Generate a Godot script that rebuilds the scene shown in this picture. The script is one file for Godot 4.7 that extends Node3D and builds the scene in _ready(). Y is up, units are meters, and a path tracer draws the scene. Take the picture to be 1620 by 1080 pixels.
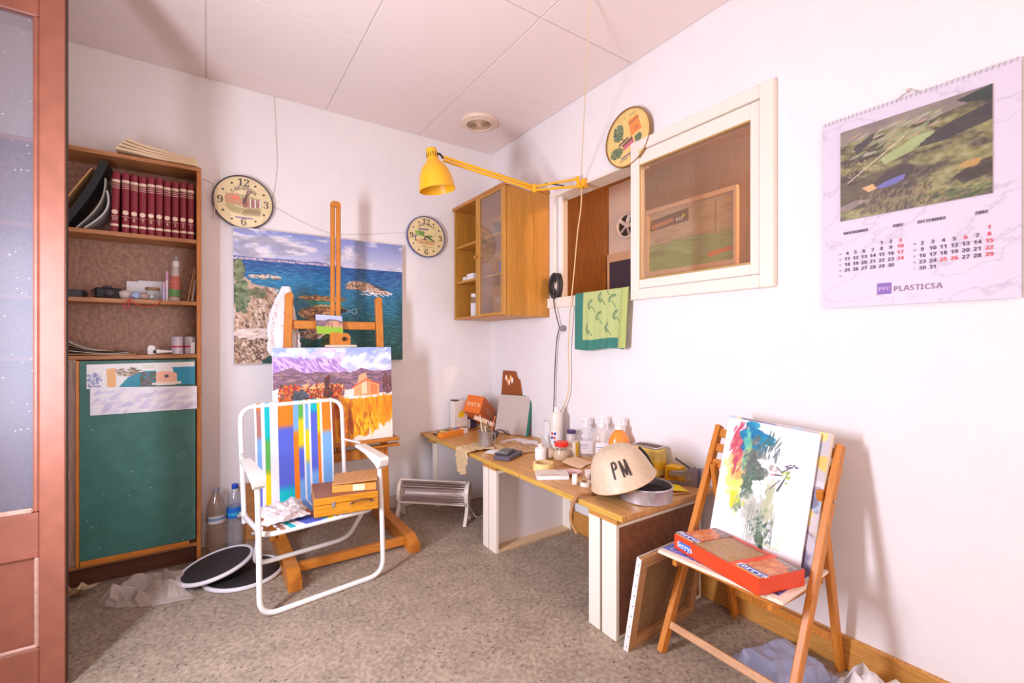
extends Node3D
# An artist's small studio corner. Corner of the room at the origin; the long wall is x = 0, the back wall z = 0.

var rng := RandomNumberGenerator.new()
var M := {}
var used := {}
var sg := 0

# ---------------------------------------------------------------- naming
func numbered(called: String) -> String:
	if not used.has(called):
		used[called] = 0
		return called
	used[called] += 1
	return "%s_%03d" % [called, used[called]]

func tag(o: Node3D, label: String, category: String, group := "") -> Node3D:
	o.set_meta("label", label)
	o.set_meta("category", category)
	if group != "": o.set_meta("group", group)
	return o

func thing(called: String, label: String, category: String, at := Vector3.ZERO, turn := 0.0, group := "") -> Node3D:
	var o := Node3D.new()
	o.name = numbered(called)
	add_child(o)
	o.position = at
	o.rotation.y = turn
	tag(o, label, category, group)
	return o

func obj(called: String, st: SurfaceTool, m: Material, parent: Node3D = null) -> MeshInstance3D:
	var o := MeshInstance3D.new()
	st.generate_normals()
	o.mesh = st.commit()
	o.material_override = m
	o.cast_shadow = GeometryInstance3D.SHADOW_CASTING_SETTING_ON
	if parent == null:
		o.name = numbered(called)
		add_child(o)
	else:
		o.name = called
		parent.add_child(o, true)
	return o

func struct(called: String, st: SurfaceTool, m: Material) -> MeshInstance3D:
	var o := obj(called, st, m)
	o.set_meta("kind", "structure")
	return o

func struct_node(called: String) -> Node3D:
	var o := Node3D.new()
	o.name = numbered(called)
	add_child(o)
	o.set_meta("kind", "structure")
	return o

func copy_of(o: Node3D, label: String, at: Vector3, turn := 0.0) -> Node3D:
	var c: Node3D = o.duplicate()
	c.name = numbered(String(o.name).trim_suffix("_001"))
	add_child(c)
	c.position = at
	c.rotation.y = turn
	c.set_meta("label", label)
	return c

# ---------------------------------------------------------------- meshes
func mb() -> SurfaceTool:
	var st := SurfaceTool.new()
	st.begin(Mesh.PRIMITIVE_TRIANGLES)
	return st

func tri(st: SurfaceTool, a: Vector3, b: Vector3, c: Vector3, out: Vector3) -> void:
	# front faces run clockwise
	if (b - a).cross(c - a).dot(out) > 0.0:
		var t := b
		b = c
		c = t
	st.add_vertex(a)
	st.add_vertex(b)
	st.add_vertex(c)

func quad(st: SurfaceTool, a: Vector3, b: Vector3, c: Vector3, d: Vector3, out: Vector3) -> void:
	tri(st, a, b, c, out)
	tri(st, a, c, d, out)

func quad_uv(st: SurfaceTool, a: Vector3, b: Vector3, c: Vector3, d: Vector3, out: Vector3, r := Rect2(0, 0, 1, 1)) -> void:
	# a bottom left, b bottom right, c top right, d top left
	st.set_smooth_group(-1)
	var ps := [a, b, c, d]
	var uv := [Vector2(r.position.x, r.end.y), r.end, Vector2(r.end.x, r.position.y), r.position]
	var order := [0, 1, 2, 0, 2, 3]
	if (b - a).cross(c - a).dot(out) > 0.0: order = [0, 2, 1, 0, 3, 2]
	for i in order:
		st.set_uv(uv[i])
		st.add_vertex(ps[i])

# bevelled box; t places it
func box(st: SurfaceTool, c: Vector3, s: Vector3, b := Basis.IDENTITY, bev := 0.0015) -> void:
	st.set_smooth_group(-1)
	var h := s * 0.5
	bev = minf(bev, minf(h.x, minf(h.y, h.z)) * 0.6)
	var k := func(x: float, y: float, z: float) -> Vector3: return c + b * Vector3(x, y, z)
	for ax in 3:
		var u := (ax + 1) % 3
		var w := (ax + 2) % 3
		for sg_ in [-1.0, 1.0]:
			var q := []
			for e in [[-1, -1], [1, -1], [1, 1], [-1, 1]]:
				var p := Vector3.ZERO
				p[ax] = sg_ * h[ax]
				p[u] = e[0] * (h[u] - bev)
				p[w] = e[1] * (h[w] - bev)
				q.append(k.call(p.x, p.y, p.z))
			var o := Vector3.ZERO
			o[ax] = sg_
			quad(st, q[0], q[1], q[2], q[3], b * o)
	if bev <= 0.0: return
	for ax in 3:
		var u := (ax + 1) % 3
		var w := (ax + 2) % 3
		for su in [-1.0, 1.0]:
			for sw in [-1.0, 1.0]:
				var q := []
				for e in [[-1, 0], [1, 0], [1, 1], [-1, 1]]:
					var p := Vector3.ZERO
					p[ax] = e[0] * (h[ax] - bev)
					p[u] = su * (h[u] - (bev if e[1] == 0 else 0.0))
					p[w] = sw * (h[w] - (0.0 if e[1] == 0 else bev))
					q.append(k.call(p.x, p.y, p.z))
				var o := Vector3.ZERO
				o[u] = su
				o[w] = sw
				quad(st, q[0], q[1], q[2], q[3], b * o)
	for sx in [-1.0, 1.0]:
		for sy in [-1.0, 1.0]:
			for sz in [-1.0, 1.0]:
				tri(st, k.call(sx * h.x, sy * (h.y - bev), sz * (h.z - bev)), k.call(sx * (h.x - bev), sy * h.y, sz * (h.z - bev)), k.call(sx * (h.x - bev), sy * (h.y - bev), sz * h.z), b * Vector3(sx, sy, sz))

func span(st: SurfaceTool, a: Vector3, b: Vector3, bev := 0.0015) -> void:
	box(st, (a + b) * 0.5, (b - a).abs(), Basis.IDENTITY, bev)

# a bar of rectangular section from a to b; wide = size across `side`, deep = size across the third axis
func bar(st: SurfaceTool, a: Vector3, b: Vector3, wide: float, deep: float, side := Vector3.RIGHT, bev := 0.0015) -> void:
	var y := (b - a).normalized()
	var x := (side - y * side.dot(y)).normalized()
	var z := x.cross(y)
	box(st, (a + b) * 0.5, Vector3(wide, (b - a).length(), deep), Basis(x, y, z), bev)

func basis_to(n: Vector3, up := Vector3.UP) -> Basis:
	# z axis along n
	n = n.normalized()
	if absf(n.dot(up)) > 0.999: up = Vector3.FORWARD
	var x := up.cross(n).normalized()
	return Basis(x, n.cross(x), n)

func tube(st: SurfaceTool, pts: Array, r, n := 8, closed := false, cap := true) -> void:
	sg += 1
	st.set_smooth_group(sg)
	var m := pts.size()
	var rings := []
	var side := Vector3.ZERO
	for i in m:
		var a: Vector3 = pts[(i - 1 + m) % m] if closed or i > 0 else pts[i]
		var b: Vector3 = pts[(i + 1) % m] if closed or i < m - 1 else pts[i]
		var d := (b - a).normalized()
		if d.length() < 0.5: d = Vector3.UP
		if side == Vector3.ZERO:
			side = d.cross(Vector3.UP)
			if side.length() < 0.1: side = d.cross(Vector3.RIGHT)
		side = (side - d * side.dot(d)).normalized()
		var o := d.cross(side)
		var rad: float = r[i] if r is Array else r
		var ring := []
		for j in n:
			var t := TAU * j / n
			ring.append(pts[i] + (side * cos(t) + o * sin(t)) * rad)
		rings.append(ring)
	for i in (m if closed else m - 1):
		var A: Array = rings[i]
		var B: Array = rings[(i + 1) % m]
		var ca: Vector3 = pts[i]
		for j in n:
			var j2 := (j + 1) % n
			quad(st, A[j], A[j2], B[j2], B[j], A[j] + A[j2] - 2.0 * ca)
	if cap and not closed:
		sg += 1
		st.set_smooth_group(sg)
		for e in [0, m - 1]:
			var c: Vector3 = pts[e]
			var out: Vector3 = pts[e] - pts[1 if e == 0 else m - 2]
			for j in n: tri(st, c, rings[e][j], rings[e][(j + 1) % n], out)

# a path with rounded corners
func rounded(pts: Array, r: float, seg := 5, closed := false) -> Array:
	var out := []
	var m := pts.size()
	for i in m:
		if not closed and (i == 0 or i == m - 1):
			out.append(pts[i])
			continue
		var p: Vector3 = pts[i]
		var a: Vector3 = pts[(i - 1 + m) % m]
		var b: Vector3 = pts[(i + 1) % m]
		var ra := minf(r, (a - p).length() * 0.49)
		var rb := minf(r, (b - p).length() * 0.49)
		var pa := p + (a - p).normalized() * ra
		var pb := p + (b - p).normalized() * rb
		for k in seg + 1:
			var t := float(k) / seg
			out.append(pa.lerp(p, t).lerp(p.lerp(pb, t), t))
	return out

# smooth curve through points
func curve(pts: Array, seg := 6) -> Array:
	var out := []
	var m := pts.size()
	for i in m - 1:
		var p0: Vector3 = pts[maxi(i - 1, 0)]
		var p1: Vector3 = pts[i]
		var p2: Vector3 = pts[i + 1]
		var p3: Vector3 = pts[mini(i + 2, m - 1)]
		for k in seg: out.append(p1.cubic_interpolate(p2, p0, p3, float(k) / seg))
	out.append(pts[m - 1])
	return out

# profile of (radius, height) turned about the axis of t
func lathe(st: SurfaceTool, prof: Array, n := 24, t := Transform3D.IDENTITY, uv := false) -> void:
	sg += 1
	var m := prof.size()
	for i in m - 1:
		var p: Vector2 = prof[i]
		var q: Vector2 = prof[i + 1]
		if i > 0:
			var d0: Vector2 = (p - prof[i - 1]).normalized()
			if d0.dot((q - p).normalized()) < 0.8: sg += 1
		st.set_smooth_group(sg)
		var nrm := Vector2(q.y - p.y, p.x - q.x)
		for j in n:
			var a0 := TAU * j / n
			var a1 := TAU * (j + 1) / n
			var f := func(v: Vector2, a: float) -> Vector3: return t * Vector3(v.x * cos(a), v.y, v.x * sin(a))
			var am := (a0 + a1) * 0.5
			var out := t.basis * Vector3(nrm.x * cos(am), nrm.y, nrm.x * sin(am))
			var A: Vector3 = f.call(p, a0)
			var B: Vector3 = f.call(p, a1)
			var C: Vector3 = f.call(q, a1)
			var D: Vector3 = f.call(q, a0)
			if p.x < 1e-6: tri(st, A, C, D, out)
			elif q.x < 1e-6: tri(st, A, B, C, out)
			else: quad(st, A, B, C, D, out)

# flat shape (points in xy) given thickness along z, centred
func prism(st: SurfaceTool, poly: Array, depth: float, t := Transform3D.IDENTITY, holes := []) -> void:
	st.set_smooth_group(-1)
	var pv := PackedVector2Array(poly)
	if Geometry2D.is_polygon_clockwise(pv): pv.reverse()
	var ix := Geometry2D.triangulate_polygon(pv)
	for s in [-0.5, 0.5]:
		for k in range(0, ix.size(), 3):
			var q := []
			for e in 3:
				var p: Vector2 = pv[ix[k + e]]
				q.append(t * Vector3(p.x, p.y, s * depth))
			tri(st, q[0], q[1], q[2], t.basis.z * s)
	var m := pv.size()
	for i in m:
		var a := pv[i]
		var b := pv[(i + 1) % m]
		var o := Vector3(b.y - a.y, a.x - b.x, 0)
		quad(st, t * Vector3(a.x, a.y, -depth / 2), t * Vector3(b.x, b.y, -depth / 2), t * Vector3(b.x, b.y, depth / 2), t * Vector3(a.x, a.y, depth / 2), t.basis * o)

# a sheet from a function of (u, v); two skins apart by thick
func sheet(st: SurfaceTool, nu: int, nv: int, f: Callable, thick := 0.001, flat := false) -> void:
	sg += 2
	var g := []
	for i in nu + 1:
		var row := []
		for j in nv + 1: row.append(f.call(float(i) / nu, float(j) / nv))
		g.append(row)
	var nr := []
	for i in nu + 1:
		var row := []
		for j in nv + 1:
			var du: Vector3 = g[mini(i + 1, nu)][j] - g[maxi(i - 1, 0)][j]
			var dv: Vector3 = g[i][mini(j + 1, nv)] - g[i][maxi(j - 1, 0)]
			row.append(du.cross(dv).normalized())
		nr.append(row)
	var put := func(i: int, j: int, k: float) -> void:
		st.set_uv(Vector2(float(i) / nu, 1.0 - float(j) / nv))
		st.add_vertex(g[i][j] + nr[i][j] * k)
	for side in ([1.0, -1.0] if thick > 0.0 else [1.0]):
		st.set_smooth_group(-1 if flat else (sg if side > 0 else sg - 1))
		for i in nu:
			for j in nv:
				var o := [[i, j], [i + 1, j + 1], [i + 1, j], [i, j], [i, j + 1], [i + 1, j + 1]]
				if side < 0: o.reverse()
				for e in o: put.call(e[0], e[1], thick * 0.5 * side)
	if thick <= 0.0: return
	st.set_smooth_group(-1)
	var rim := []
	for i in nu: rim.append([[i, 0], [i + 1, 0]])
	for j in nv: rim.append([[nu, j], [nu, j + 1]])
	for i in nu: rim.append([[nu - i, nv], [nu - i - 1, nv]])
	for j in nv: rim.append([[0, nv - j], [0, nv - j - 1]])
	for e in rim:
		var a: Array = e[0]
		var b: Array = e[1]
		for q in [[a, 0.5], [b, 0.5], [b, -0.5], [a, 0.5], [b, -0.5], [a, -0.5]]: put.call(q[0][0], q[0][1], thick * q[1])

# lettering, standing on its baseline centre, facing +z of t
func letters(called: String, text: String, size: float, m: Material, t: Transform3D, parent: Node3D, face := "Droid Sans", deep := 0.0006, bold := false) -> MeshInstance3D:
	var f := SystemFont.new()
	f.font_names = PackedStringArray([face])
	if bold: f.font_weight = 700
	var tm := TextMesh.new()
	tm.text = text
	tm.font = f
	tm.font_size = 32
	tm.pixel_size = size / 32.0
	tm.depth = deep
	tm.curve_step = 4.0
	var o := MeshInstance3D.new()
	o.mesh = tm
	o.material_override = m
	o.name = called
	o.transform = t
	parent.add_child(o, true)
	return o

# ---------------------------------------------------------------- materials
func mat(c: Color, rough := 0.6, metal := 0.0, tex: Texture2D = null, scale := 1.0, tri_ := true) -> StandardMaterial3D:
	var m := StandardMaterial3D.new()
	m.albedo_color = c
	m.roughness = rough
	m.metallic = metal
	if tex:
		m.albedo_texture = tex
		if tri_:
			m.uv1_triplanar = true
			m.uv1_scale = Vector3.ONE * scale
	return m

func picture(img: Image, rough := 0.6) -> StandardMaterial3D:
	var m := StandardMaterial3D.new()
	m.albedo_texture = ImageTexture.create_from_image(img)
	m.roughness = rough
	m.texture_repeat = false
	return m

func glassy(c: Color, a := 0.12, rough := 0.05) -> StandardMaterial3D:
	var m := StandardMaterial3D.new()
	m.transparency = BaseMaterial3D.TRANSPARENCY_ALPHA
	m.albedo_color = Color(c.r, c.g, c.b, a)
	m.roughness = rough
	return m

func noise(freq: float, oct := 4, sd := 1, kind := FastNoiseLite.TYPE_SIMPLEX_SMOOTH) -> FastNoiseLite:
	var n := FastNoiseLite.new()
	n.noise_type = kind
	n.seed = sd
	n.frequency = freq
	n.fractal_octaves = oct
	return n

func c8(r: int, g: int, b: int) -> Color:
	return Color(r / 255.0, g / 255.0, b / 255.0)

# wood grain, grey, running along v (or along u)
func grain(along_v: bool, strength: float, sd: int, stretch := 14.0) -> ImageTexture:
	var n := noise(0.02, 4, sd)
	var n2 := noise(0.16, 2, sd + 9)
	var im := Image.create(256, 256, false, Image.FORMAT_RGB8)
	for y in 256:
		for x in 256:
			var a := float(x if along_v else y)
			var l := float(y if along_v else x)
			# wrap: blend two offset copies
			var w := l / 256.0
			var wa := a / 256.0
			var f := func(aa: float, ll: float) -> float:
				var base := n.get_noise_2d(aa * 2.0, ll * 2.0 / stretch)
				return 0.6 * sin((base * 7.0 + aa * 0.16) * 2.0) * 0.5 + n2.get_noise_2d(aa * 3.0, ll * 3.0 / (stretch * 2.0))
			var v: float = lerpf(f.call(a, l), f.call(a, l - 256.0), w)
			v = lerpf(v, lerpf(f.call(a - 256.0, l), f.call(a - 256.0, l - 256.0), w), smoothstep(0.8, 1.0, wa))
			var g := clampf(1.0 - strength * (0.5 + 0.5 * v), 0.0, 1.0)
			im.set_pixel(x, y, Color(g, g * (1.0 - strength * 0.12 * (0.5 + 0.5 * v)), g * (1.0 - strength * 0.25 * (0.5 + 0.5 * v))))
	return ImageTexture.create_from_image(im)

# mottled, tileable
func mottle(freq: float, strength: float, sd: int, size := 256) -> ImageTexture:
	var im := noise(freq, 5, sd).get_seamless_image(size, size)
	im.convert(Image.FORMAT_RGB8)
	for y in size:
		for x in size:
			var g := 1.0 - strength * (1.0 - im.get_pixel(x, y).r)
			im.set_pixel(x, y, Color(g, g, g))
	return ImageTexture.create_from_image(im)

func bumps(freq: float, sd: int, amount: float, size := 256) -> ImageTexture:
	var im := noise(freq, 4, sd).get_seamless_image(size, size)
	im.convert(Image.FORMAT_RGBA8)
	im.bump_map_to_normal_map(amount)
	return ImageTexture.create_from_image(im)

# ---------------------------------------------------------------- painting into pictures
func blot(im: Image, cx: float, cy: float, rx: float, ry: float, ang: float, c: Color, a := 1.0) -> void:
	# an elliptic dab, in pixels
	var w := im.get_width()
	var h := im.get_height()
	var r := maxf(rx, ry)
	var ca := cos(ang)
	var sa := sin(ang)
	for y in range(maxi(0, int(cy - r)), mini(h, int(cy + r) + 1)):
		for x in range(maxi(0, int(cx - r)), mini(w, int(cx + r) + 1)):
			var dx := x - cx
			var dy := y - cy
			var u := (dx * ca + dy * sa) / rx
			var v := (-dx * sa + dy * ca) / ry
			var d := u * u + v * v
			if d < 1.0:
				var k := a * (1.0 if d < 0.6 else (1.0 - d) * 2.5)
				im.set_pixel(x, y, im.get_pixel(x, y).lerp(c, k))

func poly(im: Image, pts: Array, c: Color, a := 1.0, rough := 0.0, sd := 3) -> void:
	# filled polygon, points in 0..1; rough shakes the edge
	var w := im.get_width()
	var h := im.get_height()
	var n := noise(0.06, 3, sd)
	var ps := []
	var lo := 1e9
	var hi := -1e9
	for p in pts:
		var q := Vector2(p[0] * w, p[1] * h)
		ps.append(q)
		lo = minf(lo, q.y)
		hi = maxf(hi, q.y)
	var m := ps.size()
	for y in range(maxi(0, int(lo)), mini(h, int(hi) + 1)):
		var xs := []
		for i in m:
			var p: Vector2 = ps[i]
			var q: Vector2 = ps[(i + 1) % m]
			if (p.y > y + 0.5) != (q.y > y + 0.5): xs.append(p.x + (y + 0.5 - p.y) / (q.y - p.y) * (q.x - p.x) + rough * n.get_noise_2d(y * 3.0, i * 50.0))
		xs.sort()
		for k in range(0, xs.size() - 1, 2):
			for x in range(maxi(0, int(xs[k])), mini(w, int(xs[k + 1]) + 1)):
				im.set_pixel(x, y, im.get_pixel(x, y).lerp(c, a) if a < 1.0 else c)

func line(im: Image, x0: float, y0: float, x1: float, y1: float, wd: float, c: Color, a := 1.0) -> void:
	var p := Vector2(x0 * im.get_width(), y0 * im.get_height())
	var q := Vector2(x1 * im.get_width(), y1 * im.get_height())
	var st := maxi(1, int((q - p).length() / maxf(0.6, wd * 0.5)))
	for i in st + 1:
		var v := p.lerp(q, float(i) / st)
		blot(im, v.x, v.y, wd, wd, 0.0, c, a)

# strokes of a brush over a region, picking up what lies there
func brush(im: Image, count: int, lx: float, ly: float, jitter: float, ang: float, spread: float, reg := Rect2(0, 0, 1, 1)) -> void:
	var w := im.get_width()
	var h := im.get_height()
	for i in count:
		var x := (reg.position.x + rng.randf() * reg.size.x) * (w - 1)
		var y := (reg.position.y + rng.randf() * reg.size.y) * (h - 1)
		var c := im.get_pixel(int(x), int(y))
		var j := rng.randf_range(-jitter, jitter)
		c = Color(clampf(c.r + j + rng.randf_range(-jitter, jitter) * 0.4, 0, 1), clampf(c.g + j + rng.randf_range(-jitter, jitter) * 0.4, 0, 1), clampf(c.b + j + rng.randf_range(-jitter, jitter) * 0.4, 0, 1))
		blot(im, x, y, lx * rng.randf_range(0.6, 1.3), ly * rng.randf_range(0.6, 1.3), ang + rng.randf_range(-spread, spread), c, 0.85)

# strokes of one of several colours
func dabs(im: Image, count: int, lx: float, ly: float, cols: Array, reg: Rect2, ang := 0.0, spread := 0.4, a := 0.9) -> void:
	var w := im.get_width()
	var h := im.get_height()
	for i in count:
		var q := Vector2(rng.randf(), rng.randf())
		if reg.size.x < 0.45 and reg.size.y < 0.45:
			# rounded patches
			var th := rng.randf() * TAU
			var k := sqrt(rng.randf()) * 0.56
			q = Vector2(0.5 + cos(th) * k, 0.5 + sin(th) * k)
		var x := (reg.position.x + q.x * reg.size.x) * w
		var y := (reg.position.y + q.y * reg.size.y) * h
		blot(im, x, y, lx * rng.randf_range(0.5, 1.3), ly * rng.randf_range(0.5, 1.3), ang + rng.randf_range(-spread, spread), cols[rng.randi() % cols.size()], a)

func blank(w: int, h: int, c: Color) -> Image:
	var im := Image.create(w, h, false, Image.FORMAT_RGB8)
	im.fill(c)
	return im

func area(called: String, at: Vector3, look: Vector3, size: Vector2, energy: float, c: Color) -> void:
	var l := AreaLight3D.new()
	l.name = called
	l.area_size = size
	l.area_normalize_energy = true
	l.light_energy = energy
	l.light_color = c
	l.shadow_enabled = true
	l.area_range = 12.0
	add_child(l)
	l.look_at_from_position(at, at + look, Vector3.UP if absf(look.y) < 0.9 else Vector3.FORWARD)

func stage() -> void:
	var cam := Camera3D.new()
	cam.name = "camera"
	cam.fov = 73.74
	cam.near = 0.02
	cam.far = 60.0
	add_child(cam)
	cam.look_at_from_position(Vector3(-1.879, 1.15, 3.074), Vector3(-1.879 + 0.5587, 1.15, 3.074 - 0.829))
	cam.current = true
	var e := Environment.new()
	e.background_mode = Environment.BG_SKY
	var sky := Sky.new()
	var ps := ProceduralSkyMaterial.new()
	ps.sky_top_color = c8(120, 160, 220)
	ps.sky_horizon_color = c8(205, 215, 230)
	ps.ground_bottom_color = c8(120, 115, 108)
	ps.ground_horizon_color = c8(190, 190, 185)
	sky.sky_material = ps
	e.sky = sky
	e.background_energy_multiplier = 1.0
	e.tonemap_mode = Environment.TONE_MAPPER_LINEAR
	e.tonemap_exposure = EXPOSURE
	e.sdfgi_enabled = true
	e.ssao_enabled = true
	e.ssil_enabled = true
	var we := WorldEnvironment.new()
	we.name = "world"
	we.environment = e
	add_child(we)
	# daylight from the tall window beside the door, and warm fill added at a made-up wide window behind the camera
	area("window_daylight_side", Vector3(-2.585, 1.17, 1.69), Vector3(1, 0, 0), Vector2(0.22, 0.82), KEY, Color(0.92, 0.93, 1.0))
	area("added_fill_front", Vector3(-1.2, 1.45, 4.27), Vector3(0, 0, -1), Vector2(2.0, 1.9), FILL, Color(1.0, 0.9, 0.835))  # added fill lamp, no known source stands here

const EXPOSURE := 0.65
const KEY := 9.0
const FILL := 4.3

func materials() -> void:
	var gv := grain(true, 0.3, 11)
	var gu := grain(false, 0.3, 12)
	var soft := mottle(0.03, 0.18, 5)
	M.soft_tex = soft
	M.gv = gv
	M.gu = gu
	var plaster := bumps(0.05, 8, 3.0)
	M.wall = mat(c8(240, 234, 234), 0.75, 0.0, mottle(0.012, 0.015, 21), 1.4)
	M.wall.uv1_world_triplanar = true
	M.wall.normal_enabled = true
	M.wall.normal_texture = plaster
	M.wall.normal_scale = 0.1
	M.ceiling = mat(c8(240, 224, 219), 0.6)
	M.joint = mat(c8(244, 232, 230), 0.7)
	M.pine = mat(c8(236, 170, 84), 0.45, 0.0, gv, 2.2)
	M.pine_u = mat(c8(236, 170, 84), 0.45, 0.0, gu, 2.2)
	M.beech = mat(c8(240, 152, 56), 0.42, 0.0, gv, 2.6)
	M.beech_u = mat(c8(240, 152, 56), 0.42, 0.0, gu, 2.6)
	M.oak = mat(c8(212, 150, 62), 0.4, 0.0, grain(true, 0.2, 31, 26.0), 1.6)
	M.brown = mat(c8(150, 100, 62), 0.55, 0.0, gv, 1.6)
	M.dark_brown = mat(c8(110, 62, 38), 0.5, 0.0, gu, 1.6)
	M.cream = mat(c8(238, 228, 214), 0.45)
	M.white = mat(c8(238, 236, 234), 0.5)
	M.paper = mat(c8(238, 236, 238), 0.8)
	M.black = mat(c8(26, 25, 26), 0.55)
	M.charcoal = mat(c8(58, 55, 58), 0.6)
	M.steel = mat(c8(205, 205, 210), 0.28, 0.9)
	M.dull_steel = mat(c8(176, 174, 172), 0.45, 0.8)
	M.glass = glassy(c8(235, 240, 240), 0.08, 0.03)
	M.door_paint = mat(c8(168, 103, 82), 0.42, 0.0, mottle(0.02, 0.12, 41), 1.5)
	M.yellow_paint = mat(c8(245, 180, 8), 0.3)
	M.yellow_paint.clearcoat_enabled = true
	M.yellow_paint.clearcoat = 0.5

func floor_texture() -> ImageTexture:
	var n := 1024
	var a := noise(0.012, 5, 71).get_seamless_image(n, n)
	var b := noise(0.09, 4, 72).get_seamless_image(n, n)
	var im := Image.create(n, n, false, Image.FORMAT_RGB8)
	for y in n:
		for x in n:
			var k := a.get_pixel(x, y).r
			var f := b.get_pixel(x, y).r
			var v := 0.56 + 0.1 * k + 0.22 * (f - 0.5)
			im.set_pixel(x, y, Color(v * 1.04, v * 0.93, v * 0.81))
	# chips and flecks of the terrazzo
	for i in 9000:
		var x := rng.randf() * n
		var y := rng.randf() * n
		var d := rng.randf()
		var c := c8(64, 54, 48) if d < 0.55 else (c8(186, 174, 160) if d < 0.9 else c8(150, 120, 92))
		blot(im, x, y, rng.randf_range(0.8, 3.0), rng.randf_range(0.7, 1.8), rng.randf() * PI, c, rng.randf_range(0.25, 0.8))
	# paler worn patches and spilt plaster dust
	for i in 26:
		var x := rng.randf() * n
		var y := rng.randf() * n
		for j in 30: blot(im, x + rng.randfn() * 24.0, y + rng.randfn() * 12.0, rng.randf_range(2, 7), rng.randf_range(1.5, 4), rng.randf() * PI, c8(182, 174, 168), rng.randf_range(0.08, 0.3))
	return ImageTexture.create_from_image(im)

func setting() -> void:
	# floor
	var st := mb()
	span(st, Vector3(-3.1, -0.1, -0.12), Vector3(0.12, 0.0, 4.42), 0.0)
	var fm := mat(Color.WHITE, 0.62, 0.0, floor_texture(), 0.42)
	fm.uv1_world_triplanar = true
	struct("floor", st, fm)
	# back wall
	st = mb()
	span(st, Vector3(-3.1, 0.0, -0.12), Vector3(0.12, 2.7, 0.0), 0.0)
	struct("wall_back", st, M.wall)
	# long wall with the hatch opening
	st = mb()
	var z0 := 0.77
	var z1 := 2.12
	var y0 := 1.4
	var y1 := 2.1
	span(st, Vector3(0, 0, 0), Vector3(0.12, y0, 4.42), 0.0)
	span(st, Vector3(0, y1, 0), Vector3(0.12, 2.7, 4.42), 0.0)
	span(st, Vector3(0, y0, 0), Vector3(0.12, y1, z0), 0.0)
	span(st, Vector3(0, y0, z1), Vector3(0.12, y1, 4.42), 0.0)
	struct("wall_right", st, M.wall)
	# left wall beside the door, with the tall window
	st = mb()
	var lx := -2.6
	span(st, Vector3(lx - 0.12, 0, 1.06), Vector3(lx, 2.7, 1.57), 0.0)
	span(st, Vector3(lx - 0.12, 0, 1.81), Vector3(lx, 2.7, 4.42), 0.0)
	span(st, Vector3(lx - 0.12, 0, 1.57), Vector3(lx, 0.74, 1.81), 0.0)
	span(st, Vector3(lx - 0.12, 1.6, 1.57), Vector3(lx, 2.7, 1.81), 0.0)
	struct("wall_left", st, M.wall)
	st = mb()
	span(st, Vector3(-3.1, 0, -0.12), Vector3(-2.98, 2.7, 1.06), 0.0)
	span(st, Vector3(-3.1, 0, 1.03), Vector3(-2.7, 2.7, 1.15), 0.0)
	struct("wall_alcove", st, M.wall)
	# wall behind the camera with a wide window added for the fill light
	st = mb()
	span(st, Vector3(-2.72, 0, 4.3), Vector3(0.12, 0.5, 4.42), 0.0)
	span(st, Vector3(-2.72, 2.4, 4.3), Vector3(0.12, 2.7, 4.42), 0.0)
	span(st, Vector3(-2.72, 0.5, 4.3), Vector3(-2.2, 2.4, 4.42), 0.0)
	span(st, Vector3(-0.2, 0.5, 4.3), Vector3(0.12, 2.4, 4.42), 0.0)
	struct("wall_front", st, M.wall)
	# their panes
	window_unit("window_1", Vector3(lx - 0.06, 0.74, 1.57), Vector3(lx - 0.06, 1.6, 1.81), 1)
	window_unit("added_window_2", Vector3(-2.2, 0.5, 4.36), Vector3(-0.2, 2.4, 4.36), 3)  # unseen window, added to carry the fill lamp
	# ceiling: slab and square panels with open joints
	st = mb()
	span(st, Vector3(-3.1, 2.6315, -0.12), Vector3(0.12, 2.76, 4.42), 0.0)
	var ceil := struct("ceiling", st, M.joint)
	var xs := [-3.1, -2.51, -1.876, -1.24, -0.608, 0.0]
	var pm := {}
	for i in 5:
		var zz := [0.0, 0.225]
		while zz[-1] < 4.3: zz.append(minf(zz[-1] + 0.6, 4.3))
		for j in zz.size() - 1:
			var w: float = xs[i + 1] - xs[i] - 0.006
			var d: float = zz[j + 1] - zz[j] - 0.004
			var key := "%.3f %.3f" % [w, d]
			if not pm.has(key):
				st = mb()
				box(st, Vector3.ZERO, Vector3(w, 0.0065, d), Basis.IDENTITY, 0.002)
				st.generate_normals()
				pm[key] = st.commit()
			var o := MeshInstance3D.new()
			o.mesh = pm[key]
			o.material_override = M.ceiling
			o.name = "ceiling_panel"
			ceil.add_child(o, true)
			o.position = Vector3((xs[i] + xs[i + 1]) * 0.5, 2.62825, (zz[j] + zz[j + 1]) * 0.5)
	# wooden skirting along the long wall, stained skirting at the back
	st = mb()
	span(st, Vector3(-0.018, 0, 0.02), Vector3(0, 0.115, 4.28), 0.003)
	struct("baseboard_right", st, M.pine_u)
	st = mb()
	span(st, Vector3(-1.88, 0, 0), Vector3(-0.02, 0.09, 0.014), 0.003)
	struct("baseboard_back", st, mat(c8(212, 190, 176), 0.6))
	door()
	hatch()

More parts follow.
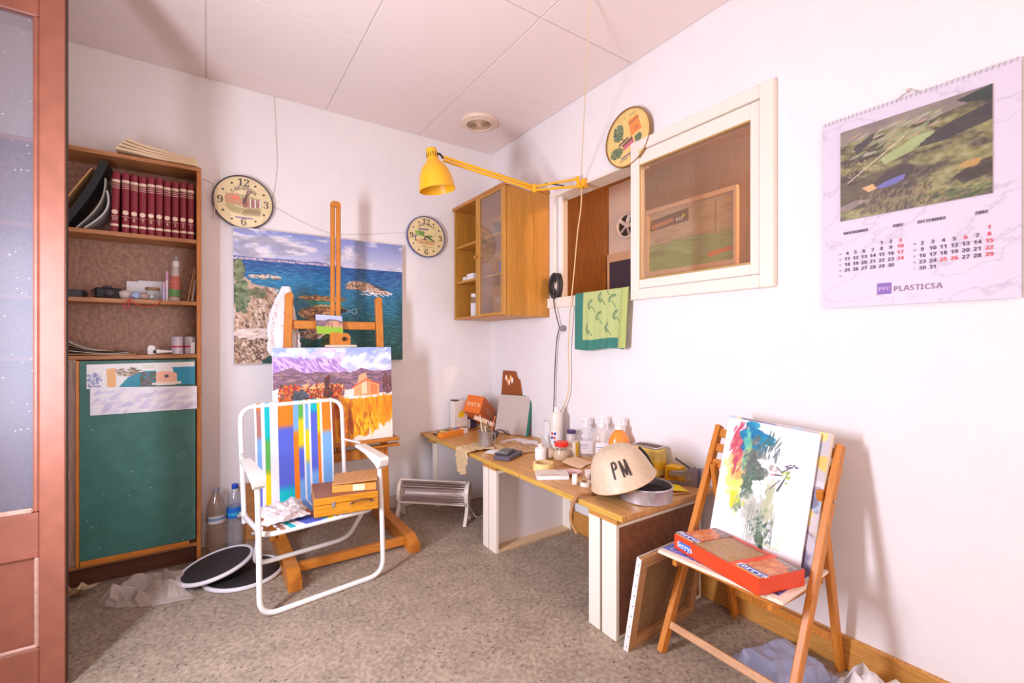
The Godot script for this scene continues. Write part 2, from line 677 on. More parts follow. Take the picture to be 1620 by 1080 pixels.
func window_unit(called: String, a: Vector3, b: Vector3, bays: int) -> void:
	var root := struct_node(called)
	var along := Vector3(b.x - a.x, 0, b.z - a.z)
	var n := along.normalized()
	var h := b.y - a.y
	var st := mb()
	var up := Vector3.UP * h
	for k in bays + 1:
		var p := a + along * (float(k) / bays)
		bar(st, p, p + up, 0.05, 0.05, n)
	bar(st, a + Vector3.UP * 0.02, a + along + Vector3.UP * 0.02, 0.04, 0.05, Vector3.UP)
	bar(st, a + up - Vector3.UP * 0.02, a + along + up - Vector3.UP * 0.02, 0.04, 0.05, Vector3.UP)
	obj("window_frame", st, M.white, root)
	for k in bays:
		var p := a + along * ((k + 0.5) / bays) + up * 0.5
		st = mb()
		box(st, p, Vector3(along.length() / bays - 0.05, h - 0.08, 0.004), Basis(n, Vector3.UP, n.cross(Vector3.UP)), 0.0)
		obj("window_pane", st, M.glass, root)

func door() -> void:
	# half-glazed, brick-pink painted door leaf, seen at the edge of the picture
	var d := struct_node("door_1")
	var z := 1.0
	var xe := -2.263
	var xl := -2.74
	var st := mb()
	span(st, Vector3(xe - 0.062, 0.012, z - 0.036), Vector3(xe, 2.34, z), 0.003)
	obj("stile", st, M.door_paint, d)
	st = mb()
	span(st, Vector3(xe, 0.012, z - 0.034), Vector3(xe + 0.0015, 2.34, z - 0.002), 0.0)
	obj("shaded_bare_edge", st, mat(c8(84, 52, 30), 0.6, 0.0, M.gv, 2.0), d)  # bare wood edge, its shadow painted in as dark brown
	st = mb()
	span(st, Vector3(xl, 0.012, z - 0.036), Vector3(xl + 0.09, 2.34, z), 0.003)
	obj("stile", st, M.door_paint, d)
	st = mb()
	span(st, Vector3(xl + 0.09, 0.452, z - 0.035), Vector3(xe - 0.062, 0.598, z - 0.001), 0.003)
	obj("rail", st, M.door_paint, d)
	st = mb()
	span(st, Vector3(xl + 0.09, 0.012, z - 0.035), Vector3(xe - 0.062, 0.16, z - 0.001), 0.003)
	obj("rail", st, M.door_paint, d)
	st = mb()
	span(st, Vector3(xl + 0.09, 2.2, z - 0.035), Vector3(xe - 0.062, 2.34, z - 0.001), 0.003)
	obj("rail", st, M.door_paint, d)
	st = mb()
	span(st, Vector3(xl + 0.09, 0.16, z - 0.028), Vector3(xe - 0.062, 0.452, z - 0.014), 0.0)
	obj("panel", st, M.door_paint, d)
	# mouldings round the panel and the glass, rubbed pale where the paint has worn
	var worn := mat(c8(222, 176, 158), 0.45, 0.0, M.soft_tex, 5.0)
	st = mb()
	bar(st, Vector3(xe - 0.068, 0.16, z - 0.006), Vector3(xe - 0.068, 0.452, z - 0.006), 0.012, 0.012, Vector3.RIGHT, 0.004)
	bar(st, Vector3(xl + 0.09, 0.166, z - 0.006), Vector3(xe - 0.062, 0.166, z - 0.006), 0.012, 0.012, Vector3.UP, 0.004)
	obj("panel_moulding", st, worn, d)
	st = mb()
	bar(st, Vector3(xe - 0.069, 0.6, z - 0.006), Vector3(xe - 0.069, 2.2, z - 0.006), 0.014, 0.014, Vector3.RIGHT, 0.004)
	obj("glazing_bead", st, M.door_paint, d)
	st = mb()
	bar(st, Vector3(xl + 0.09, 0.606, z - 0.005), Vector3(xe - 0.076, 0.606, z - 0.005), 0.016, 0.014, Vector3.UP, 0.004)
	obj("glazing_bead", st, worn, d)
	st = mb()
	span(st, Vector3(xl + 0.09, 0.6, z - 0.02), Vector3(xe - 0.066, 2.2, z - 0.016), 0.0)
	var dusty := StandardMaterial3D.new()
	var im := Image.create(256, 512, false, Image.FORMAT_RGBA8)
	im.fill(Color(0.66, 0.67, 0.74, 0.24))
	for i in 130:
		var x := rng.randi() % 256
		var y := rng.randi() % 512
		for e in [[0, 0], [1, 0], [0, 1]]:
			if rng.randf() < 0.6: im.set_pixel(mini(255, x + e[0]), mini(511, y + e[1]), Color(0.95, 0.94, 0.94, 0.95))
	dusty.albedo_texture = ImageTexture.create_from_image(im)
	dusty.transparency = BaseMaterial3D.TRANSPARENCY_ALPHA
	dusty.roughness = 0.35
	dusty.uv1_triplanar = true
	dusty.uv1_scale = Vector3(2.4, 1.2, 1)
	var g := obj("glass_pane", st, dusty, d)
	g.set_meta("label", "dusty glass speckled with white paint")

func hatch() -> void:
	# cream casing and glazed sash on the long wall, opening to the next room
	var w := struct_node("window_3")
	var a := 1.44
	var b := 2.165
	var y0 := 1.366
	var y1 := 2.188
	var st := mb()
	var c := 0.055
	span(st, Vector3(-0.03, y0, a), Vector3(0.02, y1, a + c), 0.004)
	span(st, Vector3(-0.03, y0, b - c), Vector3(0.02, y1, b), 0.004)
	span(st, Vector3(-0.03, y0, a + c), Vector3(0.02, y0 + c, b - c), 0.004)
	span(st, Vector3(-0.03, y1 - c, a + c), Vector3(0.02, y1, b - c), 0.004)
	obj("casing", st, M.cream, w)
	st = mb()
	var g0 := 1.49
	var g1 := 2.067
	var h0 := 1.47
	var h1 := 2.062
	span(st, Vector3(-0.018, y0 + c + 0.003, a + 0.02), Vector3(0.016, y1 - c - 0.003, g0), 0.003)
	span(st, Vector3(-0.018, y0 + c + 0.003, g1), Vector3(0.016, y1 - c - 0.003, b - c - 0.003), 0.003)
	span(st, Vector3(-0.018, y0 + c + 0.003, g0), Vector3(0.016, h0, g1), 0.003)
	span(st, Vector3(-0.018, h1, g0), Vector3(0.016, y1 - c - 0.003, g1), 0.003)
	obj("sash_frame", st, M.cream, w)
	st = mb()
	for e in [[g0 + 0.003, h0, g0 + 0.003, h1], [g0, h0 + 0.003, g1, h0 + 0.003], [g0, h1 - 0.003, g1, h1 - 0.003]]:
		bar(st, Vector3(-0.016, e[1], e[0]), Vector3(-0.016, e[3], e[2]), 0.007, 0.007, Vector3.RIGHT, 0.0)
	obj("glazing_bead", st, mat(c8(196, 160, 96), 0.4, 0.3), w)
	st = mb()
	span(st, Vector3(-0.004, h0, g0), Vector3(0.0, h1, g1), 0.0)
	obj("glass_pane", st, glassy(c8(150, 120, 96), 0.3, 0.04), w)
	# sill, lintel edge and the white upright track of the open side
	var t := struct_node("trim_1")
	st = mb()
	span(st, Vector3(-0.022, 1.366, 0.73), Vector3(0.12, 1.43, 1.44), 0.003)
	obj("sill", st, M.cream, t)
	st = mb()
	span(st, Vector3(-0.006, 2.088, 0.74), Vector3(0.12, 2.104, 1.44), 0.002)
	obj("lintel", st, M.cream, t)
	st = mb()
	span(st, Vector3(0.03, 1.43, 0.78), Vector3(0.05, 2.088, 0.815), 0.002)
	obj("track", st, M.white, t)
	# the little room behind: brown boarded side, pale far wall, brown boarding behind the glass
	st = mb()
	span(st, Vector3(0.12, 0.9, 0.54), Vector3(0.62, 2.5, 0.66), 0.0)
	struct("wall_hatch_side", st, mat(c8(168, 108, 44), 0.5, 0.0, M.gv, 1.2))
	st = mb()
	span(st, Vector3(0.62, 0.9, 0.54), Vector3(0.72, 2.5, 1.0), 0.0)
	struct("wall_hatch_back", st, mat(c8(232, 206, 184), 0.6))
	st = mb()
	span(st, Vector3(0.62, 0.9, 1.0), Vector3(0.72, 2.5, 3.0), 0.0)
	struct("wall_hatch_far", st, mat(c8(178, 140, 112), 0.6, 0.0, M.gv, 1.2))
	st = mb()
	span(st, Vector3(0.12, 2.3, 0.54), Vector3(0.72, 2.42, 3.0), 0.0)
	struct("ceiling_hatch", st, mat(c8(190, 136, 72), 0.6))
	st = mb()
	span(st, Vector3(0.12, 0.9, 0.54), Vector3(0.72, 1.0, 3.0), 0.0)
	struct("floor_hatch", st, M.brown)
	st = mb()
	span(st, Vector3(0.12, 0.9, 2.9), Vector3(0.72, 2.5, 3.0), 0.0)
	struct("wall_hatch_end", st, M.brown)

func scribble(im: Image, x0: float, y0: float, x1: float, y1: float, sz: float, c: Color) -> void:
	# a run of small printed marks
	var n := int((x1 - x0) / (sz * 0.75))
	for i in n:
		if rng.randf() < 0.14: continue
		var x := x0 + (x1 - x0) * (i + 0.5) / n
		var y := y0 + (y1 - y0) * (i + 0.5) / n
		var h := sz * rng.randf_range(0.35, 0.5)
		line(im, x, y - h, x, y + h, 1.0, c, 0.8)
		if rng.randf() < 0.7: line(im, x, y - h, x + sz * 0.4, y - h * rng.randf_range(-1, 1), 0.9, c, 0.8)
		if rng.randf() < 0.6: line(im, x + sz * 0.4, y - h, x + sz * 0.4, y + h, 0.9, c, 0.8)

func sea_picture() -> Image:
	var w := 640
	var h := 512
	var im := blank(w, h, c8(150, 165, 215))
	var n := noise(0.008, 4, 5)
	var n2 := noise(0.03, 4, 6)
	for y in h:
		for x in w:
			var u := float(x) / w
			var v := float(y) / h
			var c: Color
			if v < 0.232:
				c = c8(132, 146, 205).lerp(c8(205, 205, 228), v / 0.232)
				var cl := n.get_noise_2d(x * 0.9, y * 2.6) + 0.25 - u * 0.55
				if cl > 0.0: c = c.lerp(c8(226, 222, 230), clampf(cl * 3.0, 0, 0.95))
				var dk := n.get_noise_2d(x * 0.9 + 40.0, y * 2.6 - 14.0) + 0.16 - u * 0.6
				if dk > 0.0: c = c.lerp(c8(150, 148, 168), clampf(dk * 2.2, 0, 0.7))
			else:
				var k := (v - 0.232) / 0.768
				c = c8(22, 82, 152).lerp(c8(16, 118, 168), clampf(k * 3.0, 0, 1)).lerp(c8(14, 98, 106), clampf(k * 1.7 - 0.25, 0, 1)).lerp(c8(20, 78, 74), clampf(k * 1.8 - 0.9, 0, 1))
				c = c.lerp(c8(24, 150, 188), 0.5 * exp(-pow((u - 0.25) / 0.25, 2.0) - pow((v - 0.36) / 0.07, 2.0)))
				var wv := n2.get_noise_2d(x * 0.8, y * 4.0)
				c = c.lightened(clampf(wv * 0.3, 0, 0.3)).darkened(clampf(-wv * 0.35, 0, 0.3))
			im.set_pixel(x, y, c)
	# far shore and town
	poly(im, [[0, 0.205], [0.1, 0.212], [0.2, 0.208], [0.3, 0.205], [0.38, 0.214], [0.44, 0.203], [0.52, 0.214], [0.6, 0.222], [0.6, 0.234], [0, 0.234]], c8(112, 116, 168), 1.0, 2.0)
	for i in 260:
		var u := rng.randf() * rng.randf_range(0.5, 0.68)
		blot(im, u * w, (0.226 + rng.randf_range(-0.008, 0.004)) * h, rng.randf_range(1, 3.4), rng.randf_range(1, 2.6), 0, [c8(236, 214, 214), c8(214, 178, 186), c8(180, 152, 176), c8(246, 236, 232)][i % 4], 0.85)
	brush(im, 1500, 9, 2.0, 0.05, 0.0, 0.08, Rect2(0, 0.25, 1, 0.75))
	# white crests to the right
	for i in 130: blot(im, rng.randf_range(0.66, 1.0) * w, rng.randf_range(0.3, 0.9) * h, rng.randf_range(4, 14), 0.9, -0.25 + rng.randf_range(-0.2, 0.2), c8(112, 176, 190), 0.45)
	var rock := [c8(216, 190, 166), c8(180, 144, 116), c8(140, 104, 84), c8(232, 214, 200), c8(198, 160, 128), c8(112, 84, 72)]
	var warm := [c8(196, 134, 82), c8(160, 98, 62), c8(216, 168, 120), c8(112, 74, 58), c8(92, 84, 48)]
	# islet
	poly(im, [[0.62, 0.37], [0.67, 0.335], [0.74, 0.34], [0.79, 0.36], [0.83, 0.385], [0.93, 0.425], [0.88, 0.445], [0.78, 0.43], [0.7, 0.41], [0.62, 0.41]], c8(150, 116, 96), 1.0, 5.0)
	dabs(im, 170, 7, 3, rock, Rect2(0.63, 0.345, 0.16, 0.06), 0.2, 0.5)
	dabs(im, 80, 6, 2.5, rock, Rect2(0.76, 0.39, 0.12, 0.045), 0.3, 0.4)
	dabs(im, 60, 9, 1.6, [c8(244, 244, 248)], Rect2(0.7, 0.4, 0.22, 0.05), 0.25, 0.3)
	poly(im, [[0.78, 0.35], [0.84, 0.37], [0.9, 0.41], [0.84, 0.4]], c8(52, 58, 78), 0.8, 4.0)
	# rocks off the point
	dabs(im, 70, 8, 3, rock + [c8(244, 244, 244)], Rect2(0.08, 0.335, 0.16, 0.03), 0.0, 0.3)
	# rock pools at the centre
	poly(im, [[0.36, 0.5], [0.48, 0.475], [0.6, 0.49], [0.6, 0.56], [0.42, 0.56]], c8(40, 138, 120), 0.85, 5.0)
	dabs(im, 200, 9, 3.4, warm, Rect2(0.36, 0.475, 0.24, 0.035), 0.1, 0.3)
	dabs(im, 150, 9, 4, warm, Rect2(0.44, 0.545, 0.16, 0.045), 0.35, 0.3)
	dabs(im, 260, 10, 5, warm, Rect2(0.36, 0.57, 0.17, 0.1), 0.2, 0.4)
	dabs(im, 150, 9, 4, rock, Rect2(0.35, 0.74, 0.14, 0.07), -0.2, 0.4)
	dabs(im, 120, 9, 5, [c8(58, 74, 40), c8(84, 84, 48), c8(40, 58, 44)], Rect2(0.48, 0.78, 0.1, 0.12), 0.0, 0.8)
	# the cliff
	poly(im, [[0, 0.34], [0.06, 0.36], [0.1, 0.41], [0.2, 0.43], [0.25, 0.5], [0.22, 0.56], [0.28, 0.66], [0.3, 0.76], [0.3, 0.86], [0.2, 0.92], [0.12, 1.0], [0, 1.0]], c8(196, 164, 142), 1.0, 9.0)
	for i in 650:
		var v := rng.randf_range(0.44, 0.99)
		var u := rng.randf() * (0.27 if v < 0.9 else 0.14)
		blot(im, u * w, v * h, rng.randf_range(4, 13), rng.randf_range(2.5, 6), 1.1 + rng.randf_range(-0.5, 0.5), rock[rng.randi() % rock.size()], 0.9)
	for i in 170:
		var v := rng.randf_range(0.7, 0.98)
		var u := rng.randf() * 0.28
		var dk := c8(88, 62, 54)
		line(im, u, v, u + rng.randf_range(-0.03, 0.03), v + rng.randf_range(0.005, 0.04), 1.1, dk, 0.8)
	dabs(im, 110, 14, 4, [c8(240, 226, 216), c8(222, 198, 188)], Rect2(0.02, 0.74, 0.2, 0.07), -0.1, 0.2)
	dabs(im, 130, 11, 9, [c8(92, 102, 72), c8(116, 128, 90), c8(66, 82, 58), c8(142, 150, 112)], Rect2(0, 0.25, 0.045, 0.12), 0, 1.5)
	dabs(im, 150, 11, 9, [c8(92, 112, 78), c8(116, 134, 96), c8(60, 86, 62), c8(142, 150, 112)], Rect2(0, 0.4, 0.07, 0.2), 0, 1.5)
	dabs(im, 60, 9, 6, [c8(86, 96, 70), c8(120, 120, 86)], Rect2(0.08, 0.44, 0.08, 0.06), 0, 1.5)
	brush(im, 2500, 5, 2.2, 0.04, 0.2, 0.8)
	return im

func mountain_picture() -> Image:
	var w := 520
	var h := 430
	var im := blank(w, h, c8(172, 190, 240))
	var n := noise(0.012, 4, 15)
	for y in h:
		for x in w:
			var c := c8(158, 182, 244).lerp(c8(222, 218, 246), float(y) / (h * 0.35))
			var k := n.get_noise_2d(x * 0.8, y * 1.3) + 0.12
			im.set_pixel(x, y, c.lerp(c8(250, 246, 250), clampf(k * 3.0, 0, 0.95)))
	dabs(im, 40, 22, 6, [c8(222, 196, 236), c8(240, 222, 240)], Rect2(0.2, 0.0, 0.35, 0.12), -0.4, 0.3, 0.7)
	brush(im, 500, 16, 6, 0.03, -0.3, 0.6, Rect2(0, 0, 1, 0.3))
	poly(im, [[0, 0.09], [0.1, 0.085], [0.18, 0.11], [0.21, 0.09], [0.25, 0.12], [0.28, 0.15], [0.31, 0.115], [0.38, 0.1], [0.43, 0.12], [0.46, 0.16], [0.48, 0.12], [0.52, 0.14], [0.54, 0.2], [0.6, 0.24], [0.6, 0.32], [0, 0.32]], c8(190, 152, 214), 1.0, 3.0)
	dabs(im, 190, 20, 5, [c8(172, 132, 204), c8(214, 184, 228), c8(150, 116, 186), c8(232, 206, 236)], Rect2(0.01, 0.12, 0.52, 0.14), 0.9, 0.5, 0.8)
	poly(im, [[0, 0.25], [0.14, 0.2], [0.24, 0.26], [0.4, 0.25], [0.55, 0.28], [0.64, 0.27], [0.72, 0.22], [0.8, 0.25], [0.9, 0.26], [1, 0.25], [1, 0.5], [0, 0.5]], c8(138, 102, 128), 1.0, 5.0)
	dabs(im, 320, 18, 4, [c8(124, 94, 122), c8(158, 120, 138), c8(104, 80, 100), c8(176, 138, 142), c8(118, 92, 96)], Rect2(0, 0.26, 1, 0.16), 0.15, 0.3)
	poly(im, [[0, 0.42], [0.05, 0.4], [0.05, 0.52], [0, 0.58]], c8(246, 234, 236))
	# autumn trees
	dabs(im, 700, 9, 5, [c8(224, 84, 30), c8(196, 48, 34), c8(240, 140, 56), c8(118, 70, 40), c8(86, 72, 66), c8(244, 184, 120), c8(160, 44, 40), c8(214, 116, 36)], Rect2(0.05, 0.38, 0.5, 0.22), 1.2, 0.6)
	dabs(im, 26, 11, 4, [c8(246, 204, 152), c8(244, 176, 110)], Rect2(0.2, 0.37, 0.2, 0.08), -0.6, 0.6)
	dabs(im, 420, 5, 3, [c8(206, 74, 30), c8(186, 48, 34), c8(230, 128, 50), c8(110, 66, 40), c8(82, 68, 62), c8(150, 48, 40)], Rect2(0.04, 0.42, 0.54, 0.18), 1.0, 1.0)
	dabs(im, 60, 6, 13, [c8(82, 52, 50), c8(62, 46, 54), c8(104, 44, 40)], Rect2(0.4, 0.32, 0.06, 0.24), 0.0, 0.3)
	dabs(im, 50, 14, 7, [c8(88, 92, 112), c8(70, 76, 84)], Rect2(0.16, 0.44, 0.1, 0.1), 0.8, 0.4)
	dabs(im, 260, 14, 3, [c8(126, 36, 34), c8(168, 52, 36), c8(96, 48, 34)], Rect2(0.02, 0.55, 0.62, 0.07), 0.0, 0.2)
	# house
	poly(im, [[0.64, 0.42], [0.76, 0.33], [0.88, 0.4], [0.88, 0.52], [0.64, 0.52]], c8(242, 168, 112), 1.0, 2.0)
	poly(im, [[0.7, 0.3], [0.76, 0.27], [0.77, 0.34], [0.68, 0.4]], c8(240, 176, 128))
	poly(im, [[0.72, 0.39], [0.77, 0.37], [0.77, 0.5], [0.72, 0.5]], c8(252, 214, 170))
	poly(im, [[0.8, 0.38], [0.86, 0.42], [0.86, 0.51], [0.8, 0.51]], c8(226, 132, 78))
	line(im, 0.63, 0.43, 0.76, 0.345, 2.4, c8(214, 56, 44))
	line(im, 0.76, 0.345, 0.9, 0.41, 2.4, c8(214, 56, 44))
	line(im, 0.775, 0.35, 0.775, 0.51, 2.0, c8(214, 70, 48))
	poly(im, [[0.57, 0.45], [0.65, 0.44], [0.65, 0.51], [0.57, 0.52]], c8(250, 226, 214))
	dabs(im, 60, 14, 4, [c8(122, 74, 66), c8(98, 62, 70)], Rect2(0.92, 0.3, 0.08, 0.2), 1.4, 0.3)
	# the bare ground of the canvas, then the field dripping down
	poly(im, [[0, 0.62], [1, 0.54], [1, 1], [0, 1]], c8(248, 236, 222))
	poly(im, [[0, 0.6], [1, 0.53], [1, 0.72], [0.95, 0.76], [0.92, 0.88], [0.88, 0.82], [0.83, 0.9], [0.78, 0.85], [0.76, 0.96], [0.68, 0.94], [0.6, 1], [0, 0.97]], c8(240, 160, 16), 1.0, 7.0)
	dabs(im, 300, 6, 32, [c8(240, 160, 16), c8(232, 140, 12), c8(244, 176, 30), c8(222, 116, 16), c8(242, 168, 24)], Rect2(0.5, 0.57, 0.5, 0.2), 0.0, 0.12, 0.55)
	dabs(im, 120, 5, 18, [c8(248, 200, 40), c8(244, 180, 20), c8(200, 110, 20)], Rect2(0.66, 0.72, 0.2, 0.2), 0.0, 0.2, 0.8)
	dabs(im, 160, 9, 30, [c8(186, 84, 20), c8(160, 66, 24), c8(206, 104, 24)], Rect2(0, 0.6, 0.64, 0.36), 0.0, 0.15, 0.6)
	return im

func palette_picture() -> Image:
	var w := 360
	var h := 460
	var im := blank(w, h, c8(246, 242, 244))
	var d := func(cx: float, cy: float, sx: float, sy: float, cnt: int, lx: float, ly: float, cols: Array, ang: float, a: float) -> void:
		for i in cnt: blot(im, (cx + rng.randfn() * sx * 1.15) * w, (cy + rng.randfn() * sy * 1.1) * h, lx * rng.randf_range(0.7, 1.6), ly * rng.randf_range(0.7, 1.6), ang + rng.randf_range(-0.4, 0.4), cols[rng.randi() % cols.size()], a)
	d.call(0.22, 0.5, 0.05, 0.06, 60, 16, 12, [c8(246, 222, 96), c8(250, 236, 140)], 0.0, 0.6)
	d.call(0.22, 0.33, 0.05, 0.06, 60, 13, 16, [c8(244, 186, 120), c8(240, 152, 92), c8(248, 206, 150)], 0.0, 0.6)
	d.call(0.17, 0.2, 0.035, 0.06, 60, 5, 18, [c8(196, 72, 96), c8(214, 108, 116), c8(176, 60, 90)], 0.2, 0.75)
	d.call(0.33, 0.15, 0.05, 0.045, 70, 18, 11, [c8(24, 122, 168), c8(16, 142, 180), c8(30, 104, 150)], 0.2, 0.85)
	d.call(0.45, 0.13, 0.04, 0.02, 20, 18, 8, [c8(24, 122, 168), c8(16, 142, 180)], 0.1, 0.85)
	d.call(0.28, 0.22, 0.02, 0.07, 30, 6, 18, [c8(116, 196, 170), c8(84, 176, 160)], 0.0, 0.7)
	d.call(0.33, 0.34, 0.02, 0.06, 30, 8, 16, [c8(150, 190, 120), c8(196, 206, 120)], 0.0, 0.5)
	d.call(0.4, 0.37, 0.045, 0.08, 110, 10, 14, [c8(110, 118, 112), c8(132, 138, 128), c8(92, 104, 98)], 0.4, 0.65)
	d.call(0.4, 0.53, 0.05, 0.07, 120, 6, 10, [c8(84, 112, 92), c8(110, 134, 110), c8(70, 96, 80)], 0.5, 0.65)
	d.call(0.55, 0.19, 0.045, 0.05, 24, 3, 18, [c8(64, 96, 100), c8(84, 110, 104)], 0.25, 0.7)
	d.call(0.47, 0.66, 0.06, 0.07, 120, 13, 12, [c8(190, 194, 180), c8(168, 176, 158), c8(208, 210, 200)], 0.0, 0.5)
	d.call(0.6, 0.6, 0.02, 0.08, 50, 6, 18, [c8(176, 184, 140), c8(196, 198, 166)], 0.15, 0.5)
	d.call(0.5, 0.3, 0.03, 0.03, 16, 8, 6, [c8(248, 246, 244)], 0.3, 0.9)
	d.call(0.5, 0.5, 0.035, 0.035, 24, 10, 9, [c8(248, 246, 244)], 0.3, 0.9)
	d.call(0.27, 0.66, 0.03, 0.04, 34, 5, 9, [c8(122, 146, 116), c8(196, 208, 70), c8(150, 170, 120)], 0.0, 0.7)
	d.call(0.2, 0.66, 0.008, 0.025, 18, 6, 9, [c8(214, 220, 60)], 0.0, 0.8)
	d.call(0.55, 0.8, 0.05, 0.05, 90, 4, 8, [c8(110, 134, 116), c8(144, 162, 140), c8(70, 96, 84), c8(196, 204, 196)], 0.6, 0.7)
	d.call(0.57, 0.88, 0.02, 0.02, 24, 6, 9, [c8(84, 110, 80), c8(64, 92, 70)], 0.4, 0.8)
	for e in [[0.58, 0.48, 0.68, 0.4], [0.66, 0.48, 0.76, 0.32], [0.6, 0.36, 0.7, 0.36], [0.68, 0.33, 0.8, 0.27], [0.62, 0.3, 0.7, 0.34]]:
		for i in 3: line(im, e[0] + rng.randf() * 0.015, e[1] + rng.randf() * 0.015, e[2], e[3], 1.7, [c8(92, 98, 104), c8(112, 128, 92), c8(84, 76, 110)][i], 0.8)
	d.call(0.75, 0.33, 0.02, 0.03, 12, 3, 8, [c8(186, 206, 84), c8(150, 176, 90)], 0.6, 0.8)
	d.call(0.78, 0.28, 0.025, 0.015, 10, 6, 3, [c8(96, 84, 124)], -0.4, 0.8)
	d.call(0.6, 0.34, 0.02, 0.01, 6, 7, 3, [c8(226, 150, 150)], 0.1, 0.7)
	for i in 24:
		var x := rng.randf_range(0.4, 0.68)
		line(im, x, rng.randf_range(0.6, 0.8), x + rng.randf_range(-0.03, 0.03), rng.randf_range(0.82, 0.93), 1.1, c8(130, 150, 130), 0.5)
	line(im, 0.6, 0.9, 0.78, 0.9, 1.6, c8(186, 206, 130), 0.7)
	line(im, 0.72, 0.92, 0.8, 0.78, 1.2, c8(214, 222, 170), 0.7)
	return im

func valley_picture() -> Image:
	var w := 400
	var h := 336
	var im := blank(w, h, c8(112, 108, 84))
	var n := noise(0.008, 4, 25)
	var n2 := noise(0.035, 3, 26)
	for y in h:
		for x in w:
			var k := n.get_noise_2d(x * 0.7 + y * 0.4, y * 1.6 - x * 0.25)
			var f := n2.get_noise_2d(x * 1.0, y * 1.4)
			var c := c8(112, 106, 78).lerp(c8(150, 146, 100), clampf(k * 2.0 + 0.4, 0, 1)).lerp(c8(84, 76, 74), clampf(-k * 2.0, 0, 0.8))
			im.set_pixel(x, y, c.lightened(clampf(f * 0.22, 0, 0.18)).darkened(clampf(-f * 0.22, 0, 0.18)))
	poly(im, [[0, 0], [1, 0], [1, 0.08], [0.6, 0.16], [0.3, 0.12], [0, 0.16]], c8(146, 132, 132), 0.8, 6.0)
	dabs(im, 90, 20, 4, [c8(160, 164, 128), c8(186, 158, 130), c8(140, 150, 112), c8(176, 170, 150)], Rect2(0.1, 0.08, 0.6, 0.25), -0.3, 0.2, 0.8)
	poly(im, [[0.5, 0.4], [0.78, 0.23], [1, 0.16], [1, 0.32], [0.7, 0.4]], c8(72, 68, 72), 0.9, 6.0)
	poly(im, [[0.1, 0.22], [0.28, 0.1], [0.24, 0.2], [0.14, 0.3]], c8(80, 78, 80), 0.9, 5.0)
	poly(im, [[0.8, 0.05], [1, 0], [1, 0.14], [0.86, 0.1]], c8(58, 68, 66), 0.9, 5.0)
	poly(im, [[0.3, 0.42], [0.55, 0.28], [0.68, 0.28], [0.52, 0.42], [0.34, 0.48]], c8(168, 182, 130), 0.85, 6.0)
	for i in 5: line(im, 0.02 + i * 0.09, 0.62 - i * 0.075, 0.11 + i * 0.09, 0.545 - i * 0.075, 2.0, c8(214, 198, 170), 0.8)
	for i in 60: blot(im, (0.05 + rng.randf() * 0.3) * w, (0.6 - rng.randf() * 0.22) * h, 3, 2, 0, c8(206, 180, 150), 0.7)
	poly(im, [[0, 0.6], [0.3, 0.55], [0.5, 0.5], [0.5, 0.7], [0.2, 0.9], [0, 0.9]], c8(92, 80, 74), 0.7, 8.0)
	poly(im, [[0.25, 0.66], [0.34, 0.57], [0.46, 0.53], [0.54, 0.56], [0.53, 0.64], [0.44, 0.7], [0.3, 0.72]], c8(84, 74, 72), 1.0, 5.0)
	poly(im, [[0.28, 0.7], [0.36, 0.66], [0.48, 0.63], [0.47, 0.68], [0.4, 0.72], [0.3, 0.73]], c8(116, 116, 176), 1.0, 4.0)
	poly(im, [[0.17, 0.68], [0.25, 0.66], [0.28, 0.72], [0.22, 0.74]], c8(214, 172, 124), 1.0, 4.0)
	dabs(im, 300, 4, 9, [c8(120, 104, 84), c8(146, 124, 100), c8(88, 76, 66)], Rect2(0.15, 0.76, 0.5, 0.22), 0.3, 0.5, 0.6)
	poly(im, [[0.78, 0.78], [0.9, 0.68], [1, 0.66], [1, 0.8], [0.84, 0.86]], c8(70, 62, 60), 0.8, 6.0)
	dabs(im, 14, 14, 4, [c8(190, 150, 90)], Rect2(0.82, 0.66, 0.1, 0.05), -0.4, 0.2, 0.8)
	dabs(im, 60, 16, 3, [c8(96, 112, 72), c8(150, 130, 86), c8(70, 88, 66)], Rect2(0.6, 0.86, 0.4, 0.12), -0.3, 0.2, 0.8)
	poly(im, [[0, 0.84], [0.12, 0.8], [0.24, 0.82], [0.06, 0.9], [0, 0.9]], c8(196, 176, 176), 0.45, 5.0)
	return im

func postcard_picture() -> Image:
	var im := blank(110, 70, c8(190, 200, 236))
	poly(im, [[0, 0.3], [0.3, 0.3], [0.5, 0.2], [0.8, 0.22], [1, 0.3], [1, 0.65], [0, 0.65]], c8(122, 106, 122), 1.0, 3.0)
	poly(im, [[0.3, 0.6], [0.55, 0.3], [0.8, 0.28], [1, 0.45], [1, 0.65]], c8(214, 160, 130), 1.0, 3.0)
	dabs(im, 60, 5, 2, [c8(84, 76, 84), c8(196, 150, 120), c8(140, 112, 110)], Rect2(0, 0.32, 1, 0.3), 0.4, 0.5)
	poly(im, [[0, 0.62], [1, 0.62], [1, 1], [0, 1]], c8(150, 192, 60))
	return im

func marble_sheet() -> Image:
	var n := noise(0.006, 5, 33)
	var im := blank(300, 400, c8(232, 224, 238))
	for y in 400:
		for x in 300:
			var k := absf(n.get_noise_2d(x * 1.0 + y * 0.5, y * 1.6))
			var c := c8(216, 206, 222)
			if k < 0.012: c = c8(198, 186, 206)
			elif k < 0.05: c = c8(208, 198, 214)
			im.set_pixel(x, y, c)
	return im

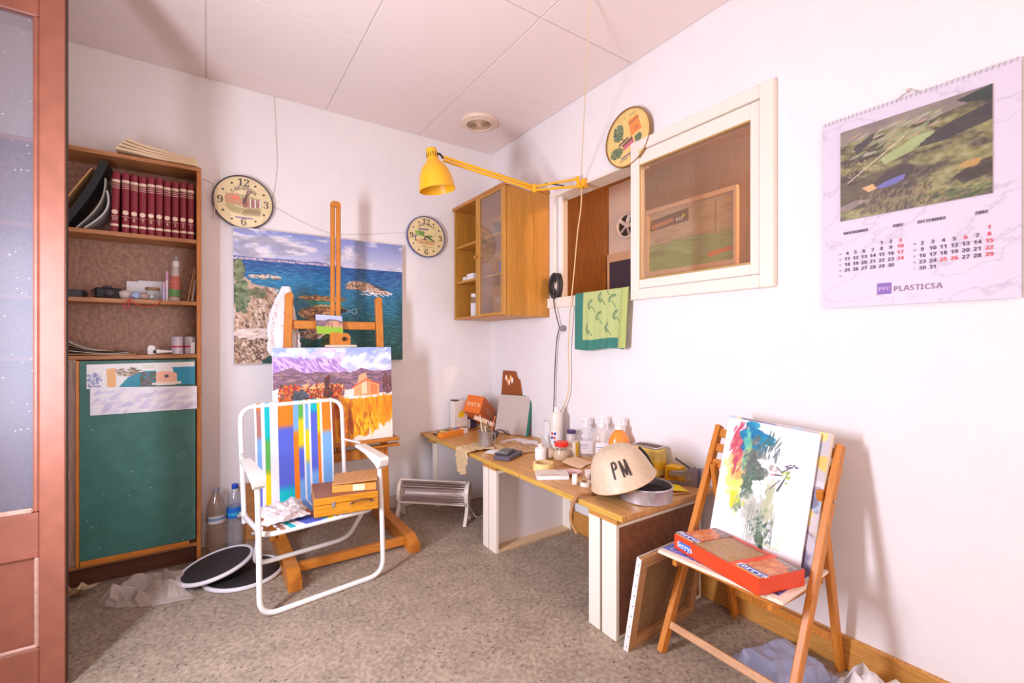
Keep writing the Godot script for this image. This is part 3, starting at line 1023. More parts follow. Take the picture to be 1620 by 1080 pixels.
func deck_fabric() -> Image:
	# printed stripes of the beach chair, left to right, changing colour along their length
	var W := c8(240, 238, 242)
	var or_ := c8(244, 130, 22)
	var bl := c8(88, 104, 214)
	var tq := c8(0, 190, 196)
	var sk := c8(120, 176, 236)
	var gr := c8(92, 178, 84)
	var ye := c8(250, 208, 10)
	var bands := [
		[0.0, W, W, W, W], [0.02, or_, c8(176, 120, 110), sk, bl], [0.075, W, W, W, W], [0.12, tq, tq, gr, ye], [0.18, W, W, W, W],
		[0.285, or_, bl, bl, tq], [0.48, sk, sk, or_, or_], [0.545, gr, ye, bl, sk], [0.61, W, W, W, W], [0.635, or_, sk, ye, sk],
		[0.68, W, W, W, W], [0.71, tq, bl, bl, sk], [0.795, ye, ye, or_, or_], [0.835, W, W, W, W], [0.86, or_, or_, sk, sk], [0.98, W, W, W, W], [1.01]]
	var im := blank(256, 512, W)
	var stops := [0.0, 0.28, 0.55, 0.9]
	for x in 256:
		var u := x / 256.0
		var b := 0
		while u >= bands[b + 1][0]: b += 1
		var row: Array = bands[b]
		var shift: float = 0.12 * sin(b * 2.3)
		for y in 512:
			var v := fposmod(y / 512.0 * 1.75 + shift, 2.0)
			if v > 1.0: v = 2.0 - v
			var k := 0
			while k < 2 and v > stops[k + 1]: k += 1
			var t := clampf((v - stops[k]) / (stops[k + 1] - stops[k]), 0, 1)
			im.set_pixel(x, y, Color(row[k + 1]).lerp(row[k + 2], smoothstep(0.35, 0.65, t)))
	return im

func clock_picture(kind: int) -> Image:
	var n := 300
	var base: Color = [c8(236, 214, 160), c8(242, 218, 158), c8(238, 204, 110)][kind]
	var im := blank(n, n, base)
	dabs(im, 200, 16, 12, [base.lightened(0.15), base.darkened(0.08), base.lightened(0.06)], Rect2(0, 0, 1, 1), 0, 2.0, 0.25)
	if kind < 2:
		for i in 12:
			if i % 3 == 0: continue
			var a := TAU * i / 12.0
			blot(im, n * (0.5 + 0.4 * sin(a)), n * (0.5 - 0.4 * cos(a)), 7, 7, 0, c8(44, 32, 34))
	if kind == 0:
		poly(im, [[0.2, 0.36], [0.2, 0.62], [0.3, 0.72], [0.5, 0.76], [0.8, 0.74], [0.8, 0.4], [0.5, 0.35]], c8(176, 164, 104), 0.9, 3.0)
		poly(im, [[0.18, 0.42], [0.26, 0.36], [0.4, 0.34], [0.47, 0.5], [0.5, 0.56], [0.2, 0.54]], c8(206, 142, 104), 1.0, 3.0)
		poly(im, [[0.3, 0.42], [0.42, 0.41], [0.42, 0.46], [0.3, 0.46]], c8(238, 104, 44))
		poly(im, [[0.48, 0.42], [0.56, 0.4], [0.57, 0.58], [0.5, 0.6]], c8(146, 66, 66), 1.0, 2.0)
		for i in 8: poly(im, [[0.58 + i * 0.028, 0.42], [0.595 + i * 0.028, 0.41], [0.6 + i * 0.028, 0.58], [0.58 + i * 0.028, 0.58]], [c8(176, 70, 90), c8(236, 224, 226), c8(120, 56, 80)][i % 3])
		poly(im, [[0.48, 0.62], [0.78, 0.62], [0.78, 0.73], [0.46, 0.72]], c8(150, 124, 82), 0.8, 3.0)
		line(im, 0.34, 0.58, 0.55, 0.62, 2, c8(236, 226, 180))
		line(im, 0.5, 0.64, 0.42, 0.74, 2, c8(232, 222, 170))
		poly(im, [[0.36, 0.79], [0.66, 0.79], [0.66, 0.82], [0.36, 0.82]], c8(108, 92, 168), 0.85, 3.0)
	elif kind == 1:
		poly(im, [[0.2, 0.36], [0.42, 0.36], [0.44, 0.5], [0.22, 0.48]], c8(148, 190, 92), 1.0, 4.0)
		poly(im, [[0.28, 0.36], [0.46, 0.38], [0.44, 0.48], [0.3, 0.46]], c8(96, 146, 46), 1.0, 4.0)
		poly(im, [[0.52, 0.44], [0.68, 0.44], [0.66, 0.64], [0.56, 0.64]], c8(172, 204, 116), 0.9, 5.0)
		poly(im, [[0.16, 0.58], [0.74, 0.6], [0.7, 0.7], [0.3, 0.7]], c8(216, 168, 104), 0.9, 5.0)
		poly(im, [[0.3, 0.3], [0.56, 0.29], [0.56, 0.33], [0.3, 0.34]], c8(98, 82, 122), 0.9, 3.0)
		for e in [[0.2, 0.48, 0.22, 0.62], [0.18, 0.52, 0.25, 0.5]]: line(im, e[0], e[1], e[2], e[3], 4, c8(72, 82, 124))
		for e in [[0.36, 0.54, 0.38, 0.66], [0.52, 0.58, 0.52, 0.68]]: line(im, e[0], e[1], e[2], e[3], 2, c8(130, 112, 60))
		for i in 12: blot(im, n * rng.randf_range(0.4, 0.58), n * rng.randf_range(0.5, 0.58), 6, 4, 0, c8(70, 74, 30))
		scribble(im, 0.34, 0.75, 0.66, 0.76, 0.03, c8(130, 96, 60))
		scribble(im, 0.42, 0.81, 0.58, 0.815, 0.03, c8(120, 86, 54))
	else:
		dabs(im, 160, 9, 7, [c8(84, 108, 66), c8(122, 140, 84), c8(60, 84, 54)], Rect2(0.18, 0.22, 0.2, 0.26), 0, 1.5)
		dabs(im, 120, 9, 7, [c8(92, 112, 62), c8(128, 146, 84), c8(62, 88, 48)], Rect2(0.12, 0.62, 0.24, 0.16), 0, 1.5)
		dabs(im, 60, 8, 6, [c8(92, 112, 62), c8(70, 92, 50)], Rect2(0.68, 0.5, 0.12, 0.14), 0, 1.5)
		line(im, 0.36, 0.46, 0.44, 0.54, 3, c8(96, 78, 40))
		poly(im, [[0.52, 0.2], [0.72, 0.15], [0.82, 0.44], [0.58, 0.5]], c8(238, 138, 30), 1.0, 2.0)
		line(im, 0.53, 0.26, 0.74, 0.2, 3, c8(96, 52, 30))
		blot(im, 0.7 * n, 0.38 * n, 12, 12, 0, c8(214, 100, 32))
		poly(im, [[0.28, 0.56], [0.5, 0.48], [0.52, 0.52], [0.3, 0.6]], c8(110, 76, 58))
		poly(im, [[0.36, 0.6], [0.6, 0.5], [0.62, 0.56], [0.4, 0.64]], c8(112, 60, 50))
		poly(im, [[0.4, 0.63], [0.63, 0.56], [0.64, 0.63], [0.4, 0.7]], c8(206, 92, 112))
		poly(im, [[0.4, 0.7], [0.64, 0.63], [0.64, 0.69], [0.41, 0.76]], c8(240, 196, 120))
		poly(im, [[0.34, 0.82], [0.68, 0.75], [0.7, 0.78], [0.36, 0.85]], c8(122, 84, 130), 0.9, 2.0)
		scribble(im, 0.3, 0.88, 0.72, 0.82, 0.04, c8(120, 86, 54))
		scribble(im, 0.4, 0.13, 0.66, 0.1, 0.05, c8(120, 76, 40))
	return im

func easel_photo() -> Image:
	# a printed snapshot: white studio, easel leg and a sea piece
	var im := blank(300, 92, c8(240, 240, 240))
	dabs(im, 60, 9, 4, [c8(112, 120, 176), c8(150, 160, 200), c8(226, 226, 234)], Rect2(0.0, 0.4, 0.12, 0.6), 1.2, 0.6, 0.7)
	poly(im, [[0.17, 0.2], [0.25, 0.18], [0.25, 1], [0.18, 1]], c8(240, 182, 112))
	dabs(im, 50, 9, 4, [c8(150, 126, 104), c8(196, 180, 160), c8(120, 110, 84)], Rect2(0.26, 0.2, 0.2, 0.3), 0.4, 0.5)
	poly(im, [[0.28, 1], [0.36, 0.6], [0.5, 0.35], [0.62, 0.35], [0.62, 1]], c8(40, 146, 172), 1.0, 4.0)
	dabs(im, 70, 8, 5, [c8(104, 104, 92), c8(84, 96, 70), c8(120, 106, 126)], Rect2(0.48, 0.4, 0.13, 0.6), 0.6, 0.6)
	poly(im, [[0.78, 0.22], [1, 0.22], [1, 1], [0.82, 1]], c8(16, 146, 178), 1.0, 2.0)
	poly(im, [[0.62, 0.45], [0.66, 0.38], [0.78, 0.42], [0.82, 0.5], [0.82, 0.86], [0.62, 0.86]], c8(246, 190, 160))
	blot(im, 0.72 * 300, 0.6 * 92, 7, 7, 0, c8(70, 64, 82))
	poly(im, [[0.58, 0.88], [0.86, 0.86], [0.86, 0.97], [0.58, 0.97]], c8(250, 226, 212))
	poly(im, [[0.5, 0.08], [0.6, 0.08], [0.6, 0.24], [0.5, 0.24]], c8(222, 226, 206))
	return im

func cloud_photo() -> Image:
	var im := blank(300, 80, c8(240, 238, 246))
	dabs(im, 70, 22, 8, [c8(214, 206, 236), c8(228, 222, 242), c8(248, 246, 248), c8(200, 196, 228)], Rect2(0.02, 0.1, 0.95, 0.8), -0.3, 0.5, 0.6)
	return im

func towel_picture() -> Image:
	var im := blank(220, 200, c8(184, 196, 126))
	for i in 5000: blot(im, rng.randf() * 220, rng.randf() * 200, 1.2, 1.2, 0, c8(184, 196, 126).lightened(rng.randf() * 0.15), 0.5)
	var g := c8(74, 112, 84)
	for e in [[0.36, 0.3, 0.3], [0.55, 0.2, 0.0], [0.75, 0.26, 0.9], [0.32, 0.66, -0.2], [0.52, 0.5, 0.7], [0.7, 0.68, 0.2], [0.62, 0.06, 1.0], [0.84, 0.5, 0.3]]:
		var c := Vector2(e[0] * 220.0, e[1] * 200.0)
		var a0: float = e[2]
		for k in 16:
			var t := a0 + PI * 0.6 + k * 0.16
			blot(im, c.x + cos(t) * 17.0, c.y + sin(t) * 15.0, 3.4, 1.4, t, g, 0.8)
			if k % 2 == 0: blot(im, c.x + cos(t) * 11.0, c.y + sin(t) * 10.0, 3.0, 1.2, t + 1.2, g, 0.7)
		line(im, e[0] - 0.02, e[1] + 0.02, e[0] + 0.05, e[1] + 0.12, 1.2, g, 0.8)
	poly(im, [[0, 0], [0.17, 0], [0.17, 1], [0, 1]], c8(62, 126, 112))
	poly(im, [[0, 0.84], [1, 0.84], [1, 1], [0, 1]], c8(62, 126, 112))
	return im

func bookcase() -> void:
	var b := thing("bookcase", "tall orange-brown wooden bookcase with three open shelves against the back wall", "bookcase", Vector3(-2.3, 0, 0.1))
	var P := Vector3(-2.3, 0, 0.1)
	var side := mat(c8(222, 136, 58), 0.45, 0.0, M.gv, 1.8)
	var edge := mat(c8(216, 150, 96), 0.5, 0.0, M.gu, 1.8)
	var ply := mat(c8(190, 148, 126), 0.6, 0.0, swirl(), 1.6)
	var st: SurfaceTool
	for x in [-1.907, -2.69]:
		st = mb()
		span(st, Vector3(x - 0.01, 0.0, 0.004) - P, Vector3(x + 0.01, 2.035, 0.2) - P)
		obj("side_panel", st, side, b)
	st = mb()
	span(st, Vector3(-2.68, 2.035, 0.004) - P, Vector3(-1.897, 2.055, 0.202) - P)
	obj("top_panel", st, edge, b)
	st = mb()
	span(st, Vector3(-2.68, 0.12, 0.004) - P, Vector3(-1.917, 2.035, 0.012) - P, 0.0)
	obj("back_panel", st, ply, b)
	for y in [1.678, 1.357, 1.084]:
		st = mb()
		span(st, Vector3(-2.68, y - 0.02, 0.012) - P, Vector3(-1.917, y, 0.198) - P)
		obj("shelf", st, edge, b)
	st = mb()
	span(st, Vector3(-2.68, 0.09, 0.012) - P, Vector3(-1.917, 0.11, 0.198) - P)
	obj("shelf", st, edge, b)
	st = mb()
	span(st, Vector3(-2.68, 0.0, 0.15) - P, Vector3(-1.917, 0.09, 0.168) - P)
	obj("plinth", st, M.dark_brown, b)
	st = mb()
	span(st, Vector3(-2.43, 0.11, 0.17) - P, Vector3(-2.374, 1.064, 0.196) - P)
	obj("divider", st, mat(c8(214, 176, 160), 0.5, 0.0, M.gv, 1.8), b)
	# green board standing before the lower shelf
	var g := thing("drawing_board", "dark green framed board standing in front of the lower bookcase", "board", Vector3(-2.14, 0.11, 0.215))
	P = Vector3(-2.14, 0.11, 0.215)
	var im := blank(256, 512, c8(62, 118, 110))
	dabs(im, 500, 26, 16, [c8(58, 112, 106), c8(72, 128, 120), c8(64, 120, 110), c8(58, 110, 98)], Rect2(0, 0, 1, 1), 0.0, 2.0, 0.35)
	for i in 34: blot(im, rng.randf() * 256, rng.randf_range(0.25, 1) * 512, rng.randf_range(0.7, 2.2), rng.randf_range(0.6, 1.4), rng.randf() * 3, c8(204, 214, 206), 0.85)
	st = mb()
	box(st, Vector3(0, 0.487, 0), Vector3(0.44, 0.926, 0.014))
	var pan := obj("panel", st, M.charcoal, g)
	st = mb()
	quad_uv(st, Vector3(-0.219, 0.025, 0.0074), Vector3(0.219, 0.025, 0.0074), Vector3(0.219, 0.949, 0.0074), Vector3(-0.219, 0.949, 0.0074), Vector3.BACK)
	obj("painted_face", st, picture(im, 0.5), pan)
	st = mb()
	box(st, Vector3(-0.2265, 0.475, 0), Vector3(0.013, 0.95, 0.02))
	obj("frame_strip", st, M.beech, g)
	st = mb()
	box(st, Vector3(-0.012, 0.012, 0.004), Vector3(0.41, 0.024, 0.024))
	obj("frame_strip", st, M.beech_u, g)
	# two prints fixed to the board
	st = mb()
	var z := 0.226
	sheet(st, 12, 4, func(u: float, v: float) -> Vector3: return Vector3(lerpf(-2.335, -1.925, u), lerpf(0.93, 1.043, v) + 0.004 * u, z + 0.002 * sin(u * 7.0)), 0.0008)
	tag(obj("photo_print", st, picture(easel_photo(), 0.35)), "printed snapshot of an easel and sea picture on the green board", "print")
	st = mb()
	sheet(st, 12, 4, func(u: float, v: float) -> Vector3: return Vector3(lerpf(-2.322, -1.915, u), lerpf(0.806 + 0.0 * u, 0.937 - 0.016 * u, v), z + 0.003 + 0.002 * sin(u * 5.0)), 0.0008)
	tag(obj("photo_print", st, picture(cloud_photo(), 0.35)), "pale lavender cloud study sheet below the easel snapshot", "print")

func swirl() -> ImageTexture:
	# rotary-cut plywood figure
	var im := Image.create(256, 256, false, Image.FORMAT_RGB8)
	var n := noise(0.008, 3, 51)
	var f := noise(0.1, 3, 52)
	for y in 256:
		for x in 256:
			var k := sin((n.get_noise_2d(x * 1.3, y * 0.6) * 26.0)) * 0.5 + 0.5
			var v := 0.84 + 0.08 * k + 0.12 * f.get_noise_2d(x, y)
			im.set_pixel(x, y, Color(v, v * 0.97, v * 0.95))
	return ImageTexture.create_from_image(im)

func red_books() -> void:
	var cover := mat(c8(142, 34, 52), 0.42, 0.0, mottle(0.08, 0.12, 61), 4.0)
	var gilt := mat(c8(238, 214, 190), 0.35, 0.2)
	var pages := mat(c8(232, 220, 200), 0.8)
	var first: Node3D = null
	for i in 10:
		var h := 0.29 + 0.003 * sin(i * 1.7)
		var w := 0.0292
		var t := thing("encyclopedia_volume", "", "book", Vector3.ZERO, 0.0, "row of red gilt-banded volumes on the upper shelf")
		# lies local: spine towards +z, base at y = 0
		var st := mb()
		var prof := []
		for k in 9:
			var a := PI * k / 8.0
			prof.append(Vector2(cos(a) * w * 0.5, 0.008 * sin(a)))
		prof.append(Vector2(-w * 0.5, -0.145))
		prof.append(Vector2(-w * 0.5 + 0.003, -0.145))
		prof.append(Vector2(-w * 0.5 + 0.003, -0.003))
		prof.append(Vector2(w * 0.5 - 0.003, -0.003))
		prof.append(Vector2(w * 0.5 - 0.003, -0.145))
		prof.append(Vector2(w * 0.5, -0.145))
		# extrude upwards: polygon in (x, z)
		prism(st, prof, h, Transform3D(Basis(Vector3.RIGHT, Vector3.BACK, Vector3.DOWN), Vector3(0, h / 2, 0)))
		obj("cover", st, cover, t)
		st = mb()
		box(st, Vector3(0, h / 2, -0.073), Vector3(w - 0.007, h - 0.008, 0.138), Basis.IDENTITY, 0.0)
		obj("page_block", st, pages, t)
		for e in [[0.86, 0.011], [0.12, 0.011], [0.83, 0.002], [0.8, 0.002], [0.77, 0.002], [0.74, 0.002], [0.27, 0.0015]]:
			st = mb()
			var ring := []
			for k in 9:
				var a := PI * k / 8.0
				ring.append(Vector2(cos(a) * (w * 0.5 + 0.0003), 0.0083 * sin(a)))
			for k in range(8, -1, -1): ring.append(Vector2(cos(PI * k / 8.0) * (w * 0.5 - 0.001), 0.007 * sin(PI * k / 8.0)))
			prism(st, ring, e[1], Transform3D(Basis(Vector3.RIGHT, Vector3.BACK, Vector3.DOWN), Vector3(0, h * e[0], 0)))
			obj("gilt_band", st, gilt, t)
		st = mb()
		lathe(st, [Vector2(0.0, 0.0006), Vector2(0.0115, 0.0004), Vector2(0.0115, 0.0)], 14, Transform3D(Basis(Vector3.RIGHT, Vector3.BACK, Vector3.DOWN), Vector3(0, h * 0.335, 0.0082)))
		obj("gilt_disc", st, gilt, t)
		letters("volume_number", str(10 - i), 0.02, gilt, Transform3D(Basis.IDENTITY, Vector3(0, h * 0.225, 0.0086)), t, "Droid Serif")
		var x := -2.238 + 0.0325 * i + (0.004 if i > 0 else -0.006)
		t.position = Vector3(x, 1.679, 0.172)
		if i == 0:
			t.rotation.z = -0.03
			t.position.y = 1.6795
		t.set_meta("label", ["leftmost red volume, tilted away from the row beside the black folder", "second red volume from the black folder", "third red volume from the black folder", "fourth red volume from the black folder", "fifth red volume from the black folder", "sixth red volume from the black folder", "seventh red volume from the black folder", "third red volume from the bookcase side", "red volume next to the last by the bookcase side", "last red volume, touching the bookcase side"][i])
		if first == null: first = t

func shelf_things() -> void:
	var st: SurfaceTool
	# leaning folders on the upper shelf
	var lean := func(called: String, label: String, m: Material, x0: float, x1: float, h: float, bow: float, thick: float, z0: float, z1: float) -> void:
		var s := mb()
		sheet(s, 8, 14, func(u: float, v: float) -> Vector3:
			var x := lerpf(x0, x1, v) + bow * sin(v * PI)
			return Vector3(x, 1.679 + thick * 0.6 + h * v, lerpf(z0, z1, u)), thick)
		tag(obj(called, s, m), label, "folder" if called.contains("folder") else "papers")
	lean.call("brown_folder", "tan card folder leaning behind the black folder on the upper shelf", mat(c8(206, 160, 104), 0.7), -2.475, -2.325, 0.29, -0.005, 0.006, 0.03, 0.17)
	lean.call("black_folder", "thick black ring folder leaning against the red volumes", mat(c8(30, 31, 36), 0.5), -2.422, -2.278, 0.315, 0.012, 0.03, 0.03, 0.18)
	lean.call("magazine", "grey magazine bending under the black folder", mat(c8(168, 164, 156), 0.6), -2.378, -2.276, 0.25, 0.03, 0.006, 0.04, 0.175)
	lean.call("magazine", "pale curved magazine closest to the red volumes", mat(c8(196, 196, 198), 0.5), -2.35, -2.27, 0.19, 0.036, 0.007, 0.04, 0.18)
	# yellowed papers on top
	var old := mat(c8(238, 212, 176), 0.85)
	for i in 4:
		st = mb()
		var k := float(i)
		var lift := 0.007 + 0.0132 * i
		sheet(st, 14, 6, func(u: float, v: float) -> Vector3:
			var x := lerpf(-2.235 + 0.012 * k, -1.91 - 0.004 * k, u)
			var y := 2.056 + lift + 0.034 * pow(1.0 - u, 2.0) * (0.4 + k * 0.2) + 0.0015 * sin(u * 9.0 + k)
			return Vector3(x, y, lerpf(0.03 + 0.006 * k, 0.205 - 0.01 * k, v) + 0.03 * (1.0 - u) * 0.3), 0.0115)
		tag(obj("paper_stack", st, old), ["lowest yellowed paper bundle lying on top of the bookcase", "second yellowed paper bundle on top of the bookcase", "third curling paper bundle on top of the bookcase", "uppermost curling yellowed paper bundle on the bookcase"][i], "papers", "old papers on the bookcase")
	# middle shelf, left to right
	var y := 1.358
	var t := thing("tray", "flat dark tray at the door end of the middle shelf", "tray", Vector3(-2.395, y, 0.13))
	st = mb()
	box(st, Vector3(0, 0.004, 0), Vector3(0.08, 0.008, 0.1))
	obj("base", st, M.charcoal, t)
	for e in [[0.0, 0.048, 0.08, 0.004], [0.0, -0.048, 0.08, 0.004], [0.038, 0, 0.004, 0.1], [-0.038, 0, 0.004, 0.1]]:
		st = mb()
		box(st, Vector3(e[0], 0.02, e[1]), Vector3(e[2], 0.03, e[3]))
		obj("side", st, M.charcoal, t)
	t = thing("film_camera", "small black film camera on the middle shelf", "camera", Vector3(-2.27, y, 0.135), 0.25)
	st = mb()
	box(st, Vector3(0, 0.026, 0), Vector3(0.1, 0.052, 0.034), Basis.IDENTITY, 0.006)
	obj("body", st, M.black, t)
	st = mb()
	box(st, Vector3(-0.005, 0.057, 0), Vector3(0.034, 0.014, 0.026), Basis.IDENTITY, 0.004)
	obj("viewfinder", st, M.charcoal, t)
	st = mb()
	lathe(st, [Vector2(0, 0.026), Vector2(0.012, 0.026), Vector2(0.014, 0.02), Vector2(0.018, 0.018), Vector2(0.018, 0.0)], 16, Transform3D(Basis(Vector3.RIGHT, Vector3.BACK, Vector3.DOWN), Vector3(0.0, 0.026, 0.017)))
	obj("lens", st, M.charcoal, t)
	st = mb()
	tube(st, curve([Vector3(-0.05, 0.045, 0), Vector3(-0.062, 0.03, 0.03), Vector3(-0.045, 0.006, 0.05), Vector3(-0.01, 0.004, 0.045)]), 0.003, 6)
	obj("strap", st, M.black, t)
	for i in 2:
		st = mb()
		var k := i
		sheet(st, 3, 3, func(u: float, v: float) -> Vector3: return Vector3(lerpf(-2.212 + 0.045 * k, -2.065 + 0.0 * k, u), y + 0.001 + 0.1 * v + 0.008 * k * v, 0.075 - 0.03 * v - 0.012 * k), 0.001)
		tag(obj("white_card", st, M.paper), ["wide blank white card propped at the back of the middle shelf", "slightly taller white card behind the wide card"][i], "card")
	t = thing("glass_jar", "small clear jar of odds and ends on the middle shelf", "jar", Vector3(-2.102, y, 0.13))
	st = mb()
	lathe(st, [Vector2(0, 0), Vector2(0.026, 0.0), Vector2(0.028, 0.004), Vector2(0.028, 0.055), Vector2(0.025, 0.06), Vector2(0.0235, 0.06), Vector2(0.026, 0.054), Vector2(0.026, 0.005), Vector2(0, 0.004)], 20)
	obj("glass", st, M.glass, t)
	st = mb()
	for i in 22:
		var a := rng.randf() * TAU
		var r := rng.randf() * 0.018
		var o := Vector3(r * cos(a), 0.009 + rng.randf() * 0.03, r * sin(a))
		box(st, o, Vector3(0.012, 0.004, 0.006), Basis.from_euler(Vector3(rng.randf() * 3, rng.randf() * 3, 0)), 0.0)
	var fill := obj("odds_and_ends", st, M.dull_steel, t)
	fill.set_meta("kind", "stuff")
	st = mb()
	lathe(st, [Vector2(0, 0.066), Vector2(0.028, 0.066), Vector2(0.03, 0.062), Vector2(0.03, 0.052), Vector2(0.0285, 0.052)], 20)
	obj("rim_band", st, mat(c8(142, 110, 76), 0.5), t)
	# lumps of putty and a blue-white rag
	for e in [[-2.207, 0.02, c8(216, 196, 186), "crumpled pale cloth ball beside the camera", 0.022], [-2.165, 0.018, c8(170, 190, 224), "crumpled light blue cloth ball on the middle shelf", 0.02], [-2.137, 0.018, c8(186, 160, 154), "crumpled pinkish cloth ball beside the small jar", 0.019]]:
		st = mb()
		var nn := noise(18.0, 3, int(e[0] * -1000.0))
		var rad: float = e[4]
		sheet(st, 14, 8, func(u: float, v: float) -> Vector3:
			var a := u * TAU
			var p := PI * (v - 0.5)
			var d := Vector3(cos(a) * cos(p), sin(p), sin(a) * cos(p))
			return d * rad * (1.0 + 0.45 * nn.get_noise_3d(d.x * 1.2, d.y * 1.2, d.z * 1.2)), 0.0)
		var o := obj("cloth_ball", st, mat(e[2], 0.9))
		o.position = Vector3(e[0], y + rad * 1.0, 0.145)
		tag(o, e[3], "cloth")
	# pens and the spray bottle
	for e in [[-2.056, 0.14, c8(196, 186, 214), 0.1, "short lavender marker standing beside the spray bottle", 0.006], [-2.043, 0.15, c8(236, 222, 232), 0.155, "tall pale pen standing beside the spray bottle", 0.0055]]:
		t = thing("marker_pen", e[4], "pen", Vector3(e[0], y, 0.13))
		st = mb()
		lathe(st, [Vector2(0, 0), Vector2(e[5], 0), Vector2(e[5], e[3] * 0.7), Vector2(0, e[3] * 0.7)], 10)
		obj("barrel", st, mat(e[2], 0.4), t)
		st = mb()
		lathe(st, [Vector2(e[5] + 0.0008, e[3] * 0.7), Vector2(e[5] + 0.0008, e[3] * 0.97), Vector2(0.003, e[3]), Vector2(0, e[3])], 10)
		obj("cap", st, mat(c8(214, 160, 190), 0.4), t)
	t = thing("spray_bottle", "slim spray bottle with white collar and red and green label", "bottle", Vector3(-2.012, y, 0.13))
	t.rotation.z = -0.03
	st = mb()
	lathe(st, [Vector2(0, 0), Vector2(0.022, 0), Vector2(0.024, 0.004), Vector2(0.023, 0.1), Vector2(0.016, 0.165), Vector2(0.013, 0.178), Vector2(0, 0.178)], 20)
	obj("body", st, mat(c8(214, 196, 186), 0.3), t)
	st = mb()
	lathe(st, [Vector2(0.0246, 0.02), Vector2(0.0238, 0.09), Vector2(0.0205, 0.13)], 20)
	obj("label_wrap", st, mat(c8(206, 110, 96), 0.5), t)
	st = mb()
	lathe(st, [Vector2(0.0252, 0.024), Vector2(0.0248, 0.062)], 20)
	obj("label_band", st, mat(c8(104, 156, 92), 0.5), t)
	st = mb()
	lathe(st, [Vector2(0.014, 0.178), Vector2(0.0165, 0.18), Vector2(0.0155, 0.208), Vector2(0.011, 0.212), Vector2(0, 0.212)], 20)
	obj("collar", st, M.white, t)
	st = mb()
	lathe(st, [Vector2(0.0105, 0.212), Vector2(0.0105, 0.234), Vector2(0.006, 0.241), Vector2(0, 0.241)], 16)
	obj("cap", st, mat(c8(160, 156, 160), 0.4), t)
	# thin wooden stretcher strips leaning in the corner
	var lx := [[-1.955, -1.928, 0.185, c8(214, 172, 120), "pale wooden strip leaning in the bookcase corner"], [-1.94, -1.925, 0.165, c8(190, 140, 92), "darker wooden strip leaning beside the pale one"], [-1.935, -1.922, 0.12, c8(206, 190, 196), "greyish wooden strip leaning lowest in the corner"]]
	for i in 3:
		var e: Array = lx[i]
		st = mb()
		bar(st, Vector3(e[0], y + 0.002, 0.13 + 0.015 * i), Vector3(e[1], y + e[2], 0.1 + 0.012 * i), 0.006, 0.006, Vector3.BACK)
		tag(obj("wood_strip", st, mat(e[3], 0.6)), e[4], "strip")
	st = mb()
	tube(st, curve([Vector3(-2.18, y + 0.004, 0.17), Vector3(-2.185, y - 0.005, 0.205), Vector3(-2.19, y - 0.05, 0.208), Vector3(-2.205, y - 0.03, 0.207), Vector3(-2.185, y - 0.012, 0.207), Vector3(-2.15, y - 0.03, 0.206), Vector3(-2.11, y - 0.036, 0.206), Vector3(-2.08, y - 0.028, 0.206), Vector3(-2.065, y - 0.006, 0.205), Vector3(-2.06, y + 0.004, 0.17)]), 0.0022, 6)
	tag(obj("cord", st, mat(c8(206, 52, 58), 0.5)), "thin red cord drooping over the middle shelf edge", "cord")
	# lowest shelf
	y = 1.085
	for i in 5:
		st = mb()
		var k := float(i)
		var col: Color = [c8(214, 178, 130), c8(196, 186, 176), c8(92, 80, 72), c8(176, 146, 104), c8(206, 198, 196)][i]
		sheet(st, 16, 4, func(u: float, v: float) -> Vector3:
			var x := lerpf(-2.46, -2.16 - 0.03 * k, u)
			return Vector3(x, y + 0.004 + 0.005 * k + (0.02 * k) * pow(clampf(1.0 - u * 1.3, 0, 1), 1.6) + 0.002 * sin(u * 6.0 + k), lerpf(0.03, 0.185 - 0.01 * k, v)), 0.003)
		tag(obj("loose_paper", st, mat(col, 0.8)), ["tan paper at the bottom of the curled heap on the lowest shelf", "greyish paper second in the curled heap", "dark paper in the middle of the curled heap", "brown paper near the top of the curled heap", "pale paper on top of the curled heap on the lowest shelf"][i], "paper")
	st = mb()
	prism(st, [Vector2(-0.015, 0), Vector2(0.015, 0), Vector2(0.015, 0.036), Vector2(0.008, 0.045), Vector2(-0.008, 0.045), Vector2(-0.015, 0.036)], 0.012, Transform3D(Basis.IDENTITY, Vector3(-2.105, y, 0.14)))
	tag(obj("white_tag", st, M.white), "small upright white plastic tag on the lowest shelf", "tag")
	t = thing("paint_tube", "squashed white paint tube lying beside the white tag", "tube", Vector3(-2.05, y, 0.15), 0.1)
	st = mb()
	sheet(st, 12, 6, func(u: float, v: float) -> Vector3:
		var a := v * TAU
		var r := 0.013 * sqrt(clampf(1.0 - u * 0.75, 0, 1))
		return Vector3(lerpf(-0.035, 0.03, u), 0.0135 + cos(a) * r * (1.0 - 0.3 * u), sin(a) * (0.012 + 0.006 * u)), 0.0)
	obj("body", st, M.white, t)
	st = mb()
	lathe(st, [Vector2(0.007, 0), Vector2(0.007, 0.012), Vector2(0.005, 0.014), Vector2(0, 0.014)], 10, Transform3D(Basis(Vector3.UP, Vector3.LEFT, Vector3.BACK), Vector3(-0.034, 0.0135, 0)))
	obj("cap", st, M.charcoal, t)
	for i in 2:
		t = thing("paint_can", ["white can with red stripe, nearer the paint tube", "white can with red stripe, nearer the bookcase side"][i], "can", Vector3(-2.0 + 0.056 * i, y, 0.13), 0.0, "white cans on the lowest shelf")
		st = mb()
		lathe(st, [Vector2(0, 0), Vector2(0.026, 0), Vector2(0.0265, 0.003), Vector2(0.026, 0.006), Vector2(0.026, 0.083), Vector2(0.0265, 0.086), Vector2(0.025, 0.09), Vector2(0.0245, 0.086), Vector2(0, 0.085)], 24)
		obj("body", st, mat(c8(216, 210, 222), 0.35, 0.1), t)
		st = mb()
		lathe(st, [Vector2(0.0264, 0.034), Vector2(0.0264, 0.043)], 24)
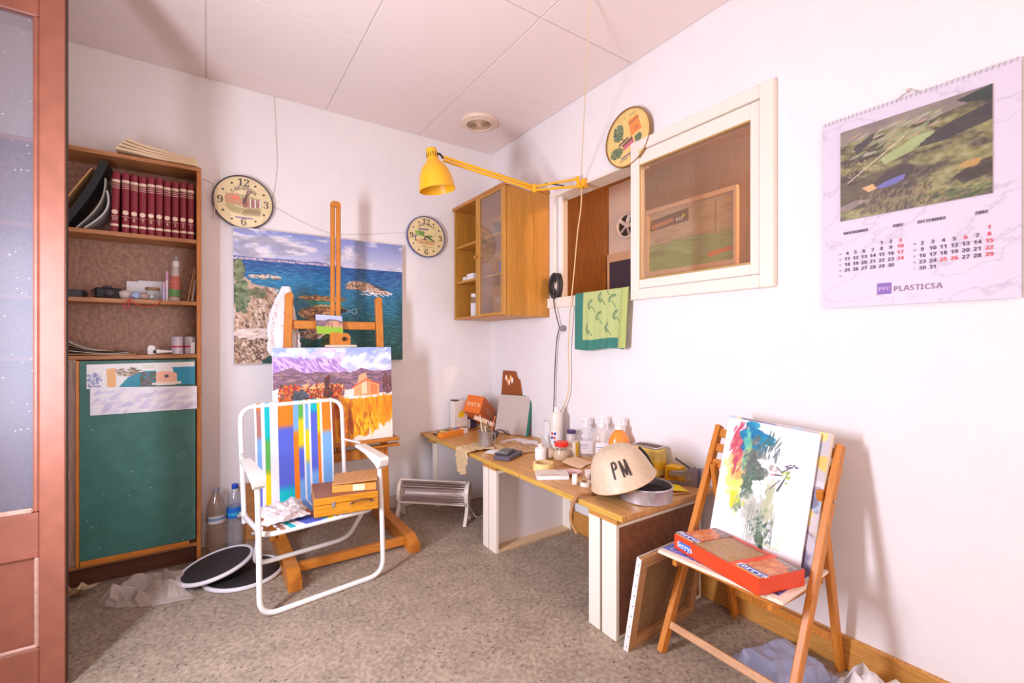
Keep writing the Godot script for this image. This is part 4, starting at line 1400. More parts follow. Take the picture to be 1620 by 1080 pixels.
		obj("stripe", st, mat(c8(214, 60, 84), 0.4), t)
	st = mb()
	box(st, Vector3(-1.933, y + 0.031, 0.165), Vector3(0.02, 0.06, 0.03))
	tag(obj("white_box", st, M.white), "little white box in front of the second can", "box")

func clock(called: String, label: String, kind: int, at: Vector3, turn: float, r: float) -> void:
	var t := thing(called, label, "clock", at, turn)
	var rimc: Color = [c8(60, 56, 72), c8(92, 88, 140), c8(150, 110, 66)][kind]
	var face := Transform3D(Basis(Vector3.RIGHT, Vector3.BACK, Vector3.DOWN), Vector3.ZERO)
	var st := mb()
	lathe(st, [Vector2(r * 0.9, 0.0), Vector2(r * 0.97, 0.006), Vector2(r, 0.02), Vector2(r * 0.985, 0.03), Vector2(r * 0.95, 0.03), Vector2(r * 0.945, 0.022)], 48, face)
	obj("rim", st, mat(rimc, 0.35), t)
	st = mb()
	st.set_smooth_group(-1)
	for k in 48:
		var a0 := TAU * k / 48.0
		var a1 := TAU * (k + 1) / 48.0
		for e in [Vector2.ZERO, Vector2(cos(a0), sin(a0)), Vector2(cos(a1), sin(a1))]:
			st.set_uv(Vector2(0.5 + e.x * 0.5, 0.5 - e.y * 0.5))
			st.add_vertex(Vector3(e.x * r * 0.95, e.y * r * 0.95, 0.022))
	obj("dial", st, picture(clock_picture(kind), 0.22), t)
	var ink := mat(c8(46, 34, 36), 0.6)
	if kind < 2:
		for e in [["12", 0, 0.76], ["3", 0.78, 0], ["6", 0, -0.78], ["9", -0.78, 0]]:
			letters("numeral", e[0], r * 0.36, ink, Transform3D(Basis.IDENTITY, Vector3(e[1] * r * 0.95, e[2] * r * 0.95, 0.0226)), t, "Droid Serif", 0.0006, true)
		var words: String = "25 ANYS BOTIGUERS" if kind == 0 else "JORGE CALACS"
		var rr := r * (0.52 if kind == 0 else 0.6)
		var stepa := 0.105 if kind == 0 else 0.13
		for i in words.length():
			var a := (i - (words.length() - 1) * 0.5) * stepa
			if words[i] == " ": continue
			letters("letter", words[i], r * 0.17, mat(c8(74, 56, 38), 0.6), Transform3D(Basis(Vector3.BACK, -a), Vector3(sin(a) * rr, cos(a) * rr, 0.0226)), t)
	# hands
	var hands: Array = [[[0.35, 0.3], [-0.42, 0.48]], [[0.2, 1.45], [0.36, 2.0]], []][kind]
	for h in hands:
		st = mb()
		var d := Vector3(sin(h[1]), cos(h[1]), 0)
		bar(st, Vector3(0, 0, 0.027) - d * r * 0.08, Vector3(0, 0, 0.027) + d * r * absf(h[0]) * 1.3, 0.006, 0.0012, Vector3.RIGHT)
		obj("hand", st, mat(c8(90, 40, 34), 0.5) if kind == 0 else ink, t)
	if kind < 2:
		st = mb()
		lathe(st, [Vector2(0, 0.031), Vector2(0.006, 0.03), Vector2(0.006, 0.022)], 12, face)
		obj("spindle", st, ink, t)
	st = mb()
	lathe(st, [Vector2(0, 0.0385), Vector2(r * 0.4, 0.037), Vector2(r * 0.75, 0.033), Vector2(r * 0.94, 0.0275)], 48, face)
	obj("cover_glass", st, glassy(Color.WHITE, 0.04, 0.02), t)

func back_wall_things() -> void:
	clock("wall_clock", "large cream wall clock with dark rim beside the bookcase", 0, Vector3(-1.695, 1.955, 0.001), 0.0, 0.155)
	clock("wall_clock", "small cream wall clock with violet-blue rim near the corner", 1, Vector3(-0.565, 1.9, 0.001), 0.0, 0.148)
	clock("wall_clock", "amber painted plate clock above the hatch window", 2, Vector3(-0.002, 2.228, 1.417), -PI / 2, 0.155)
	# the big seascape, unframed canvas
	var t := thing("seascape_painting", "large unframed canvas of a rocky blue seacoast on the back wall", "painting", Vector3(-1.245, 1.02, 0.022))
	var st := mb()
	box(st, Vector3(0, 0.395, 0), Vector3(1.0, 0.79, 0.036), Basis.IDENTITY, 0.003)
	obj("canvas", st, M.paper, t)
	st = mb()
	quad_uv(st, Vector3(-0.498, 0.002, 0.0184), Vector3(0.498, 0.002, 0.0184), Vector3(0.498, 0.788, 0.0184), Vector3(-0.498, 0.788, 0.0184), Vector3.BACK)
	obj("painted_face", st, picture(sea_picture(), 0.4), t)
	t.rotation.z = 0.006
	# cable run stapled across the wall between the clocks, and one up to the ceiling
	var cable := mat(c8(226, 214, 206), 0.6)
	st = mb()
	tube(st, curve([Vector3(-1.89, 2.06, 0.004), Vector3(-1.84, 2.035, 0.004), Vector3(-1.835, 1.97, 0.034), Vector3(-1.835, 1.89, 0.034), Vector3(-1.845, 1.84, 0.004)]), 0.0022, 5)
	tag(obj("cable", st, cable), "thin pale cable looping past the large clock to the bookcase", "cable")
	st = mb()
	tube(st, curve([Vector3(-1.545, 1.965, 0.004), Vector3(-1.4, 1.9, 0.004), Vector3(-1.22, 1.845, 0.004), Vector3(-1.0, 1.866, 0.004), Vector3(-0.86, 1.89, 0.004), Vector3(-0.715, 1.917, 0.004)]), 0.0022, 5)
	tag(obj("cable", st, cable), "thin pale cable sagging above the seascape between two clocks", "cable")
	st = mb()
	tube(st, curve([Vector3(-1.535, 2.62, 0.004), Vector3(-1.525, 2.4, 0.004), Vector3(-1.52, 2.2, 0.004), Vector3(-1.545, 1.98, 0.004)]), 0.002, 5)
	tag(obj("cable", st, cable), "thin pale cable running from the ceiling to the large clock", "cable")
	# ceiling ventilator
	t = thing("ceiling_vent", "round cream ventilator grille set in the ceiling", "vent", Vector3(-0.356, 2.625, 0.42))
	var dn := Transform3D(Basis(Vector3.RIGHT, Vector3.DOWN, Vector3.FORWARD), Vector3.ZERO)
	st = mb()
	lathe(st, [Vector2(0.122, 0.0), Vector2(0.124, 0.006), Vector2(0.118, 0.018), Vector2(0.1, 0.024), Vector2(0.084, 0.028), Vector2(0.08, 0.02), Vector2(0.08, 0.0)], 48, dn)
	obj("ring", st, mat(c8(232, 208, 186), 0.45), t)
	st = mb()
	lathe(st, [Vector2(0.0, 0.002), Vector2(0.08, 0.002)], 32, dn)
	obj("duct_plate", st, mat(c8(120, 92, 78), 0.7), t)
	for i in 7:
		st = mb()
		var r := 0.026 + 0.0085 * i
		var ring := []
		for k in 36: ring.append(Vector3(cos(TAU * k / 36.0) * r, -0.022, sin(TAU * k / 36.0) * r))
		tube(st, ring, 0.0022, 5, true)
		obj("grille_ring", st, mat(c8(216, 180, 150), 0.5), t)
	st = mb()
	lathe(st, [Vector2(0, 0.027), Vector2(0.018, 0.026), Vector2(0.02, 0.02), Vector2(0.02, 0.002)], 24, dn)
	obj("hub", st, mat(c8(226, 190, 158), 0.5), t)
	for k in 4:
		st = mb()
		var a := k * PI / 2 + 0.4
		bar(st, Vector3(cos(a) * 0.018, -0.019, sin(a) * 0.018), Vector3(cos(a) * 0.081, -0.019, sin(a) * 0.081), 0.004, 0.004, Vector3.UP)
		obj("spoke", st, mat(c8(216, 180, 150), 0.5), t)
		st = mb()
		lathe(st, [Vector2(0, 0.0245), Vector2(0.0035, 0.024), Vector2(0.0035, 0.02)], 8, dn.translated(Vector3(cos(a + 0.5) * 0.105, 0, sin(a + 0.5) * 0.105)))
		obj("screw", st, M.dull_steel, t)

func easel() -> void:
	var P := Vector3(-1.235, 0, 0.3)
	var t := thing("studio_easel", "orange-varnished wooden studio easel with tall slotted mast", "easel", P)
	var st: SurfaceTool
	var put := func(called: String, a: Vector3, b: Vector3, m: Material) -> void:
		var s := mb()
		span(s, a - P, b - P, 0.004)
		obj(called, s, m, t)
	# runners, cross member, uprights
	for x in [-1.535, -0.93]:
		var st2 := mb()
		prism(st2, [Vector2(0.06, 0.0), Vector2(0.78 if x < -1.2 else 0.72, 0.0), Vector2(0.78 if x < -1.2 else 0.72, 0.045), Vector2(0.7 if x < -1.2 else 0.64, 0.075), Vector2(0.06, 0.075)], 0.058, Transform3D(Basis(Vector3.BACK, Vector3.UP, Vector3.LEFT), Vector3(x, 0, 0) - P))
		obj("runner", st2, M.beech_u, t)
	put.call("cross_member", Vector3(-1.506, 0.02, 0.61), Vector3(-0.959, 0.062, 0.645), M.beech_u)
	st = mb()
	for e in [[-1.53, -1.488], [-0.94, -0.983]]:
		st = mb()
		var lean := Vector3(e[1], 1.405, 0.25) - P
		bar(st, Vector3(e[0], 0.07, 0.275) - P, lean, 0.042, 0.03, Vector3.RIGHT, 0.004)
		lathe(st, [Vector2(0, 0.015), Vector2(0.021, 0.015), Vector2(0.021, -0.015), Vector2(0, -0.015)], 20, Transform3D(Basis(Vector3.RIGHT, Vector3.BACK, Vector3.DOWN), lean))
		obj("upright", st, M.beech, t)
	st = mb()
	bar(st, Vector3(-1.575, 0.07, 0.29) - P, Vector3(-1.575, 0.36, 0.29) - P, 0.03, 0.03, Vector3.RIGHT)
	obj("brace", st, M.beech, t)
	put.call("upper_crossbar", Vector3(-1.47, 1.222, 0.228), Vector3(-1.0, 1.27, 0.25), M.beech_u)
	put.call("lower_crossbar", Vector3(-1.5, 0.44, 0.26), Vector3(-0.955, 0.5, 0.29), M.beech_u)
	put.call("canvas_tray", Vector3(-1.33, 0.545, 0.27), Vector3(-0.89, 0.565, 0.375), M.beech_u)
	put.call("tray_ledge", Vector3(-1.12, 0.505, 0.29), Vector3(-0.875, 0.52, 0.35), M.beech_u)
	# the mast: two slats with an open slot
	for e in [[-1.27, -1.2455], [-1.2385, -1.213]]:
		put.call("mast_slat", Vector3(e[0], 0.5, 0.252), Vector3(e[1], 1.945, 0.272), M.beech)
	st = mb()
	prism(st, [Vector2(-0.0285, 0), Vector2(0.0285, 0), Vector2(0.0285, 0.02), Vector2(0.018, 0.032), Vector2(-0.018, 0.032), Vector2(-0.0285, 0.02)], 0.021, Transform3D(Basis.IDENTITY, Vector3(-1.2415, 1.944, 0.262) - P))
	obj("mast_cap", st, M.beech, t)
	# canvas clamp with knob
	st = mb()
	prism(st, [Vector2(-0.056, 0), Vector2(0.056, 0), Vector2(0.056, 0.05), Vector2(0.04, 0.068), Vector2(-0.03, 0.072), Vector2(-0.056, 0.072)], 0.03, Transform3D(Basis.IDENTITY, Vector3(-1.222, 1.13, 0.29) - P))
	var cl := obj("canvas_clamp", st, M.beech, t)
	st = mb()
	lathe(st, [Vector2(0, 0.026), Vector2(0.008, 0.025), Vector2(0.012, 0.018), Vector2(0.01, 0.008), Vector2(0.005, 0.0)], 14, Transform3D(Basis(Vector3.RIGHT, Vector3.BACK, Vector3.DOWN), Vector3(-1.205, 1.165, 0.305) - P))
	obj("knob", st, M.black, cl)
	st = mb()
	box(st, Vector3(-1.222, 1.124, 0.31) - P, Vector3(0.17, 0.012, 0.05))
	obj("clamp_ledge", st, mat(c8(238, 206, 180), 0.5), cl)
	# canvas being painted
	var c := thing("landscape_canvas", "unfinished canvas of violet mountains and orange autumn field on the easel", "painting", Vector3(-1.253, 0.566, 0.345))
	c.rotation.x = -0.06
	st = mb()
	box(st, Vector3(0, 0.275, 0), Vector3(0.655, 0.55, 0.018), Basis.IDENTITY, 0.003)
	obj("canvas", st, M.paper, c)
	st = mb()
	quad_uv(st, Vector3(-0.326, 0.001, 0.0094), Vector3(0.326, 0.001, 0.0094), Vector3(0.326, 0.549, 0.0094), Vector3(-0.326, 0.549, 0.0094), Vector3.BACK)
	obj("painted_face", st, picture(mountain_picture(), 0.4), c)
	# postcard and binder clip
	st = mb()
	var pc := mb()
	quad_uv(pc, Vector3(-1.352, 1.196, 0.3), Vector3(-1.206, 1.19, 0.3), Vector3(-1.208, 1.3, 0.276), Vector3(-1.354, 1.306, 0.276), Vector3.BACK)
	quad_uv(pc, Vector3(-1.352, 1.196, 0.2992), Vector3(-1.206, 1.19, 0.2992), Vector3(-1.208, 1.3, 0.2752), Vector3(-1.354, 1.306, 0.2752), Vector3.FORWARD)
	tag(obj("postcard", pc, picture(postcard_picture(), 0.35)), "small green and brown landscape postcard on the easel mast", "postcard")
	var b := thing("binder_clip", "black binder clip with wire handle on the easel mast", "clip", Vector3(-1.205, 1.33, 0.276))
	st = mb()
	prism(st, [Vector2(-0.018, -0.014), Vector2(0.012, -0.003), Vector2(0.012, 0.003), Vector2(-0.018, 0.014)], 0.02, Transform3D(Basis(Vector3.RIGHT, Vector3.UP, Vector3.BACK), Vector3(0.012, 0, 0.006)))
	obj("jaw", st, M.black, b)
	st = mb()
	tube(st, rounded([Vector3(0.02, 0.004, 0.008), Vector3(0.052, 0.004, 0.008), Vector3(0.06, 0.016, 0.008), Vector3(0.08, 0.012, 0.008), Vector3(0.08, -0.012, 0.008), Vector3(0.06, -0.016, 0.008), Vector3(0.052, -0.004, 0.008), Vector3(0.02, -0.004, 0.008)], 0.006, 3), 0.0014, 5)
	obj("handle", st, M.steel, b)
	# paint rag hung over the upright
	st = mb()
	var n := noise(2.0, 3, 81)
	sheet(st, 22, 30, func(u: float, v: float) -> Vector3:
		var a := lerpf(-0.25, PI + 0.35, u)
		var y := lerpf(1.1, 1.462, v)
		var w := lerpf(0.055, 0.02, pow(v, 3.0)) * (1.0 + 0.25 * sin(v * 3.2 + 0.4))
		var k := 0.018 * n.get_noise_2d(u * 2.2 + 3.0, v * 2.0) * (1.2 - v)
		var x := -1.497 - 0.02 * sin(v * PI) + cos(a) * (w + k) * 1.15
		var z := 0.205 + sin(a) * 0.012 + 0.01 * sin(u * 16.0 + v * 3.0) * (1.0 - v * 0.9)
		var low := 0.05 * absf(sin(u * 5.0)) * (1.0 - v)
		return Vector3(x, y - low, z), 0.0025)
	var rim_ := rag_picture()
	var rm := picture(rim_, 0.9)
	tag(obj("paint_rag", st, rm), "white paint-spotted rag draped over the easel's upright", "rag")

func rag_picture() -> Image:
	var im := blank(160, 200, c8(236, 228, 228))
	for i in 34:
		var c: Color = [c8(150, 110, 104), c8(190, 150, 60), c8(96, 84, 96), c8(206, 166, 150)][i % 4]
		var x := rng.randf() * 160
		var y := rng.randf() * 200
		for j in 4: blot(im, x + rng.randfn() * 5, y + rng.randfn() * 8, rng.randf_range(1, 4), rng.randf_range(1, 3), rng.randf() * 3, c, 0.5)
	return im

func beach_chair() -> void:
	var t := thing("beach_chair", "white tubular folding beach chair with multicoloured striped fabric", "chair", Vector3(-1.425, 0, 0.885), 0.13)
	var st := mb()
	var r := 0.0115
	var wt := mat(c8(240, 238, 234), 0.3)
	tube(st, rounded([Vector3(-0.272, 0.57, -0.03), Vector3(-0.272, 0.3, 0.0), Vector3(-0.272, r, 0.015), Vector3(0.272, r, 0.015), Vector3(0.272, 0.3, 0.0), Vector3(0.272, 0.545, -0.03)], 0.075, 8), r, 12)
	obj("front_frame", st, wt, t)
	st = mb()
	tube(st, rounded([Vector3(-0.245, 0.335, -0.1), Vector3(-0.222, 0.09, -0.315), Vector3(0.222, 0.09, -0.315), Vector3(0.245, 0.335, -0.1)], 0.075, 8), r, 12)
	obj("rear_frame", st, wt, t)
	st = mb()
	tube(st, rounded([Vector3(-0.247, 0.30, -0.46), Vector3(-0.247, 0.325, -0.03), Vector3(0.247, 0.325, -0.03), Vector3(0.247, 0.30, -0.46)], 0.06, 8), r, 12)
	obj("seat_frame", st, wt, t)
	st = mb()
	tube(st, rounded([Vector3(-0.247, 0.27, -0.4), Vector3(-0.253, 0.822, -0.475), Vector3(0.253, 0.822, -0.475), Vector3(0.247, 0.27, -0.4)], 0.075, 8), r, 12)
	obj("back_frame", st, wt, t)
	# woven sling: up the back and along the seat
	st = mb()
	sheet(st, 12, 40, func(u: float, v: float) -> Vector3:
		var x := lerpf(-0.192, 0.192, u)
		var sag := 4.0 * u * (1.0 - u)
		if v > 0.44:
			var k := (v - 0.44) / 0.56
			return Vector3(x, lerpf(0.31, 0.836, k), lerpf(-0.425, -0.472, k) + (0.012 * sin(k * PI)) - 0.018 * sin(k * PI) * sag)
		var k2 := v / 0.44
		return Vector3(x, lerpf(0.337, 0.31, k2) - 0.022 * sin(k2 * PI) * sag, lerpf(-0.022, -0.425, k2)), 0.004)
	var fab := picture(deck_fabric(), 0.75)
	obj("sling", st, fab, t)
	var arm := mat(c8(232, 226, 218), 0.4)
	for s in [-1.0, 1.0]:
		st = mb()
		prism(st, [Vector2(-0.012, 0.0), Vector2(0.02, -0.018), Vector2(0.05, 0.0), Vector2(0.06, 0.03), Vector2(0.052, 0.044), Vector2(-0.02, 0.05), Vector2(-0.22, 0.062), Vector2(-0.25, 0.056), Vector2(-0.25, 0.044), Vector2(-0.12, 0.03)], 0.042, Transform3D(Basis(Vector3.BACK, Vector3.UP, Vector3.LEFT), Vector3(0.272 * s, 0.553 if s < 0 else 0.54, -0.03)))
		obj("armrest", st, arm, t)
		st = mb()
		tube(st, [Vector3(0.272 * s, 0.605, -0.27), Vector3(0.252 * s, 0.6, -0.44)], 0.006, 8)
		obj("arm_bracket", st, wt, t)
		for e in [Vector3(0.26 * s, 0.325, -0.09), Vector3(0.25 * s, 0.3, -0.43)]:
			st = mb()
			tube(st, [e - Vector3(0.022, 0, 0), e + Vector3(0.022, 0, 0)], 0.007, 10)
			obj("pivot_bolt", st, M.steel, t)
	# paint box on the seat
	var b := thing("paint_box", "varnished orange wooden paint box with leather handle on the beach chair", "box", Vector3(-1.31, 0.343, 0.745), -0.13)
	var ob := mat(c8(248, 168, 40), 0.32, 0.0, M.gu, 2.0)
	st = mb()
	box(st, Vector3(0, 0.026, 0), Vector3(0.285, 0.052, 0.25), Basis.IDENTITY, 0.003)
	obj("lower_case", st, ob, b)
	st = mb()
	box(st, Vector3(0, 0.07, 0), Vector3(0.285, 0.032, 0.25), Basis.IDENTITY, 0.003)
	obj("lid", st, ob, b)
	st = mb()
	box(st, Vector3(0, 0.087, 0), Vector3(0.28, 0.003, 0.245))
	obj("lid_top", st, mat(c8(176, 116, 84), 0.5, 0.0, M.gu, 2.0), b)
	st = mb()
	tube(st, curve([Vector3(0.02, 0.045, 0.127), Vector3(0.03, 0.058, 0.143), Vector3(0.065, 0.064, 0.148), Vector3(0.1, 0.058, 0.143), Vector3(0.112, 0.045, 0.127)]), 0.0045, 8)
	obj("handle", st, mat(c8(120, 72, 30), 0.5), b)
	for x in [0.018, 0.114]:
		st = mb()
		box(st, Vector3(x, 0.044, 0.1265), Vector3(0.014, 0.01, 0.004))
		obj("handle_plate", st, M.dull_steel, b)
	for e in [[-0.1438, 0.05, 0.06], [-0.1438, 0.05, -0.06], [-0.06, 0.05, 0.126]]:
		st = mb()
		box(st, Vector3(e[0], e[1], e[2]), Vector3(0.004, 0.026, 0.016) if e[2] < 0.1 else Vector3(0.016, 0.026, 0.004))
		obj("latch", st, M.dull_steel, b)
	# cigar box on top of it
	b = thing("cigar_box", "pale orange card box with its flap ajar on the paint box", "box", Vector3(-1.262, 0.4325, 0.77), -0.32)
	var card := mat(c8(226, 150, 66), 0.5)
	st = mb()
	box(st, Vector3(0, 0.017, 0), Vector3(0.2, 0.034, 0.155))
	obj("tray", st, card, b)
	st = mb()
	box(st, Vector3(0.02, 0.018, 0.0785), Vector3(0.055, 0.03, 0.002))
	obj("label_patch", st, mat(c8(238, 214, 180), 0.6), b)
	st = mb()
	box(st, Vector3(0.002, 0.048, 0), Vector3(0.206, 0.005, 0.16), Basis(Vector3.BACK, 0.05) * Basis(Vector3.RIGHT, 0.06))
	obj("lid", st, mat(c8(214, 154, 96), 0.55, 0.0, M.soft_tex, 6.0), b)
	# paint rag on the seat
	st = mb()
	var n := noise(2.6, 3, 83)
	sheet(st, 26, 22, func(u: float, v: float) -> Vector3:
		var x := lerpf(-1.665, -1.475, u) + 0.02 * n.get_noise_2d(v * 2.0, 4.0)
		var z := lerpf(0.56, 0.82, v) - 0.05 * u + 0.02 * n.get_noise_2d(u * 2.0, 9.0)
		var h := 0.01 + 0.03 * absf(n.get_noise_2d(u * 1.8, v * 2.2)) + 0.007 * sin(u * 19.0 + v * 4.0) * sin(v * 11.0)
		h *= smoothstep(0.0, 0.18, u) * smoothstep(0.0, 0.15, v) * smoothstep(1.0, 0.85, v) * smoothstep(1.0, 0.85, u)
		return Vector3(x, 0.34 + h, z), 0.003)
	tag(obj("paint_rag", st, picture(rag_picture(), 0.9)), "crumpled paint-stained white cloth on the beach chair seat", "rag")

func floor_things() -> void:
	var st: SurfaceTool
	var t: Node3D
	# water bottles
	for i in 2:
		t = thing("water_bottle", ["large clear water bottle with pale label next to the bookcase", "large clear water bottle with blue label and blue cap"][i], "bottle", Vector3([-1.83, -1.74][i], 0, [0.1, 0.07][i]))
		var r := 0.044 if i == 0 else 0.04
		var prof := [Vector2(0, 0.004), Vector2(r * 0.9, 0.0), Vector2(r, 0.012)]
		for k in 8:
			prof.append(Vector2(r * 0.97, 0.03 + 0.016 * k))
			prof.append(Vector2(r, 0.038 + 0.016 * k))
		prof += [Vector2(r, 0.24), Vector2(r * 0.94, 0.262), Vector2(r * 0.7, 0.295), Vector2(0.016, 0.318), Vector2(0.0145, 0.33)]
		st = mb()
		lathe(st, prof, 24)
		var pet := glassy([c8(170, 140, 116), c8(190, 190, 200)][i], 0.3, 0.08)
		obj("body", st, pet, t)
		st = mb()
		lathe(st, [Vector2(r + 0.001, 0.165), Vector2(r + 0.001, 0.225 if i == 1 else 0.205)], 24)
		obj("label_wrap", st, mat([c8(214, 204, 206), c8(32, 112, 206)][i], 0.4), t)
		st = mb()
		lathe(st, [Vector2(r + 0.0014, 0.18), Vector2(r + 0.0014, 0.196)], 24)
		obj("label_stripe", st, mat([c8(120, 150, 176), c8(60, 172, 216)][i], 0.4), t)
		st = mb()
		lathe(st, [Vector2(0.015, 0.322), Vector2(0.0165, 0.324), Vector2(0.0165, 0.345), Vector2(0.014, 0.348), Vector2(0, 0.348)], 18)
		obj("cap", st, mat([c8(150, 146, 160), c8(36, 86, 200)][i], 0.4), t)
	# wooden board leaning on the wall behind the easel
	st = mb()
	box(st, Vector3(-1.62, 0.165, 0.034), Vector3(0.155, 0.328, 0.02), Basis(Vector3.RIGHT, -0.04))
	tag(obj("wood_board", st, mat(c8(214, 146, 84), 0.5, 0.0, M.gu, 3.0)), "short orange wooden board leaning on the back wall behind the easel", "board")
	st = mb()
	box(st, Vector3(-1.44, 0.165, 0.03), Vector3(0.19, 0.328, 0.018), Basis(Vector3.RIGHT, -0.035))
	tag(obj("wood_board", st, mat(c8(190, 118, 66), 0.5, 0.0, M.gu, 3.0)), "darker brown board leaning on the wall behind the beach chair", "board")
	# two round stool seats
	for i in 2:
		t = thing("round_cushion", ["black round padded cushion with white rim lying flat on the floor", "black round padded cushion tilted against the flat one"][i], "cushion", [Vector3(-1.72, 0.0, 0.47), Vector3(-1.83, 0.048, 0.42)][i])
		var r := 0.172
		if i == 1:
			t.rotation = Vector3(-0.06, 0.25, 0.2)
			r = 0.158
		st = mb()
		lathe(st, [Vector2(0, 0.022), Vector2(r * 0.6, 0.021), Vector2(r * 0.9, 0.018), Vector2(r * 0.95, 0.014)], 40)
		obj("pad", st, mat(c8(52, 46, 48), 0.55, 0.0, M.soft_tex, 6.0), t)
		st = mb()
		var ring := []
		for k in 48: ring.append(Vector3(cos(TAU * k / 48.0) * (r - 0.003), 0.0105, sin(TAU * k / 48.0) * (r - 0.003)))
		tube(st, ring, 0.01, 8, true)
		obj("rim", st, mat(c8(226, 222, 226), 0.4), t)
		st = mb()
		lathe(st, [Vector2(0, 0.004), Vector2(r - 0.01, 0.004)], 32)
		obj("underside", st, M.charcoal, t)
	# thin plastic bag
	st = mb()
	var n := noise(1.6, 3, 91)
	sheet(st, 15, 10, func(u: float, v: float) -> Vector3:
		var x := lerpf(-2.26, -1.925, u) + 0.02 * n.get_noise_2d(v * 9.0, u * 9.0)
		var half := 0.05 + 0.11 * sin(clampf(u * 1.2, 0, 1) * PI * 0.62)
		var z := lerpf(0.38, 0.44, u) + (v - 0.5) * 2.0 * half + 0.02 * n.get_noise_2d(u * 2.0, v * 2.0)
		var e := smoothstep(0.0, 0.2, v) * smoothstep(1.0, 0.8, v) * smoothstep(0.0, 0.12, u) * smoothstep(1.0, 0.85, u)
		var h := e * (0.034 + 0.05 * n.get_noise_2d(u * 1.6 + 3.0, v * 1.4) + 0.03 * absf(n.get_noise_2d(u * 3.0, v * 2.0 + 8.0)))
		return Vector3(x, 0.004 + maxf(0.0, h + 0.016 * e * n.get_noise_2d(u * 11.0, v * 11.0)), z), 0.0, true)
	var pb := StandardMaterial3D.new()
	pb.albedo_color = Color(0.9, 0.84, 0.8, 0.45)
	pb.transparency = BaseMaterial3D.TRANSPARENCY_ALPHA
	pb.roughness = 0.35
	tag(obj("plastic_bag", st, pb), "thin crumpled translucent plastic bag on the floor before the bookcase", "bag")
	# dry leaves by the door
	for i in 7:
		st = mb()
		var o := Vector3(-2.4 + 0.03 * (i % 3) + rng.randf() * 0.02, 0.006 + 0.007 * i, 0.26 + 0.03 * (i / 3) + rng.randf() * 0.03)
		var b := Basis(Vector3.UP, rng.randf() * TAU) * Basis(Vector3.RIGHT, rng.randf_range(-0.3, 0.3))
		sheet(st, 8, 5, func(u: float, v: float) -> Vector3:
			var w := 0.018 * sin(PI * clampf(u, 0.02, 0.98)) 
			return o + b * Vector3((u - 0.5) * 0.07, 0.012 * pow(2.0 * u - 1.0, 2.0) + 0.008 * absf(2.0 * v - 1.0), (v - 0.5) * 2.0 * w), 0.0008)
		tag(obj("dry_leaf", st, mat([c8(196, 160, 110), c8(170, 140, 104), c8(206, 186, 150)][i % 3], 0.8)), "curled dry tan leaf in the heap at the foot of the bookcase", "leaf", "dry leaves at the bookcase foot")
	# electric heater
	t = thing("electric_heater", "white electric bar heater with reflector beside the desk", "heater", Vector3(-0.655, 0, 0.35), -atan2(0.31, 0.34))
	var wt := mat(c8(232, 220, 206), 0.4)
	# local: x along the body, z out of the reflector; body leans back a little
	var tilt := Basis(Vector3.RIGHT, -0.25)
	var c0 := Vector3(0, 0.178, 0)
	st = mb()
	var prof := []
	for k in 13:
		var a := lerpf(-1.25, 1.25, k / 12.0)
		prof.append(Vector2(-cos(a) * 0.062 + 0.03, sin(a) * 0.072))
	sheet(st, 2, 12, func(u: float, v: float) -> Vector3:
		var q: Vector2 = prof[int(round(v * 12.0))]
		return c0 + tilt * Vector3(lerpf(-0.215, 0.215, u), q.y, q.x), 0.003)
	obj("reflector", st, mat(c8(186, 168, 160), 0.38, 0.8), t)
	for e in [[0.07, 0.032], [-0.07, 0.032]]:
		st = mb()
		tube(st, [c0 + tilt * Vector3(-0.22, e[0], e[1]), c0 + tilt * Vector3(0.22, e[0], e[1])], 0.006, 8)
		obj("edge_rail", st, wt, t)
	for yy in [0.028, -0.026]:
		st = mb()
		tube(st, [c0 + tilt * Vector3(-0.21, yy, 0.004), c0 + tilt * Vector3(0.21, yy, 0.004)], 0.005, 10)
		obj("heating_rod", st, mat(c8(186, 160, 146), 0.5), t)
	for k in 9:
		st = mb()
		var yy := lerpf(-0.06, 0.06, k / 8.0)
		tube(st, [c0 + tilt * Vector3(-0.215, yy, 0.034), c0 + tilt * Vector3(0.215, yy, 0.034)], 0.0012, 5)
		obj("guard_wire", st, M.steel, t)
	for s in [-1.0, 1.0]:
		st = mb()
		var cap := []
		for k in 17:
			var a := TAU * k / 16.0
			cap.append(Vector2(cos(a) * 0.045 - 0.004, sin(a) * 0.078))
		cap.pop_back()
		prism(st, cap, 0.026, Transform3D(tilt * Basis(Vector3.BACK, Vector3.UP, Vector3.LEFT), c0 + Vector3(0.226 * s, 0, 0)))
		obj("end_cap", st, wt, t)
		st = mb()
		prism(st, [Vector2(0.02, 0.12), Vector2(-0.035, 0.12), Vector2(-0.03, 0.075), Vector2(-0.075, 0.0), Vector2(-0.05, 0.0), Vector2(0.0, 0.06), Vector2(0.055, 0.0), Vector2(0.085, 0.0), Vector2(0.03, 0.075)], 0.02, Transform3D(Basis(Vector3.BACK, Vector3.UP, Vector3.LEFT), Vector3(0.226 * s, 0, 0)))
		obj("foot", st, wt, t)
	st = mb()
	lathe(st, [Vector2(0, 0.012), Vector2(0.012, 0.01), Vector2(0.014, 0.0)], 12, Transform3D(Basis(Vector3.UP, Vector3.RIGHT, Vector3.FORWARD), Vector3(0.239, 0.16, 0)))
	obj("knob", st, mat(c8(206, 190, 186), 0.4), t)
	st = mb()
	tube(st, curve([Vector3(-0.47, 0.1, 0.48), Vector3(-0.42, 0.012, 0.5), Vector3(-0.3, 0.005, 0.46), Vector3(-0.2, 0.005, 0.52), Vector3(-0.06, 0.005, 0.5)]), 0.004, 6)
	tag(obj("heater_cable", st, mat(c8(230, 222, 214), 0.5)), "white cable trailing from the heater under the desk", "cable")

